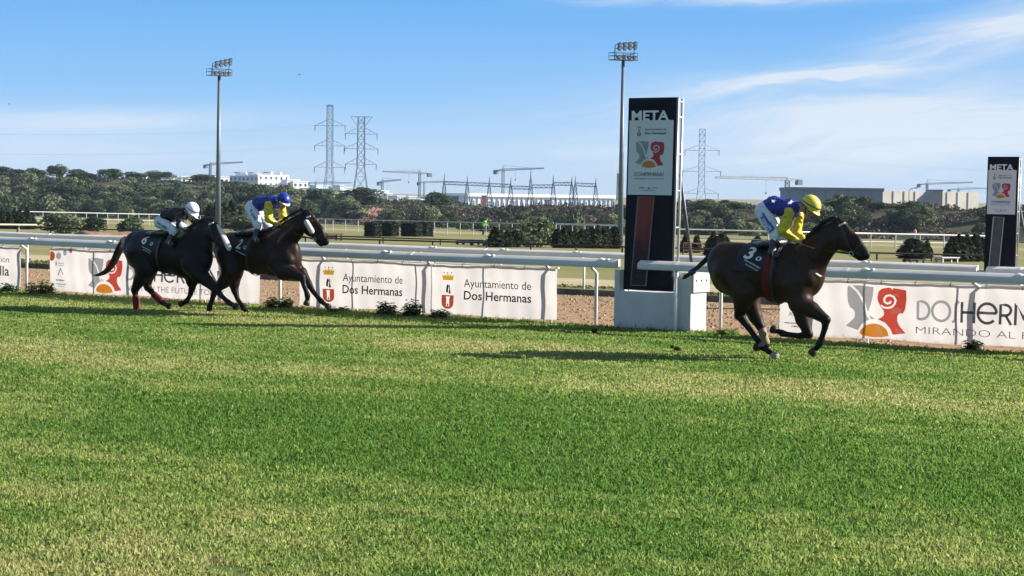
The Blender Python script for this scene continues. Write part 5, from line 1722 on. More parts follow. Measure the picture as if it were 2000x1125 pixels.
for a, b in (((640, 606, -.23), (700, 640, -.15)), ((880, 520, .20), (905, 575, .20))):
    blob('cuff', [R6.c(a, b, 56, 46, (0, 0, 0), 1, .01)], 0.010, M_WHITESILK, r6)

# whip carried by the leading rider
def whip():
    a = R3.P(690, 722, -.07); b = R3.P(882, 785, -.20)
    t = local_root('riding_whip', 'orange stick of a riding whip in the hand of the yellow capped jockey', 'whip', H3.O)
    q = MB(); q.tube([a, a * .5 + b * .5, b], [0.010, 0.009, 0.012], 8)
    q.obj('shaft', mat('orange whip', (0.36, 0.095, 0.025), None, 9, 0.5), t, smooth_=True)
    q = MB(); d = (a - b) / np.linalg.norm(a - b); q.tube([a, a + d * 0.06], [0.014, 0.016], 8); q.obj('grip', M_GLOVE, t, smooth_=True)
whip()
# ================================================================== TREES, SHRUBS, HEDGES, WEEDS
M_LEAF = mat_attr('leaf clumps', 0.6, 0.25, trans=0.28, fscale=2.0, var=0.1)
M_BARK = mat('bark', (0.10, 0.075, 0.055), (0.06, 0.045, 0.035), 6, 0.9, 0.5)

def leaf_cards(P, N, size, col, rg, squash=0.75):
    """one small bent quad per point"""
    n = len(P)
    a = rg.normal(size=(n, 3)); a /= np.linalg.norm(a, axis=1)[:, None]
    nn = N + 0.9 * a; nn /= np.linalg.norm(nn, axis=1)[:, None]
    t = np.cross(nn, rg.normal(size=(n, 3))); t /= np.linalg.norm(t, axis=1)[:, None] + 1e-9
    b = np.cross(nn, t)
    s = size * (0.6 + 0.8 * rg.random((n, 1)))
    V = np.stack([P - t * s - b * s * squash * .4, P - b * s * squash + nn * s * .15, P + t * s, P + b * s * squash], 1)
    F = (np.arange(n) * 4)[:, None] + np.arange(4)
    return V.reshape(-1, 3), F, np.repeat(col, 4, 0)

def crown_mesh(name, w, h, z0, lumps, leaves, size, c0, c1, seed, flat=0.8, conical=0.0, open_=0.25):
    """crown as overlapping leaf clumps of different sizes; unit: metres, centred on the trunk"""
    rg = np.random.default_rng(seed)
    P, N, C = [], [], []
    for i in range(lumps):
        a = rg.random() * 6.283; q = math.sqrt(rg.random()) * 0.72; zz = rg.random()
        wid = (1 - conical * zz)
        prof = math.sqrt(max(0.05, 1 - (2 * zz - 0.8) ** 2 * 0.7)) if conical == 0 else wid
        c = np.array([math.cos(a) * q * w / 2 * prof, math.sin(a) * q * w / 2 * prof, z0 + ((0.05 if z0 < .4 else 0.12) + 0.76 * zz) * (h - z0)])
        r = (0.18 + 0.16 * rg.random()) * w * (0.55 + 0.45 * prof) * (1 if conical == 0 else 0.9)
        n = int(leaves / lumps)
        d = rg.normal(size=(n, 3)); d /= np.linalg.norm(d, axis=1)[:, None]
        rr = r * (0.72 + 0.34 * rg.random((n, 1)))
        P.append(c + d * rr * np.array([1, 1, flat])); N.append(d)
        tone = rg.random()
        cc = c0 + (c1 - c0) * np.clip(tone + rg.normal(0, 0.22, (n, 1)), 0, 1)
        C.append(cc * (0.8 + 0.4 * rg.random((n, 1))))
    P = np.concatenate(P); N = np.concatenate(N); C = np.concatenate(C)
    keep = P[:, 2] > z0 * 0.6
    return leaf_cards(P[keep], N[keep], size, C[keep], rg)

def spindle_mesh(w, h, n, size, c0, c1, seed):
    """upright cypress: several narrow plumes of different heights pressed together"""
    rg = np.random.default_rng(seed)
    P, N, C = [], [], []
    for i in range(6):
        a = rg.random() * 6.28; q = 0 if i == 0 else w * .17
        hh = h * (1 if i == 0 else .72 + .25 * rg.random())
        m = n // 6
        z = hh * rg.random(m) ** .9
        s = z / hh
        rad = (w * .36) * np.minimum(1, .55 + 3 * s) * (1 - s ** 2.2) * (.7 + .4 * rg.random(m))
        b = rg.random(m) * 6.28
        P.append(np.stack([math.cos(a) * q + np.cos(b) * rad, math.sin(a) * q + np.sin(b) * rad, z + .03], -1))
        N.append(np.stack([np.cos(b), np.sin(b), np.full(m, .5)], -1))
        C.append(c0 + (c1 - c0) * np.clip(rg.random((m, 1)) * .8 + .2 * rg.random(), 0, 1))
    return leaf_cards(np.concatenate(P), np.concatenate(N), size, np.concatenate(C), rg, 1.3)

def trunk_mb(h, r, seed, limbs=4, spread=0.5):
    rg = random.Random(seed)
    mb = MB()
    top = Vector((rg.uniform(-.1, .1) * h, rg.uniform(-.1, .1) * h, h))
    mb.tube([(0, 0, -0.2), (0, 0, 0.0), top * 0.55, top], [r * 1.4, r * 1.1, r * .8, r * .5], 7)
    for i in range(limbs):
        a = i * 6.28 / limbs + rg.uniform(-.5, .5)
        st = top * rg.uniform(.5, .95)
        e = st + Vector((math.cos(a) * spread, math.sin(a) * spread, spread * rg.uniform(.5, 1.1)))
        mb.tube([st, (st + e) / 2 + Vector((0, 0, spread * .1)), e], [r * .5, r * .35, r * .15], 5)
    return mb

def make_tree(name, label, cat, group, w, h, z0, lumps, leaves, size, c0, c1, seed, flat=.8, conical=0.0, trunk=True, tr=0.12):
    t = thing(name, label, cat, (0, 0, 0), group)
    if conical:
        v, f, c = spindle_mesh(w, h, leaves, size, np.array(c0), np.array(c1), seed)
    else:
        v, f, c = crown_mesh(name, w, h, z0, lumps, leaves, size, np.array(c0), np.array(c1), seed, flat, conical)
    mesh_obj('crown', v.tolist(), f.tolist(), M_LEAF, t, None, False, c, fix=False)
    if trunk:
        mb = trunk_mb(max(z0 * 1.5, h * .4), tr, seed, 4, w * .25)
        mb.obj('trunk', M_BARK, t, smooth_=True)
    return t

DK0, DK1 = (0.020, 0.038, 0.018), (0.070, 0.100, 0.042)
OL0, OL1 = (0.055, 0.078, 0.040), (0.22, 0.245, 0.125)  # olive bushes, sunlit highlights put into the lighter colour
PROTO = {}
DIM = {}
def proto(kind, i):
    if (kind, i) in PROTO:
        return PROTO[(kind, i)]
    sd = 100 + 17 * i + len(kind)
    if kind == 'pine':      # round dark crowns of the skyline
        t = make_tree('tree', 'x', 'tree', None, 4.2, 4.6, 0.5, 15, 3000, .17, DK0, DK1, sd, .92)
    elif kind == 'bush':    # olive scrub
        t = make_tree('bush', 'x', 'bush', None, 3.4, 2.5, 0.08, 12, 2000, .15, OL0, OL1, sd, .9, trunk=True, tr=.06)
    elif kind == 'dbush':
        t = make_tree('bush', 'x', 'bush', None, 3.4, 2.4, 0.08, 12, 2000, .15, DK0, tuple(a * 1.05 for a in DK1), sd, .8, trunk=True, tr=.06)
    elif kind == 'cypress':
        t = make_tree('cypress', 'x', 'cypress', None, 0.9, 2.6, 0.1, 12, 1300, .09, (0.012, 0.021, 0.009), (0.030, 0.042, 0.017), sd, 1.5, 0.75, tr=.04)
    cm = [k for k in KIDS(t) if k.name.startswith('crown')][0].data
    co = np.array([v.co[:] for v in cm.vertices])
    DIM[(kind, i)] = (np.percentile(np.abs(co[:, :2]).max(1), 93) * 2, np.percentile(co[:, 2], 99.3))
    PROTO[(kind, i)] = [t, 0]
    return PROTO[(kind, i)]

def plant(kind, i, loc, w, h, rot, label, group, bw, bh):
    pr = proto(kind, i)
    o = pr[0] if pr[1] == 0 else copy_tree(pr[0])
    pr[1] += 1
    o.location = loc
    o.rotation_euler = (0, 0, rot)
    bw, bh = DIM[(kind, i)]
    o.scale = (w / bw, w / bw, h / bh)
    o['label'] = label
    if group: o['group'] = group
    return o
BASE = {'pine': (4.4, 4.5), 'bush': (3.5, 2.45), 'dbush': (3.5, 2.35), 'cypress': (1.0, 2.6)}

def plant_px(kind, i, px, py_base, wpx, top, label, group, at=None):
    """stand a plant where the photo shows its foot, sized from its height and width there"""
    g = at if at is not None else tpt(px, py_base)
    k = g.y / FPX
    # visible height: from ground pixel up to the top pixel
    hz = atY(px, top, g.y).z - g.z
    bw, bh = BASE[kind]
    return plant(kind, i, g, wpx * k, max(hz, .3), RNG.random() * 6.28, label, group, bw, bh)

def crest_pt(px, off=2.0):
    """ground point just behind the crest seen at a column"""
    ys = np.arange(240, 620, 1.5)
    d = ray(px, 380); X = d.x / d.y * ys
    t = terrain(X * RD.x + ys * RD.y, X * ND.x + ys * ND.y)
    best, k = 1e9, 0
    rows = (t - EYE) / ys
    k = int(np.argmax(rows))
    return Vector((X[k], ys[k], t[k]))

# skyline trees on the left hill (column, top row, width)
sky_trees = [(8, 326, 44, 'round dark tree on the hill skyline at the left edge of the photo'),
             (40, 331, 36, 'small round tree second from the left on the hill skyline'),
             (68, 329, 40, 'ragged topped tree third from the left on the hill skyline'),
             (110, 322, 34, 'tall round tree standing clear on the skyline, tallest on the hill'),
             (150, 331, 44, 'broad tree on the skyline just right of the tallest one'),
             (172, 338, 38, 'low tree on the skyline above the grey infield bush'),
             (214, 330, 46, 'flat topped tree on the skyline right of a sky gap'),
             (262, 336, 44, 'tree on the skyline with a white wall at its right'),
             (312, 334, 48, 'rounded tree between two strips of white wall on the skyline'),
             (397, 341, 58, 'wide tree on the skyline beside the left floodlight mast'),
             (345, 357, 30, 'low tree under the white houses on the hill crest'),
             (500, 361, 66, 'broad tree in front of the white apartment block'),
             (446, 362, 40, 'dark tree right of the left floodlight mast below the apartments'),
             (585, 371, 34, 'small tree by the blue capped jockey below the white houses'),
             (708, 367, 76, 'large round dark tree below the two power pylons'),
             (850, 376, 46, 'round tree at the left end of the substation')]
FOOT = {500: 390, 446: 387, 585: 394, 708: 403, 850: 405}
for j, (px, top, w, lab) in enumerate(sky_trees):
    g = tpt(px, FOOT[px]) if px in FOOT else crest_pt(px)
    plant_px('pine', j % 5, px, 0, w, top, lab, 'trees on the hill skyline', g)

rg_ = random.Random(21)
cnt = 0
def scatter(px0, px1, rows, kinds, wr, hr, n, label, group, seed, mind=13):
    """bushes over a slope; nothing tells most of them apart, so they share a label"""
    rg = random.Random(seed)
    placed = []
    tries = 0
    while len(placed) < n and tries < n * 30:
        tries += 1
        px = rg.uniform(px0, px1)
        y0, y1 = rows(px)
        py = rg.uniform(y0, y1)
        if any(abs(px - a) < mind and abs(py - b) < mind * .45 for a, b in placed):
            continue
        placed.append((px, py))
    placed.sort(key=lambda q: q[1])
    for px, py in placed:
        g = tpt(px, py)
        if g.y > 620:
            continue
        k = rg.choice(kinds)
        w = rg.uniform(*wr); h = w * rg.uniform(*hr)
        kk = g.y / FPX
        bw, bh = BASE[k]
        plant(k, rg.randrange(4), g, w * kk, h * kk, rg.uniform(0, 6.28), label, group, bw, bh)

scatter(-15, 690, lambda x: (np.interp(x, [0, 400, 690], [372, 382, 402]), np.interp(x, [0, 690], [424, 436])),
        ['bush', 'dbush', 'dbush', 'pine'], (24, 48), (.6, .85), 150, 'olive green shrub on the wooded slope of the left hill', 'shrubs on the left hill', 5, 10)
scatter(740, 1930, lambda x: (np.interp(x, [740, 1930], [420, 428]), np.interp(x, [740, 1930], [450, 472])),
        ['dbush', 'dbush', 'dbush', 'bush'], (20, 44), (.6, .85), 66, 'dark green bush at the foot of the brown embankment', 'bushes along the embankment foot', 9, 17)
scatter(1330, 1930, lambda x: (399, 409), ['bush', 'dbush'], (18, 50), (.3, .5), 60, 'low bush on the flat top of the right embankment', 'bushes on top of the embankment', 12, 14)
for j, (px, b, w, top, lab) in enumerate([(1640, 405, 44, 380, 'rounded bush in front of the concrete building behind the leading jockey'), (1612, 404, 26, 381, 'small dark bush left of the rounded one before the concrete building'),
                                           (1655, 420, 42, 396, 'dark round bush on the embankment edge above the leading horse'),
                                           (772, 441, 38, 411, 'round bush behind the row of clipped box hedges'), (832, 442, 40, 414, 'pale round bush left of a matching pair behind the clipped hedges'),
                                           (880, 444, 44, 416, 'dull green bush right of the clipped hedges'), (1120, 455, 44, 412, 'tall round bush before the brown embankment left of the near finish post')]):
    plant_px('dbush', j % 4, px, b, w, top, lab, None)
# shrubs standing in the infield
for j, (k, px, b, w, top, lab) in enumerate([
        ('bush', 118, 456, 80, 417, 'large grey green bush behind the rail near the left edge'),
        ('dbush', 178, 452, 54, 424, 'dark bush between the grey bush and the brown fence'),
        ('dbush', 256, 454, 46, 425, 'bush in front of the brown earth bank left of the white capped jockey'),
        ('bush', 500, 452, 80, 420, 'olive bush seen behind the two left riders'),
        ('bush', 1052, 483, 82, 424, 'big pale olive bush standing out of the dark cypress hedge'),
        ('dbush', 1002, 483, 60, 446, 'dark bush at the left part of the cypress hedge')]):
    plant_px(k, (j + 1) % 4, px, b, w, top, lab, None)
cy = [(4, 447, 15, 412), (16, 447, 14, 414), (28, 447, 15, 409), (40, 448, 15, 412), (51, 448, 14, 410), (61, 448, 15, 416)]
for j, (px, b, w, top) in enumerate(cy):
    plant_px('cypress', j % 4, px, b, w * 1.4, top, 'dark cypress in the clump at the left edge behind the rail', 'cypress clump at the left edge')
for j, (px, b, w, top) in enumerate([(411, 446, 17, 402), (424, 447, 17, 394), (438, 447, 17, 398), (452, 447, 18, 392), (464, 447, 16, 405)]):
    plant_px('cypress', j % 4, px, b, w * 1.4, top, 'brownish cypress around the foot of the left floodlight mast', 'cypresses at the left floodlight mast')
xs = [966, 978, 990, 1090, 1101, 1112, 1123, 1134, 1145, 1156, 1167, 1178, 1189, 1200]
for j, px in enumerate(xs):
    plant_px('cypress', j % 4, px, 483 + (px - 966) * .012, 24, 448 + rg_.uniform(-5, 5), 'dark cypress in the hedge row left of the near finish post', 'cypress hedge row')
for j, (px, b, w, top, lab) in enumerate([
        (1338, 494, 16, 459, 'narrow cypress just right of the near finish post'), (1362, 494, 14, 460, 'second narrow cypress right of the near finish post'),
        (1393, 500, 26, 455, 'dark cypress above the rump of the leading horse'), (1413, 500, 24, 456, 'cypress right next to the one above the rump of the leading horse'),
        (1480, 478, 18, 461, 'small cypress between the leading jockey and his saddle cloth'),
        (1780, 506, 40, 467, 'dense clipped cypress right of the leading horse head'), (1810, 505, 18, 469, 'slim cypress between two broader ones right of the leading horse')]):
    plant_px('cypress', j % 4, px, b, w * 1.3, top, lab, None)
for j, px in enumerate((1858, 1872, 1888, 1902, 1915)):
    plant_px('cypress', j % 4, px, 511, 30, 461 + rg_.uniform(-3, 5), 'dark cypress in the clump left of the far finish post', 'cypress clump by the far finish post')
# small plants in the infield and on the dirt verge
# umbrella shaped young pine
g = tpt(118, 427)
t = thing('umbrella_pine', 'small umbrella shaped pine at the foot of the left hill', 'tree', g)
kk = g.y / FPX
mb = MB(); mb.tube([g, g + Vector((0.1, 0, 8 * kk)), g + Vector((0.0, 0, 13 * kk))], 0.08, 6); mb.obj('trunk', mat('pale bark', (.22, .2, .17), None, 5, .9), t)
v, f, c = crown_mesh('x', 20 * kk, 17 * kk, 10 * kk, 7, 500, .14, np.array(OL0) * 1.3, np.array(OL1) * 1.5, 77, .5)
mesh_obj('crown', (v + np.array(g)).tolist(), f.tolist(), M_LEAF, t, None, False, c, fix=False)

# ground cover on the slopes (uncountable)
def slope_cover(name, label, p0, p1, r0, r1, n, size, c0, c1, seed, hmax):
    rg = np.random.default_rng(seed)
    r = r0 + (r1 - r0) * rg.random(n); p = p0 + (p1 - p0) * rg.random(n)
    dens = vnoise(r, p, 3.0, seed) * .6 + vnoise(r, p, 9.0, seed + 1) * .4
    k = dens > 0.40
    r, p, dens = r[k], p[k], dens[k]
    z = terrain(r, p) + (dens - .4) * hmax * 2.5 * rg.random(len(r))
    P = np.stack([RD.x * r + ND.x * p, RD.y * r + ND.y * p, z], -1)
    N = np.tile(np.array([[0.0, -0.3, 0.8]]), (len(P), 1))
    tone = np.clip(vnoise(r, p, 5, seed + 2) + rg.normal(0, .25, len(r)), 0, 1)[:, None]
    C = (np.array(c0) + (np.array(c1) - np.array(c0)) * tone) * (.75 + .5 * rg.random((len(P), 1)))
    V, F, CC = leaf_cards(P, N, size, C, rg)
    o = mesh_obj(name, V.tolist(), F.tolist(), M_LEAF, None, None, False, CC, fix=False)
    tag(o, label, 'scrub', kind='stuff')
slope_cover('hill_scrub', 'tangled scrub, coloured dark as if shaded, covering the left hill slope', 254, 335, -420, -245, 60000, .26, (0.012, 0.020, 0.012), (0.050, 0.060, 0.033), 41, 0.9)  # shade between the bushes put into the dark scrub colour
slope_cover('embankment_scrub', 'dry brown and dark scrub on the right embankment', 252, 282, -262, -95, 60000, .22, (0.022, 0.020, 0.016), (0.105, 0.082, 0.058), 51, 1.1)
slope_cover('plateau_scrub', 'low olive scrub on the flat ground above the embankment', 278, 330, -235, -80, 20000, .24, (0.05, 0.055, 0.028), (0.17, 0.155, 0.085), 61, 0.3)
slope_cover('verge_weeds', 'low green weeds along the verge beyond the dirt track', 37.8, 41.2, -70, 10, 16000, .045, (0.05, 0.075, 0.02), (0.17, 0.19, 0.06), 71, 0.10)

# clipped box hedges
def clipped_hedge(px0, px1, top, bot, lab):
    a = tpt(px0, bot); b = tpt(px1, bot)
    k = a.y / FPX
    w = (px1 - px0) * k; h = (bot - top) * k
    c = (a + b) / 2
    rg = np.random.default_rng(px0)
    n = 3400
    dmn = 0.8
    P = (rg.random((n, 3)) - .5) * np.array([w, dmn, 0]) + np.array([0, 0, 0])
    face = rg.integers(0, 5, n)
    z = rg.random(n) * h
    N = np.zeros((n, 3))
    P[:, 2] = z
    for i, (axis, sgn) in enumerate(((0, -1), (0, 1), (1, -1), (1, 1))):
        m_ = face == i
        P[m_, axis] = sgn * (w if axis == 0 else dmn) / 2; N[m_, axis] = sgn
    m_ = face == 4; P[m_, 2] = h; N[m_, 2] = 1
    P += rg.normal(0, .035, P.shape)
    P[:, 2] = np.clip(P[:, 2] + (P[:, 2] > h * .9) * rg.normal(0, .06, n), 0.02, None)
    tone = rg.random((n, 1))
    C = np.array((0.008, 0.014, 0.007)) + tone * np.array((0.012, 0.017, 0.008))
    V, F, CC = leaf_cards(P, N, .06, C, rg)
    V = V[:, [0]] * np.array(RD) + V[:, [1]] * np.array(ND) + V[:, [2]] * np.array((0, 0, 1.0)) + np.array(c)
    t = thing('box_hedge', lab, 'hedge', c, 'clipped box hedges')
    mesh_obj('foliage', V.tolist(), F.tolist(), M_LEAF, t, None, False, CC, fix=False)
    mb = MB(); mb.box(c + Vector((0, 0, h * .48)), (w * .9, dmn * .85, h * .9), AXR); mb.obj('woody_core', mat('hedge core', (0.006, 0.009, 0.005), None, 8, .9), t)
for x0, x1, lab in ((716, 740, 'clipped dark box hedge, leftmost of the row of four in the infield'), (744, 775, 'clipped dark box hedge, second from the left in the row of four'),
                    (785, 822, 'clipped dark box hedge, widest of the row of four'), (826, 840, 'clipped dark box hedge, narrow one at the right end of the row')):
    clipped_hedge(x0, x1, 437, 462, lab)

# broad-leaved weeds along the foot of the banners
M_WEED = mat_attr('weed leaf', 0.45, 0.4, trans=0.35, fscale=20, var=.1)
def weed(px, py, wpx, hpx, lab, lit, seed):
    g = rp(rpx(px, 28.42, py), 28.42, 0)
    k = g.y / FPX
    rg = np.random.default_rng(seed)
    V, F, C = [], [], []
    nst = max(8, int(wpx / 2))
    for i in range(nst):
        base = np.array([(rg.random() - .5) * wpx * k * .8, (rg.random() - .5) * .25, 0])
        H = hpx * k * (.5 + .6 * rg.random())
        for j in range(9):
            a = rg.random() * 6.28; zz = H * (j + 1) / 9
            L = (.09 + .09 * rg.random()) * (1.1 - .4 * j / 9); W = L * .55
            d = np.array([math.cos(a), math.sin(a), .25 - .5 * rg.random()]); s = np.array([-math.sin(a), math.cos(a), .2])
            o = base + np.array([rg.normal(0, .015), rg.normal(0, .015), zz])
            n0 = len(V)
            V += [o, o + d * L * .45 + s * W * .5, o + d * L * .5 + np.array([0, 0, -.01]), o + d * L * .45 - s * W * .5, o + d * L - np.array([0, 0, .02])]
            F += [(n0, n0 + 1, n0 + 2), (n0, n0 + 2, n0 + 3), (n0 + 1, n0 + 4, n0 + 2), (n0 + 2, n0 + 4, n0 + 3)]
            cc = np.array((0.040, 0.085, 0.020)) if not lit else np.array((0.14, 0.20, 0.035))  # light and shade on the weeds put into the leaf colour
            C += [cc * (.6 + .8 * rg.random())] * 5
    t = thing('weed_plant', lab, 'weed', g)
    mesh_obj('leaves', [tuple(np.array(v) + np.array(g)) for v in V], F, M_WEED, t, None, False, C, fix=False)
    mb = MB()
    for i in range(nst):
        x = (rg.random() - .5) * wpx * k * .8
        mb.tube([g + Vector((x, 0, -.02)), g + Vector((x + .01, .02, hpx * k * .7))], .006, 5)
    mb.obj('stalks', mat('weed stalk', (.06, .09, .03), None, 9, .7), t)
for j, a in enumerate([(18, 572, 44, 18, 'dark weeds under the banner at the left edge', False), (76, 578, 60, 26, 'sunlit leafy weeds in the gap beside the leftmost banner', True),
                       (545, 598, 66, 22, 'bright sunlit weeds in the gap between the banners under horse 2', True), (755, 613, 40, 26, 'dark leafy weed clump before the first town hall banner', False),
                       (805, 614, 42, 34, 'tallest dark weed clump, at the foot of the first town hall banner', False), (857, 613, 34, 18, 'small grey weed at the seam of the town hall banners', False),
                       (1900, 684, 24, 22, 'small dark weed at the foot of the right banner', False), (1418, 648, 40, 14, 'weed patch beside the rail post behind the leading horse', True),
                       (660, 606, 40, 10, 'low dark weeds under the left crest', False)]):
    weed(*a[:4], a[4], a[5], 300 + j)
# ================================================================== INFIELD THINGS
M_WOOD = mat('dark fence wood', (0.050, 0.034, 0.022), (0.030, 0.021, 0.015), 6, 0.85, 0.4, stretch=(1, 1, 6))
M_WHITER = mat('white running rail', (0.50, 0.51, 0.50), (0.42, 0.43, 0.42), 3, 0.5)

def low_fence(label, pts, h, m, step, hpx=None, r=0.05, rails=(1.0,), limit=70):
    """fence along the ground through picture points; one thing with a rail and posts"""
    W = [tpt(px, py) for px, py in pts]
    t = thing('rail_fence', label, 'fence', W[0])
    mb = MB()
    for q in rails:
        P = []
        for a, b in zip(W, W[1:]):
            n = max(1, int((b - a).length / 6))
            P += [a.lerp(b, i / n) for i in range(n)]
        P.append(W[-1])
        mb.tube([Vector((p.x, p.y, tz(p.x, p.y) + h * q)) for p in P], r, 6)
    mb.obj('rails', m, t)
    k = 0
    for a, b in zip(W, W[1:]):
        n = max(1, int((b - a).length / step))
        for i in range(n):
            p = a.lerp(b, i / n)
            p = Vector((p.x, p.y, tz(p.x, p.y)))
            if k < limit:
                q = MB(); q.tube([p - Vector((0, 0, .1)), p + Vector((0, 0, h * 1.06))], r * .9, 6); q.obj('post', m, t)
            k += 1
    return t
low_fence('low dark timber rail along the near side of the infield grass', [(-30, 452), (300, 462), (640, 479), (950, 488), (1215, 496), (1500, 503), (1925, 513)], 0.34, M_WOOD, 2.3, r=0.045, limit=90)
low_fence('second low timber rail across the infield behind the nearer one', [(640, 472), (860, 479), (975, 483)], 0.32, M_WOOD, 2.6, r=0.04)
low_fence('pale topped timber rail in front of the bushes at the left', [(-30, 451), (100, 452)], 0.42, mat('sunlit fence board', (0.40, 0.36, 0.28), None, 5, .8), 2.6, r=0.06)  # pale boards; sunlight on the top put into the wood colour
low_fence('brown wooden hurdle just right of the near finish post', [(1334, 497), (1384, 498)], 0.55, mat('brown hurdle wood', (0.12, 0.065, 0.04), None, 5, .8), 1.5, r=0.04, rails=(.35, 1.0))

# far white running rails (posts past a hundred: built one by one up to 100)
def far_rail(label, pts, h, step, r):
    W = [tpt(px, py) for px, py in pts]
    t = thing('running_rail', label, 'rail', W[0])
    mb = MB()
    for a, b in zip(W, W[1:]):
        n = max(1, int((b - a).length / 8))
        P = [a.lerp(b, i / n) for i in range(n + 1)]
        P = [Vector((p.x, p.y, tz(p.x, p.y))) for p in P]
        mb.tube([p + Vector((0, 0, h)) for p in P], r, 6)
        mb.tube([p + Vector((0, 0, h * .45)) for p in P], r * .55, 6)
    mb.obj('rail', M_WHITER, t)
    k = 0
    rest = MB()
    for a, b in zip(W, W[1:]):
        n = max(1, int((b - a).length / step))
        for i in range(n):
            p = a.lerp(b, i / n); p.z = tz(p.x, p.y)
            if k < 100:
                q = MB(); q.tube([p, p + Vector((0, 0, h))], r * .8, 6); q.obj('post', M_WHITER, t)
            else:
                rest.tube([p, p + Vector((0, 0, h))], r * .8, 6)
            k += 1
    if rest.v:
        rest.obj('post', M_WHITER, t, kind='stuff')
far_rail('long white running rail along the far side of the infield', [(1240, 468), (1000, 461), (650, 452), (330, 441), (40, 436)], 1.15, 1.2, 0.045)
far_rail('white running rail on the right beyond the leading horse', [(1325, 478), (1500, 482), (1700, 485), (1935, 489)], 1.1, 2.4, 0.06)
far_rail('thin white rail partly hidden by the cypress hedge', [(1085, 472), (1235, 476)], 1.3, 2.2, 0.05)

# earth bank left of the white-capped jockey
def earth_bank():
    a, b = tpt(140, 462), tpt(330, 465)
    ax = (b - a).normalized(); up = Vector((0, 0, 1))
    k = a.y / FPX
    mb = MB(); rg = random.Random(4)
    n, mrows = 60, 8
    dep = ax.cross(up)
    vs = []
    H = 15 * k
    for i in range(n + 1):
        for j in range(mrows + 1):
            s = j / mrows
            p = a.lerp(b, i / n)
            prof = math.sin(math.pi * s) ** .7 * H * (.9 + .1 * math.sin(i * .23)) * min(1, min(i, n - i) / 6)
            vs.append(p + dep * (3.0 * (s - .5)) + up * (prof * (1 + rg.uniform(-.08, .08)) - .1))
    fs = [(i * (mrows + 1) + j, i * (mrows + 1) + j + 1, (i + 1) * (mrows + 1) + j + 1, (i + 1) * (mrows + 1) + j) for i in range(n) for j in range(mrows)]
    mb.add(vs, fs)
    o = mb.obj('earth_bank', mat('reddish earth', (0.27, 0.155, 0.095), (0.15, 0.085, 0.055), 2.5, .95, .8), origin=a, smooth_=True)
    tag(o, kind='structure')
earth_bank()
def red_soil():
    a = tpt(722, 420); k = a.y / FPX
    rg = np.random.default_rng(3)
    mb = MB()
    n = 14
    vs, fs = [], []
    for i in range(n + 1):
        for j in range(n + 1):
            u, v = i / n - .5, j / n - .5
            x, y = a.x + u * 44 * k, a.y + v * 26
            hgt = 1.1 * max(0, 1 - (u * 2) ** 2) * max(0, 1 - (v * 2) ** 2) + .15 * rg.normal() * (abs(u) < .45) * (abs(v) < .45)
            vs.append((x, y, tz(x, y) + hgt - .1))
    fs = [(i * (n + 1) + j, (i + 1) * (n + 1) + j, (i + 1) * (n + 1) + j + 1, i * (n + 1) + j + 1) for i in range(n) for j in range(n)]
    mb.add(vs, fs)
    o = mb.obj('red_soil_slope', mat('red soil', (0.17, 0.085, 0.055), (0.09, 0.055, 0.04), .9, .95, .8), origin=a)
    tag(o, kind='structure')
red_soil()

# bench and trailer-like things
def bench(px0, px1, top, bot, label, m):
    a, b = tpt(px0, bot), tpt(px1, bot)
    k = a.y / FPX; h = (bot - top) * k
    ax = (b - a); L = ax.length; ax.normalize(); dp = ax.cross(Vector((0, 0, 1)))
    A = (ax, dp, Vector((0, 0, 1)))
    c = (a + b) / 2
    t = thing('bench', label, 'bench', c)
    mb = MB(); mb.box(c + Vector((0, 0, h)), (L, .45, h * .22), A); mb.obj('seat', m, t)
    mb = MB(); mb.box(c + dp * -.22 + Vector((0, 0, h * .62)), (L * .96, .05, h * .35), A); mb.obj('apron', m, t)
    for s in (-.42, .42):
        for q in (-.16, .16):
            mb = MB(); mb.box(c + ax * (L * s) + dp * q + Vector((0, 0, h * .42)), (.09, .07, h * .9), A); mb.obj('leg', m, t)
bench(633, 664, 457, 470, 'dark bench on the infield grass in front of the nose of horse 2', M_WOOD)
bench(1832, 1866, 503, 513, 'pale grey bench near the rail right of the leading horse', mat('grey bench', (.36, .36, .37), None, 4, .6))
bench(1770, 1800, 507, 514, 'low dark bench left of the pale grey bench', M_WOOD)

def trolley(px0, px1, top, bot, label, c):
    a, b = tpt(px0, bot), tpt(px1, bot)
    k = a.y / FPX; L = (b - a).length; h = (bot - top) * k
    ax = (b - a).normalized(); dp = ax.cross(Vector((0, 0, 1))); A = (ax, dp, Vector((0, 0, 1))); ce = (a + b) / 2
    t = thing('flat_trailer', label, 'trailer', ce)
    m = mat('trailer paint ' + str(px0), c, None, 4, .5)
    mb = MB(); mb.box(ce + Vector((0, 0, h * .5)), (L, 1.0, h * .25), A); mb.obj('bed', m, t)
    mb = MB(); mb.box(ce + ax * (L * .42) + Vector((0, 0, h * .8)), (L * .08, 1.0, h * .5), A); mb.box(ce - ax * (L * .42) + Vector((0, 0, h * .75)), (L * .05, 1.0, h * .4), A); mb.obj('end_frame', mat('pale trailer steel', (.45, .5, .55), None, 4, .5), t)
    for s in (-.3, .3):
        for q in (-.5, .5):
            mb = MB(); p = ce + ax * (L * s) + dp * q + Vector((0, 0, h * .25))
            mb.tube([p - dp * .06, p + dp * .06], h * .25, 12); mb.obj('wheel', M_BOOT, t)
trolley(904, 924, 468, 478, 'small dark green trailer by the cypress hedge', (.03, .05, .05))
trolley(928, 968, 467, 480, 'blue grey flat trailer below the worker in the green vest', (.05, .08, .12))

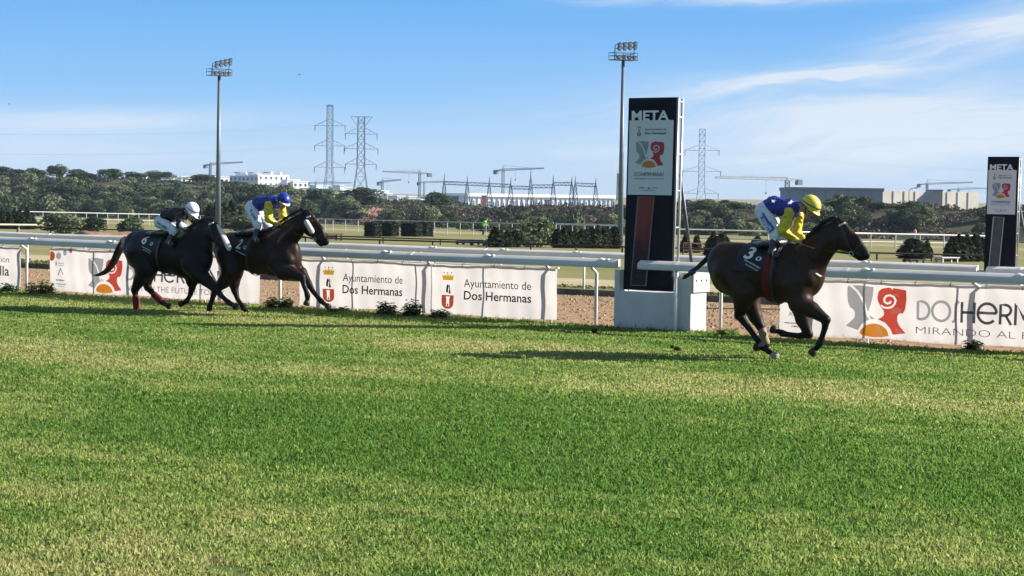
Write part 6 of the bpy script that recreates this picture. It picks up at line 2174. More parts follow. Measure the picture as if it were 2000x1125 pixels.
def worker():
    g = tpt(945, 459)
    k = g.y / FPX
    t = thing('person', 'distant groundsman in a bright green vest bending beside the cypress hedge', 'groundsman', g)
    z = Vector((0, 0, 1)); x = Vector((1, 0, 0)); y = Vector((0, 1, 0))
    H = 1.55
    pt = lambda a, b, c: np.array(g + x * a + y * b + z * c)
    def bl(nm, prims, m):
        w, l = thing('w', None, None), None
        bpy.data.objects.remove(w)
        F, lo = field(prims, .016); V, Q = surface_nets(F, lo, .016)
        return mesh_obj(nm, V.tolist(), Q.tolist(), m, t, None, True, np.tile(np.array(SKINC), (len(V), 1)), fix=False)
    body = [cone(pt(-.1, -.09, .05), pt(-.06, -.09, .45), .05, .06), cone(pt(-.06, -.09, .45), pt(-.12, -.07, .85), .065, .085), cone(pt(-.05, .1, .05), pt(0, .1, .45), .05, .06), cone(pt(0, .1, .45), pt(-.1, .07, .85), .065, .085),
            cone(pt(-.1, 0, .88), pt(.1, 0, 1.22), .13, .14), cone(pt(.1, 0, 1.25), pt(.2, 0, 1.36), .06, .055), cone(pt(.22, 0, 1.40), pt(.25, 0, 1.44), .09, .09),
            cone(pt(.12, -.19, 1.22), pt(.25, -.22, .98), .05, .042), cone(pt(.25, -.22, .98), pt(.40, -.16, .85), .04, .032), cone(pt(.12, .19, 1.22), pt(.25, .22, .98), .05, .042), cone(pt(.25, .22, .98), pt(.4, .16, .85), .04, .032),
            cone(pt(.4, -.16, .85), pt(.46, -.15, .8), .035, .025), cone(pt(.4, .16, .85), pt(.46, .15, .8), .035, .025)]
    bl('body', body, M_SKIN)
    bl('vest', [cone(pt(-.1, 0, .9), pt(.1, 0, 1.22), .15, .16), cone(pt(.1, -.15, 1.22), pt(.1, .15, 1.22), .09, .09)], mat('high visibility green', (.20, .75, .06), None, 9, .6))
    bl('trousers', [cone(pt(-.1, -.09, .08), pt(-.06, -.09, .45), .075, .08), cone(pt(-.06, -.09, .45), pt(-.12, -.06, .85), .085, .11), cone(pt(-.05, .1, .08), pt(0, .1, .45), .075, .08), cone(pt(0, .1, .45), pt(-.1, .06, .85), .085, .11)], mat('dark trousers', (.02, .02, .03), None, 9, .8))
    bl('hair', [cone(pt(.2, 0, 1.44), pt(.22, 0, 1.47), .085, .08)], M_HAIR)
worker()

# small white and orange marker on the right slope
g = tpt(1787, 466)
t = thing('track_marker', 'small white and red marker post on the slope right of the leading horse', 'marker', g)
kk = g.y / FPX
mb = MB(); mb.tube([g, g + Vector((0, 0, 12 * kk))], .06, 6); mb.obj('stem', M_WHITER, t)
mb = MB(); mb.ellipsoid(g + Vector((0, 0, 12 * kk)), (.22, .12, .42), None, 10, 8); mb.obj('head', mat('marker red', (.7, .35, .25), None, 5, .5), t)

# ------------------------------------------------------------------ floodlight masts
M_MAST = mat('galvanised mast', (0.13, 0.165, 0.20), (0.10, 0.13, 0.16), 2, 0.45, metal=0.2)
M_LAMP = mat('lamp housing', (0.06, 0.075, 0.10), (0.04, 0.05, 0.07), 4, 0.4)
M_GLASS = mat('lamp glass', (0.10, 0.13, 0.18), None, 4, 0.15, spec=0.5)
def mast(px, py_top, Y, label, rot, rb=0.21, tilt=0.0):
    top = atY(px, py_top, Y)
    g = Vector((top.x, top.y, tz(top.x, top.y)))
    H = top.z - g.z
    t = thing('floodlight_mast', label, 'floodlight', g, 'floodlight masts')
    mb = MB(); mb.tube([g - Vector((0, 0, .3)), g + Vector((0, 0, H))], [rb, rb * .52], 14); mb.obj('pole', M_MAST, t, smooth_=True)
    mb = MB(); mb.tube([g + Vector((0, 0, 0)), g + Vector((0, 0, .12))], rb * 1.7, 12); mb.obj('base_plate', M_MAST, t)
    a = Vector((math.cos(rot), math.sin(rot), 0)); d = Vector((math.sin(rot), -math.cos(rot), 0)); z = Vector((0, 0, 1)); A = (a, d, z)
    # service cage
    mb = MB()
    c = top + z * .02
    mb.box(c, (1.75, 1.0, .05), A)
    for h in (.28, .5):
        for s in (-1, 1):
            mb.tube([c + a * (-.87) + d * (s * .5) + z * h, c + a * .87 + d * (s * .5) + z * h], .018, 6)
            mb.tube([c + a * (s * .87) - d * .5 + z * h, c + a * (s * .87) + d * .5 + z * h], .018, 6)
    for s in (-.87, -.3, .3, .87):
        for q in (-.5, .5):
            mb.tube([c + a * s + d * q, c + a * s + d * q + z * .5], .016, 6)
    mb.obj('platform', M_LAMP, t)
    # lamp frame and two rows of lamps each side
    mb = MB()
    for s in (-.72, .85):
        mb.tube([c + a * s, c + a * (s + tilt * .5) + z * (1.1 + tilt * s)], .03, 6)
    for h in (.35, .82, 1.1):
        mb.tube([c + a * (-.72 + tilt * h * .5) + z * (h - tilt * .72), c + a * (.85 + tilt * h * .5) + z * (h + tilt * .85)], .026, 6)
    mb.obj('lamp_frame', M_LAMP, t)
    for h in (.20, .86, 1.12):
        for i in range(4):
            p = c + a * (-.52 + i * .42 + tilt * h * .6) + z * (h + (tilt * (-.52 + i * .42) if h > .5 else 0)) + d * .18
            q = MB()
            q.tube([p - d * .16 + z * .05, p - d * .02, p + d * .12 - z * .05], [.07, .13, .175], 12)
            lamp = q.obj('lamp', M_LAMP, t, smooth_=False)
            q = MB(); q.ellipsoid(p + d * .125 - z * .05, (.165, .03, .165), A, 12, 6); q.obj('lens', M_GLASS, lamp, smooth_=True)
mast(1217.2, 118, 143, 'floodlight mast behind the near finish post, the taller looking one', R(28), tilt=.10)
mast(428.1, 148, 163, 'floodlight mast between the two left riders, the farther one', R(40), .23, tilt=.22)

# ================================================================== FAR BEYOND THE TRACK
M_STEELB = mat('haze blue pylon steel', (0.10, 0.165, 0.25), (0.08, 0.13, 0.20), .5, 0.5)  # blue of the distant air put into the steel colour
M_STEELD = mat('dark gantry steel', (0.07, 0.10, 0.15), (0.05, 0.075, 0.11), .5, 0.5)
M_WALLW = mat('white render', (0.72, 0.73, 0.74), (0.64, 0.65, 0.67), .15, 0.8)
M_WALLG = mat('grey render', (0.40, 0.42, 0.45), (0.34, 0.36, 0.40), .15, 0.8)
M_WIN = mat('window glass', (0.055, 0.075, 0.11), (0.035, 0.05, 0.08), .5, 0.2, spec=0.6)
M_CONC = mat('bare concrete', (0.50, 0.47, 0.42), (0.40, 0.375, 0.34), .12, 0.85)
M_CONCB = mat('blue grey cladding', (0.13, 0.16, 0.20), (0.10, 0.125, 0.16), .1, 0.7)

def lattice(mb, base, w0, w1, H, n, r, A, waist=None):
    """four-legged lattice tower; waist=(height fraction, width)"""
    x, y, z = A
    def wid(s):
        if waist and s < waist[0]:
            return w0 + (waist[1] - w0) * s / waist[0]
        if waist:
            return waist[1] + (w1 - waist[1]) * (s - waist[0]) / (1 - waist[0])
        return w0 + (w1 - w0) * s
    cs = [(-1, -1), (1, -1), (1, 1), (-1, 1)]
    hs = [0]
    s = 0
    while s < 1:
        s += max(.03, wid(s) * 1.15 / H); hs.append(min(s, 1))
    P = lambda s, c: base + x * (c[0] * wid(s) / 2) + y * (c[1] * wid(s) / 2) + z * (s * H)
    for c in cs:
        st = [0] + ([waist[0]] if waist else []) + [1]
        mb.tube([P(q, c) for q in st], r, 5)
    for a, b in zip(hs, hs[1:]):
        for i in range(4):
            c, d = cs[i], cs[(i + 1) % 4]
            mb.tube([P(a, c), P(b, d)], r * .5, 4); mb.tube([P(a, d), P(b, c)], r * .5, 4)
            mb.tube([P(b, c), P(b, d)], r * .5, 4)
    return wid

def pylon(px, top, bot, Y, arms, label, rot, w0, ww, w1, waist, heads=None, r=.115):
    g = atY(px, bot, Y); tp = atY(px, top, Y)
    H = tp.z - g.z
    base = Vector((tp.x, Y, g.z))
    a = Vector((math.cos(rot), math.sin(rot), 0)); d = Vector((-a.y, a.x, 0)); z = Vector((0, 0, 1))
    t = thing('power_pylon', label, 'pylon', base, 'power pylons')
    mb = MB(); lattice(mb, base, w0, w1, H, 12, r, (a, d, z), (waist, ww)); mb.obj('tower', M_STEELB, t)
    k = Y / FPX
    tips = []
    for py, half in arms:
        hz = (bot - py) * k
        c = base + z * hz
        L = half * k
        q = MB()
        for s in (-1, 1):
            tip = c + a * (s * L)
            for e in (-.5, .5):
                q.tube([c + a * (s * ww * .5) + d * (e * ww * .6), tip], r * .6, 4)
                q.tube([c + a * (s * ww * .5) + d * (e * ww * .6) + z * 2.4, tip], r * .45, 4)
            for f in (.35, .65):
                q.tube([c + a * (s * (ww * .5 + (L - ww * .5) * f)), c + a * (s * (ww * .5 + (L - ww * .5) * f)) + z * 2.2 * (1 - f)], r * .4, 4)
            tips.append(tip)
        q.obj('crossarm', M_STEELB, t)
        for s in (-1, 1):
            q = MB(); tip = c + a * (s * L * .97); q.tube([tip, tip - z * 2.4], [.16, .1], 6); q.obj('insulator', M_STEELD, t)
    if heads:
        q = MB()
        hz = H
        for s in (-1, 1):
            q.tube([base + z * (hz - 4.2) + a * (s * ww * .4), base + z * hz + a * (s * heads * k)], r * .8, 4)
            q.tube([base + z * hz, base + z * hz + a * (s * heads * k)], r * .8, 4)
            q.tube([base + z * (hz - 2.4), base + z * hz + a * (s * heads * k * .55)], r * .5, 4)
        q.obj('head_frame', M_STEELB, t)
    return tips, base + z * H

tips1, top1 = pylon(645, 205, 378, 860, [(246, 31), (285, 31), (327, 31)], 'slim tall power pylon, left of the close pair', R(-8), 4.4, 2.4, 2.3, .28)
tips2, top2 = pylon(706, 228, 378, 820, [(262, 32), (291, 34), (321, 31)], 'broad power pylon with a flat T shaped head, right of the close pair', R(10), 5.8, 3.1, 2.6, .32, heads=21, r=.135)
tips3, top3 = pylon(1372, 252, 396, 900, [(294, 34), (335, 38), (378, 34)], 'power pylon right of the near finish post', R(-6), 4.2, 2.7, 2.5, .25)

def wires(label, A, B, sag, off):
    t = thing('power_line', label, 'power line', A[0], 'overhead power lines')
    mb = MB()
    for a, b in zip(A, B):
        P = [a.lerp(b, i / 24) - Vector((0, 0, sag * 4 * (i / 24) * (1 - i / 24))) for i in range(25)]
        mb.tube(P, .018, 4, caps=False)
    mb.obj('wires', mat('aluminium wire', (.30, .35, .42), None, 1, .4), t)
gan = [atY(x, y, 830) for x, y in ((868, 352), (913, 354), (868, 358), (956, 356), (998, 358), (956, 361))]
wires('power lines descending from the broad pylon to the substation', tips2[1::2] + tips2[0::2], gan, 9, 0)
left1 = [t_ + Vector((-330, 40, 6)) for t_ in tips1]
wires('power lines running left from the slim pylon', tips1, left1, 8, 0)
wires('power lines running right from the pylon beyond the finish post', tips3, [t_ + Vector((420, -30, 4)) for t_ in tips3], 10, 0)

# ------------------------------------------------------------------ tower cranes
M_CRANE = mat('crane steel', (0.12, 0.16, 0.22), (0.09, 0.12, 0.17), .5, 0.5)
M_CRANEY = mat('pale crane steel', (0.34, 0.35, 0.36), (0.26, 0.28, 0.31), .5, 0.5)
def crane(px, top, bot, jl, jr, counter, Y, label, m=None, truss=0.9, wm=1.3):
    """jl, jr = (px, py) of the two jib ends; counter = 'l' or 'r' side with the counterweight"""
    m = m or M_CRANE
    k = Y / FPX
    base = atY(px, bot, Y); tp = atY(px, top, Y); base = Vector((tp.x, Y, base.z))
    z = Vector((0, 0, 1))
    t = thing('tower_crane', label, 'crane', base, 'tower cranes on the horizon')
    f = (px - jl[0]) / max(1e-6, jr[0] - jl[0]); pj = jl[1] + (jr[1] - jl[1]) * f
    hz = atY(px, pj, Y)
    mb = MB(); lattice(mb, base, wm, wm, hz.z - base.z, 8, .16, (Vector((1, 0, 0)), Vector((0, 1, 0)), z)); mb.obj('mast', m, t)
    mb = MB(); mb.tube([hz + Vector((-.6, 0, 0)), Vector((hz.x, Y, max(tp.z, hz.z + .8))), hz + Vector((.6, 0, 0))], .22, 5); mb.obj('apex', m, t)
    ends = [atY(*jl, Y), atY(*jr, Y)]
    for nm, e, dy in (('jib', ends[1] if counter == 'l' else ends[0], -12), ('counter_jib', ends[0] if counter == 'l' else ends[1], 4)):
        e = Vector((e.x, Y + dy, e.z))
        q = MB(); L = (e - hz).length; d = (e - hz) / L; s = d.cross(z).normalized(); u = s.cross(d)
        th = truss if nm == 'jib' else truss * .8
        bt = [hz + s * th * .5, e + s * th * .4]; b2 = [hz - s * th * .5, e - s * th * .4]; tpc = [hz + u * th, e + u * th * .5]
        for c in (bt, b2, tpc): q.tube(c, .13, 4)
        n = max(3, int(L / (th * 2.2)))
        for i in range(n):
            a0, a1 = i / n, (i + .5) / n
            for c in (bt, b2):
                q.tube([c[0].lerp(c[1], a0), tpc[0].lerp(tpc[1], a1)], .07, 4); q.tube([tpc[0].lerp(tpc[1], a1), c[0].lerp(c[1], (i + 1) / n)], .07, 4)
        q.obj(nm, m, t)
        if nm == 'counter_jib':
            q = MB(); q.box(e - u * .6 - d * 1.2, (2.4, 1.6, 2.0), (d, s, u)); q.obj('counterweight', mat('counterweight', (.08, .11, .16), None, 1, .7), t)
        else:
            q = MB(); q.tube([Vector((hz.x, Y, max(tp.z, hz.z + .8))), hz.lerp(e, .62) + u * th], .06, 4); q.obj('tie_bar', m, t)
            q = MB(); p = hz.lerp(e, .3); q.tube([p, p - z * 5], .06, 4); q.box(p - z * 5, (.6, .4, .7)); q.obj('hook_block', m, t)
crane(411, 317, 352, (397, 323), (480, 318), 'l', 1150, 'tower crane half hidden by the left floodlight mast')
crane(820, 331, 385, (750, 336), (842, 340), 'r', 1100, 'tower crane with a long jib pointing left, between the pylons and the substation')
crane(747, 347, 378, (737, 357), (785, 352), 'l', 1200, 'small tower crane right of the large round tree')
crane(829, 354, 388, (815, 357), (895, 356), 'l', 1300, 'low pale jibbed crane just left of the substation', M_CRANEY)
crane(983, 323, 382, (965, 334), (1062, 330), 'l', 1050, 'tallest tower crane above the substation')
crane(618, 350, 378, (598, 358), (690, 358), 'l', 1400, 'faint tower crane behind the slim pylon', M_CRANEY)
crane(1538, 349, 392, (1391, 348), (1568, 353), 'r', 760, 'large tower crane with a long trussed jib above the leading jockey', M_CRANEY, 1.15, 1.6)
crane(1811, 350, 378, (1794, 361), (1892, 357), 'l', 1300, 'tower crane above the concrete building near the far finish post')
crane(1872, 365, 385, (1853, 371), (1932, 368), 'l', 1500, 'small crane on the horizon left of the far finish post', M_CRANEY)
crane(1593, 366, 380, (1562, 368), (1606, 367), 'r', 1500, 'tiny faint crane jib above the concrete building roof', M_CRANEY)

# ------------------------------------------------------------------ buildings
def block(parent, x0, x1, top, bot, Y, dep, m, name='wall', yaw=0.0):
    """box seen between picture columns/rows, dep metres deep"""
    k = Y / FPX
    a, b = atY(x0, bot, Y), atY(x1, bot, Y)
    h = (bot - top) * k
    ax = Vector((math.cos(yaw), math.sin(yaw), 0)); dp = Vector((-ax.y, ax.x, 0))
    w = (b - a).length / max(.2, math.cos(yaw))
    c = a + ax * w / 2 + dp * dep / 2 + Vector((0, 0, h / 2))
    mb = MB(); mb.box(c, (w, dep, h), (ax, dp, Vector((0, 0, 1))))
    o = mb.obj(name, m, parent)
    return dict(a=a, ax=ax, dp=dp, w=w, h=h, o=o)

def openings(parent, B, cols, rows, fw, fh, m, recess=.12, name='window', skip=()):
    for i in range(cols):
        for j in range(rows):
            if (i, j) in skip: continue
            c = B['a'] + B['ax'] * (B['w'] * (i + .5) / cols) + Vector((0, 0, B['h'] * (j + .5) / rows)) - B['dp'] * .04
            mb = MB(); mb.box(c, (B['w'] / cols * fw, .12, B['h'] / rows * fh), (B['ax'], B['dp'], Vector((0, 0, 1))))
            mb.obj(name, m, parent)

def building(label, cat='building'):
    return thing('building', label, cat, (0, 0, 0))

M_SHADEB = mat('bluish render and shade', (0.36, 0.42, 0.52), (0.31, 0.37, 0.47), .2, .8)  # bluish render; shade on the unlit apartment wing put into the colour
def set_loc(t, p):
    off = Vector(p) - t.location
    t.location = p
    for c in KIDS(t):
        for v in c.data.vertices: v.co -= off

def apartments():
    Y = 1180
    t = building('large white apartment block with rows of windows, left of the pylons')
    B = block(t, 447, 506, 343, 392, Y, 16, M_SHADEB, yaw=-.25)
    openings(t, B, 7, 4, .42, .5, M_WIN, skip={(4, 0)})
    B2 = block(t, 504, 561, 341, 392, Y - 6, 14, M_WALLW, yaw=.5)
    openings(t, B2, 6, 4, .28, .42, M_WIN)
    for x0, x1, tp, bt in ((460, 480, 337, 343), (484, 502, 338, 343), (512, 530, 335, 341), (538, 548, 337, 341)):
        block(t, x0, x1, tp, bt, Y + 4, 6, M_WALLW, 'roof_house')
    for x in (463, 490, 520):
        mb = MB(); p = atY(x, 337, Y + 5); mb.box(p, (3.5, 2, .4), None); mb.obj('solar_panel', M_STEELD, t)
    for j in range(3):
        mb = MB(); c = B2['a'] + B2['ax'] * (B2['w'] * .9) + Vector((0, 0, B2['h'] * (j + 1) / 4)) - B2['dp'] * .7
        mb.box(c, (B2['w'] * .2, 1.4, .9), (B2['ax'], B2['dp'], Vector((0, 0, 1)))); mb.obj('balcony', M_WALLW, t)
    set_loc(t, B['a'])
apartments()

def simple_house(label, parts, Y, wins=True, m=None):
    t = building(label)
    first = None
    for (x0, x1, tp, bt, mm, wc, wr) in parts:
        B = block(t, x0, x1, tp, bt, Y, 10, mm, yaw=.45 if mm is M_WALLW else -.1)
        first = first or B
        if wc: openings(t, B, wc, wr, .4, .4, M_WIN)
        mb = MB(); mb.box(B['a'] + B['ax'] * B['w'] / 2 + B['dp'] * 5 + Vector((0, 0, B['h'] + .2)), (B['w'] + .5, 10.5, .4), (B['ax'], B['dp'], Vector((0, 0, 1)))); mb.obj('roof', mm, t)
    set_loc(t, first['a'])
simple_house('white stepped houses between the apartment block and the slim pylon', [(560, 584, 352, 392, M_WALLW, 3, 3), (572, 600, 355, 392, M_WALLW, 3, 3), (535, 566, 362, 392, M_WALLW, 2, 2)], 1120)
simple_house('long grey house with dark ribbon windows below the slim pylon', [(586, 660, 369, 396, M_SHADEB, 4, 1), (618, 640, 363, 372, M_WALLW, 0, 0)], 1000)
simple_house('white house between the two pylons', [(656, 690, 367, 400, M_WALLW, 3, 2), (664, 670, 363, 370, M_WALLW, 0, 0)], 980)
simple_house('white house with a terrace right of the large round tree', [(732, 758, 373, 402, M_WALLW, 2, 2), (756, 766, 379, 402, M_WALLW, 1, 1)], 960)
simple_house('white houses showing between skyline trees at the left', [(277, 298, 342, 372, M_WALLW, 2, 2), (244, 256, 341, 366, M_SHADEB, 1, 1)], 1100)
simple_house('row of white houses above the white capped jockey', [(334, 356, 348, 376, M_WALLW, 2, 2), (354, 374, 346, 376, M_WALLW, 2, 2), (336, 342, 345, 350, M_WALLW, 0, 0)], 1100)
simple_house('white house just right of the left floodlight mast', [(418, 446, 346, 386, M_WALLW, 3, 3)], 1120)
simple_house('tiny white house in a gap of the skyline trees', [(86, 92, 349, 366, M_WALLW, 0, 0)], 1000)

def low_hall(label, x0, x1, top, bot, Y, mw, mr, rise):
    t = building(label)
    B = block(t, x0, x1, top, bot, Y, 26, mw)
    z = Vector((0, 0, 1)); k = Y / FPX
    a, ax, dp, w, h = B['a'], B['ax'], B['dp'], B['w'], B['h']
    mb = MB()
    mb.prism([(-.4, h - .1), (w + .4, h - .1), (w * .62, h + rise * k), (w * .38, h + rise * k)], lambda x, y, d: a + ax * x + z * y + dp * d, -.4, 26.4)
    mb.obj('roof', mr, t)
    openings(t, B, 6, 1, .3, .4, M_WIN, name='opening')
    set_loc(t, a)
low_hall('low pale warehouse with a grey sloping roof between the trees', 768, 850, 397, 412, 700, M_WALLG, mat('grey sheet roof', (.45, .49, .54), None, .3, .6), 9)
simple_house('small white workers huts behind the low warehouse', [(776, 790, 384, 400, M_WALLW, 1, 1), (798, 812, 385, 400, M_WALLW, 1, 1), (822, 836, 387, 400, M_WALLG, 1, 1)], 800)

def long_hall():
    Y = 900
    t = building('long white industrial hall behind the substation')
    B = block(t, 913, 1206, 383, 410, Y, 30, M_WALLW, yaw=.5)
    a, ax, dp, w, h = B['a'], B['ax'], B['dp'], B['w'], B['h']; z = Vector((0, 0, 1))
    mb = MB(); mb.box(a + ax * w / 2 + dp * 15 + z * (h + .55), (w + 1, 32, 1.3), (ax, dp, z)); mb.obj('roof_edge', mat('bright roof edge', (.85, .83, .80), None, .1, .4), t)
    openings(t, B, 15, 1, .30, .55, M_WALLG, name='wall_panel')
    for i in range(31):
        mb = MB(); mb.box(a + ax * (w * i / 30) - dp * .25 + z * h / 2, (.4, .4, h), (ax, dp, z)); mb.obj('column', M_SHADEB, t)
    set_loc(t, a)
long_hall()

def substation():
    Y = 830
    k = Y / FPX; z = Vector((0, 0, 1))
    spires = [(868, 339, 'first steel gantry tower from the left of the substation'), (913, 343, 'second gantry tower from the left of the substation'), (956, 345, 'third gantry tower from the left of the substation'),
              (998, 347, 'fourth gantry tower, below the tallest crane'), (1037, 330, 'tallest gantry tower in the middle of the substation'), (1081, 341, 'gantry tower with a thick head right of the tallest'),
              (1117, 345, 'left one of two close gantry towers'), (1124, 344, 'right one of two close gantry towers'), (1164, 347, 'gantry tower near the right end of the substation')]
    for px, top, lab in spires:
        g = atY(px, 404, Y); tp = atY(px, top, Y); g = Vector((tp.x, Y, g.z))
        t = thing('gantry_tower', lab, 'steel tower', g, 'substation gantry towers')
        mb = MB(); H = tp.z - g.z
        lattice(mb, g, 2.6, .7, H * .72, 6, .16, (Vector((1, 0, 0)), Vector((0, 1, 0)), z)); mb.obj('lattice', M_STEELB, t)
        mb = MB(); mb.tube([g + z * H * .72, g + z * H], [.35, .08], 6); mb.obj('spire', M_STEELB, t)
    beams = [((868, 357), (913, 359), 'crossbeam between the first two gantry towers'), ((913, 359), (956, 361), 'crossbeam between the second and third gantry towers'), ((956, 361), (998, 363), 'crossbeam ending at the fourth gantry tower'),
             ((998, 366), (1037, 367), 'crossbeam ending at the tallest gantry tower'), ((1037, 364), (1081, 364), 'crossbeam right of the tallest gantry tower'), ((1081, 359), (1117, 359), 'crossbeam left of the two close gantry towers'), ((1124, 360), (1164, 362), 'crossbeam at the right end of the substation')]
    for (x0, y0), (x1, y1), lab in beams:
        a, b = atY(x0, y0, Y), atY(x1, y1, Y)
        mb = MB()
        for o in (z * .6, z * -.6): mb.tube([a + o, b + o], .17, 5)
        n = 9
        for i in range(n): mb.tube([a.lerp(b, i / n) + z * (.6 if i % 2 else -.6), a.lerp(b, (i + 1) / n) + z * (-.6 if i % 2 else .6)], .1, 4)
        tag(mb.obj('crossbeam', M_STEELB, origin=a), lab, 'steel beam', 'substation crossbeams')
    rg = random.Random(8)
    for i in range(62):
        px = 872 + i * 5.35 + rg.uniform(-1.5, 1.5)
        Yc = Y - rg.uniform(10, 70)
        h = rg.uniform(9, 17)
        g = atY(px, 410, Yc)
        t = thing('insulator_column', 'thin insulator column standing among the substation equipment', 'insulator', g, 'substation insulator columns')
        hh = h * Yc / FPX
        mb = MB(); mb.tube([g, g + z * hh], [.17, .12], 6); mb.obj('column', M_STEELD, t)
        mb = MB(); mb.tube([g + z * hh * .6, g + z * (hh + .4)], .24, 6); mb.box(g + z * hh * .55, (1.2, .4, .2)); mb.obj('head', M_STEELB, t)
    for px, w, top, c, lab in ((945, 9, 383, (.55, .20, .17), 'reddish transformer cabinet standing in the substation'), (885, 22, 384, (.09, .13, .22), 'blue control cabin at the left end of the substation'), (1068, 10, 392, (.40, .22, .16), 'small brown cabinet in the middle of the substation'),
                               (1000, 10, 395, (.6, .6, .6), 'white cabinet under the tallest crane')):
        t = thing('transformer_cabinet', lab, 'cabinet', atY(px, 408, 790), None)
        B = block(t, px - w / 2, px + w / 2, top, 410, 780, 3, mat('cabinet ' + str(px), c, None, .5, .6), 'housing')
        mb = MB(); mb.box(B['a'] + B['ax'] * B['w'] / 2 + B['dp'] * 1.5 + z * (B['h'] + .15), (B['w'] + .4, 3.4, .3), None); mb.obj('lid', M_STEELD, t)
        openings(t, B, 2, 1, .7, .8, M_STEELD, name='door') if w > 15 else None
substation()

def plant_hall():
    Y = 560
    t = building('long concrete building with a blue grey roof edge behind the leading jockey')
    B = block(t, 1546, 1722, 371, 408, Y, 40, mat('blue grey concrete', (.155, .21, .29), (.13, .175, .24), .12, .85), yaw=-.05)
    a, ax, dp, w, h = B['a'], B['ax'], B['dp'], B['w'], B['h']; z = Vector((0, 0, 1))
    mb = MB(); mb.box(a + ax * w / 2 + dp * 20 + z * (h + .35), (w + .6, 41, .9), (ax, dp, z)); mb.obj('roof_edge', M_CONCB, t)
    for i in range(1, 8):
        mb = MB(); mb.box(a + ax * (w * i / 8) - dp * .05 + z * h * .49, (.25, .3, h * .96), (ax, dp, z)); mb.obj('pilaster', M_CONCB, t)
    set_loc(t, a)
    t = thing('boundary_wall', 'pale concrete wall running right from the grey concrete building', 'wall', (0, 0, 0))
    B = block(t, 1723, 1932, 372, 410, Y + 8, 1.0, M_CONC, yaw=.42)
    a, ax, dp, w, h = B['a'], B['ax'], B['dp'], B['w'], B['h']
    for i in range(1, 9):
        mb = MB(); mb.box(a + ax * (w * i / 9) - dp * .10 + z * (h * .5 - .05), (.22, .2, h - .1), (ax, dp, z)); mb.obj('pillar', M_WALLG, t)
    set_loc(t, a)
    t = building('slanting dark concrete ramp block in front of the pale wall')
    k = Y / FPX
    g = atY(1800, 404, Y - 5)
    mb = MB(); mb.prism([(0, -1), (40 * k, -1), (40 * k, 31 * k), (22 * k, 31 * k), (3 * k, 14 * k)], lambda x, y, d: g + Vector((x, d, y)), 0, 9); mb.obj('wall', mat('dark grey concrete', (.22, .23, .25), None, .3, .8), t)  # ramp block in one even dark grey
    mb = MB(); mb.box(g + Vector((31 * k, 4.5, 31 * k + .2)), (19 * k, 9.6, .4)); mb.obj('roof_edge', M_CONCB, t)
    set_loc(t, g)
plant_hall()
# street lamp above the wall
g = atY(1775, 396, 540)
t = thing('street_lamp', 'curved street lamp in front of the pale concrete wall', 'street lamp', g)
kk = 540 / FPX
mb = MB(); mb.tube([g, g + Vector((0, 0, 24 * kk)), g + Vector((5 * kk, 0, 28 * kk)), g + Vector((12 * kk, 0, 29 * kk))], .09, 6); mb.obj('pole', M_STEELB, t)
mb = MB(); mb.ellipsoid(g + Vector((14 * kk, 0, 29 * kk)), (.5, .2, .15), None, 8, 6); mb.obj('lamp_head', M_STEELD, t)

# smaller masts on the horizon
for px, top, bot, Y, lab in ((1206, 339, 392, 900, 'thin lattice mast just left of the right floodlight pole'), (1327, 346, 392, 1000, 'thin mast by the right side of the near finish post')):
    g = atY(px, bot, Y); tp = atY(px, top, Y)
    t = thing('lattice_mast', lab, 'mast', g)
    mb = MB(); lattice(mb, g, .9, .5, tp.z - g.z, 6, .14, (Vector((1, 0, 0)), Vector((0, 1, 0)), Vector((0, 0, 1)))); mb.obj('lattice', M_STEELD, t)
    mb = MB(); mb.tube([tp, tp + Vector((0, 0, 1.5))], .08, 5); mb.obj('aerial', M_STEELD, t)

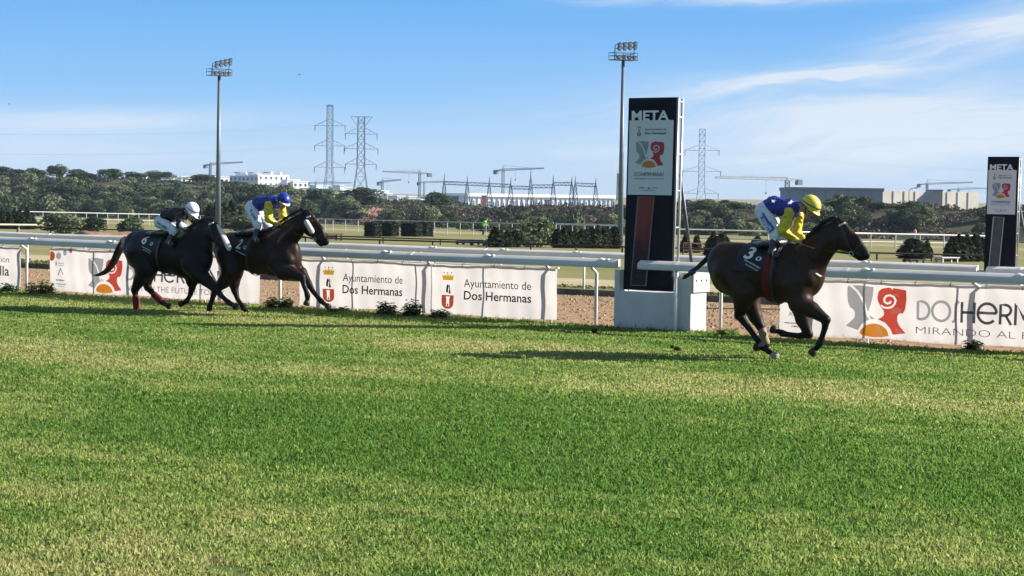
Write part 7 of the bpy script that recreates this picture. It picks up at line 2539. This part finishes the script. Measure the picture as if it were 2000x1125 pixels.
# clods of turf thrown up by the hooves
M_CLOD = mat('turf clod earth', (0.045, 0.026, 0.016), (0.03, 0.045, 0.012), 30, .95, .8)
def clod(px, py, p, rad, lab, seed):
    g = onp(px, py, p)
    rg = np.random.default_rng(seed)
    prims = [cone(rg.normal(0, rad * .5, 3), rg.normal(0, rad * .5, 3), rad * .55, rad * .4, (0, 0, 0), 1, .01) for _ in range(4)]
    F, lo = field(prims, .008); V, Q = surface_nets(F, lo, .008)
    o = mesh_obj('turf_clod', (V + np.array(g)).tolist(), Q.tolist(), M_CLOD, None, g, True, None, fix=False)
    tag(o, lab, 'clod', 'clods of turf thrown up behind the leading horse')
for j, a in enumerate([(1326, 686, 24.9, .065, 'largest clod of turf in the air behind the leading horse'), (1313, 677, 24.9, .03, 'small clod of turf above and left of the largest one'), (1300, 689, 25.1, .025, 'tiny clod of turf left of the largest one'),
                       (1163, 646, 27.2, .05, 'brown clod of turf below the rail post left of the finish post'), (1338, 668, 25.0, .02, 'tiny crumb of turf highest behind the leading horse')]):
    clod(*a[:4], a[4], 70 + j)

# birds
def bird(px, py, Y, lab):
    g = atY(px, py, Y)
    t = thing('bird', lab, 'bird', g)
    q = MB(); q.ellipsoid(g, (.16, .06, .06), None, 8, 6); q.tube([g + Vector((-.14, 0, 0)), g + Vector((-.26, 0, 0))], [.04, .05], 6, flat=.3); q.obj('body', M_LEATHER, t, smooth_=True)
    for s in (-1, 1):
        q = MB(); q.add([g + Vector((.06, s * .04, .02)), g + Vector((-.07, s * .04, .02)), g + Vector((-.08, s * .22, .10)), g + Vector((-.02, s * .40, .05)), g + Vector((.05, s * .2, .11))], [(0, 1, 2, 4), (2, 3, 4)])
        thicken(q.obj('wing', M_LEATHER, t), .012)
bird(585, 146, 330, 'small dark bird high in the sky above the pylons')
bird(18, 203, 380, 'tiny dark bird in the sky near the left edge')

# ------------------------------------------------------------------ air
def haze():
    mt = bpy.data.materials.new('thin air')
    mt.use_nodes = True
    T = NT(mt.node_tree)
    v = T.n('ShaderNodeVolumePrincipled', None, Color=(0.62, 0.80, 1.0), Density=0.00009)
    T.n('ShaderNodeOutputMaterial', None, Volume=v)
    mb = MB(); mb.box((0, 600, 25), (3200, 2400, 70))
    o = mb.obj('haze', mt, origin=(0, 600, 25))
    tag(o, kind='stuff')
    o.display_type = 'WIRE'
haze()
for o in bpy.data.objects:
    if '_local' in o:
        del o['_local']
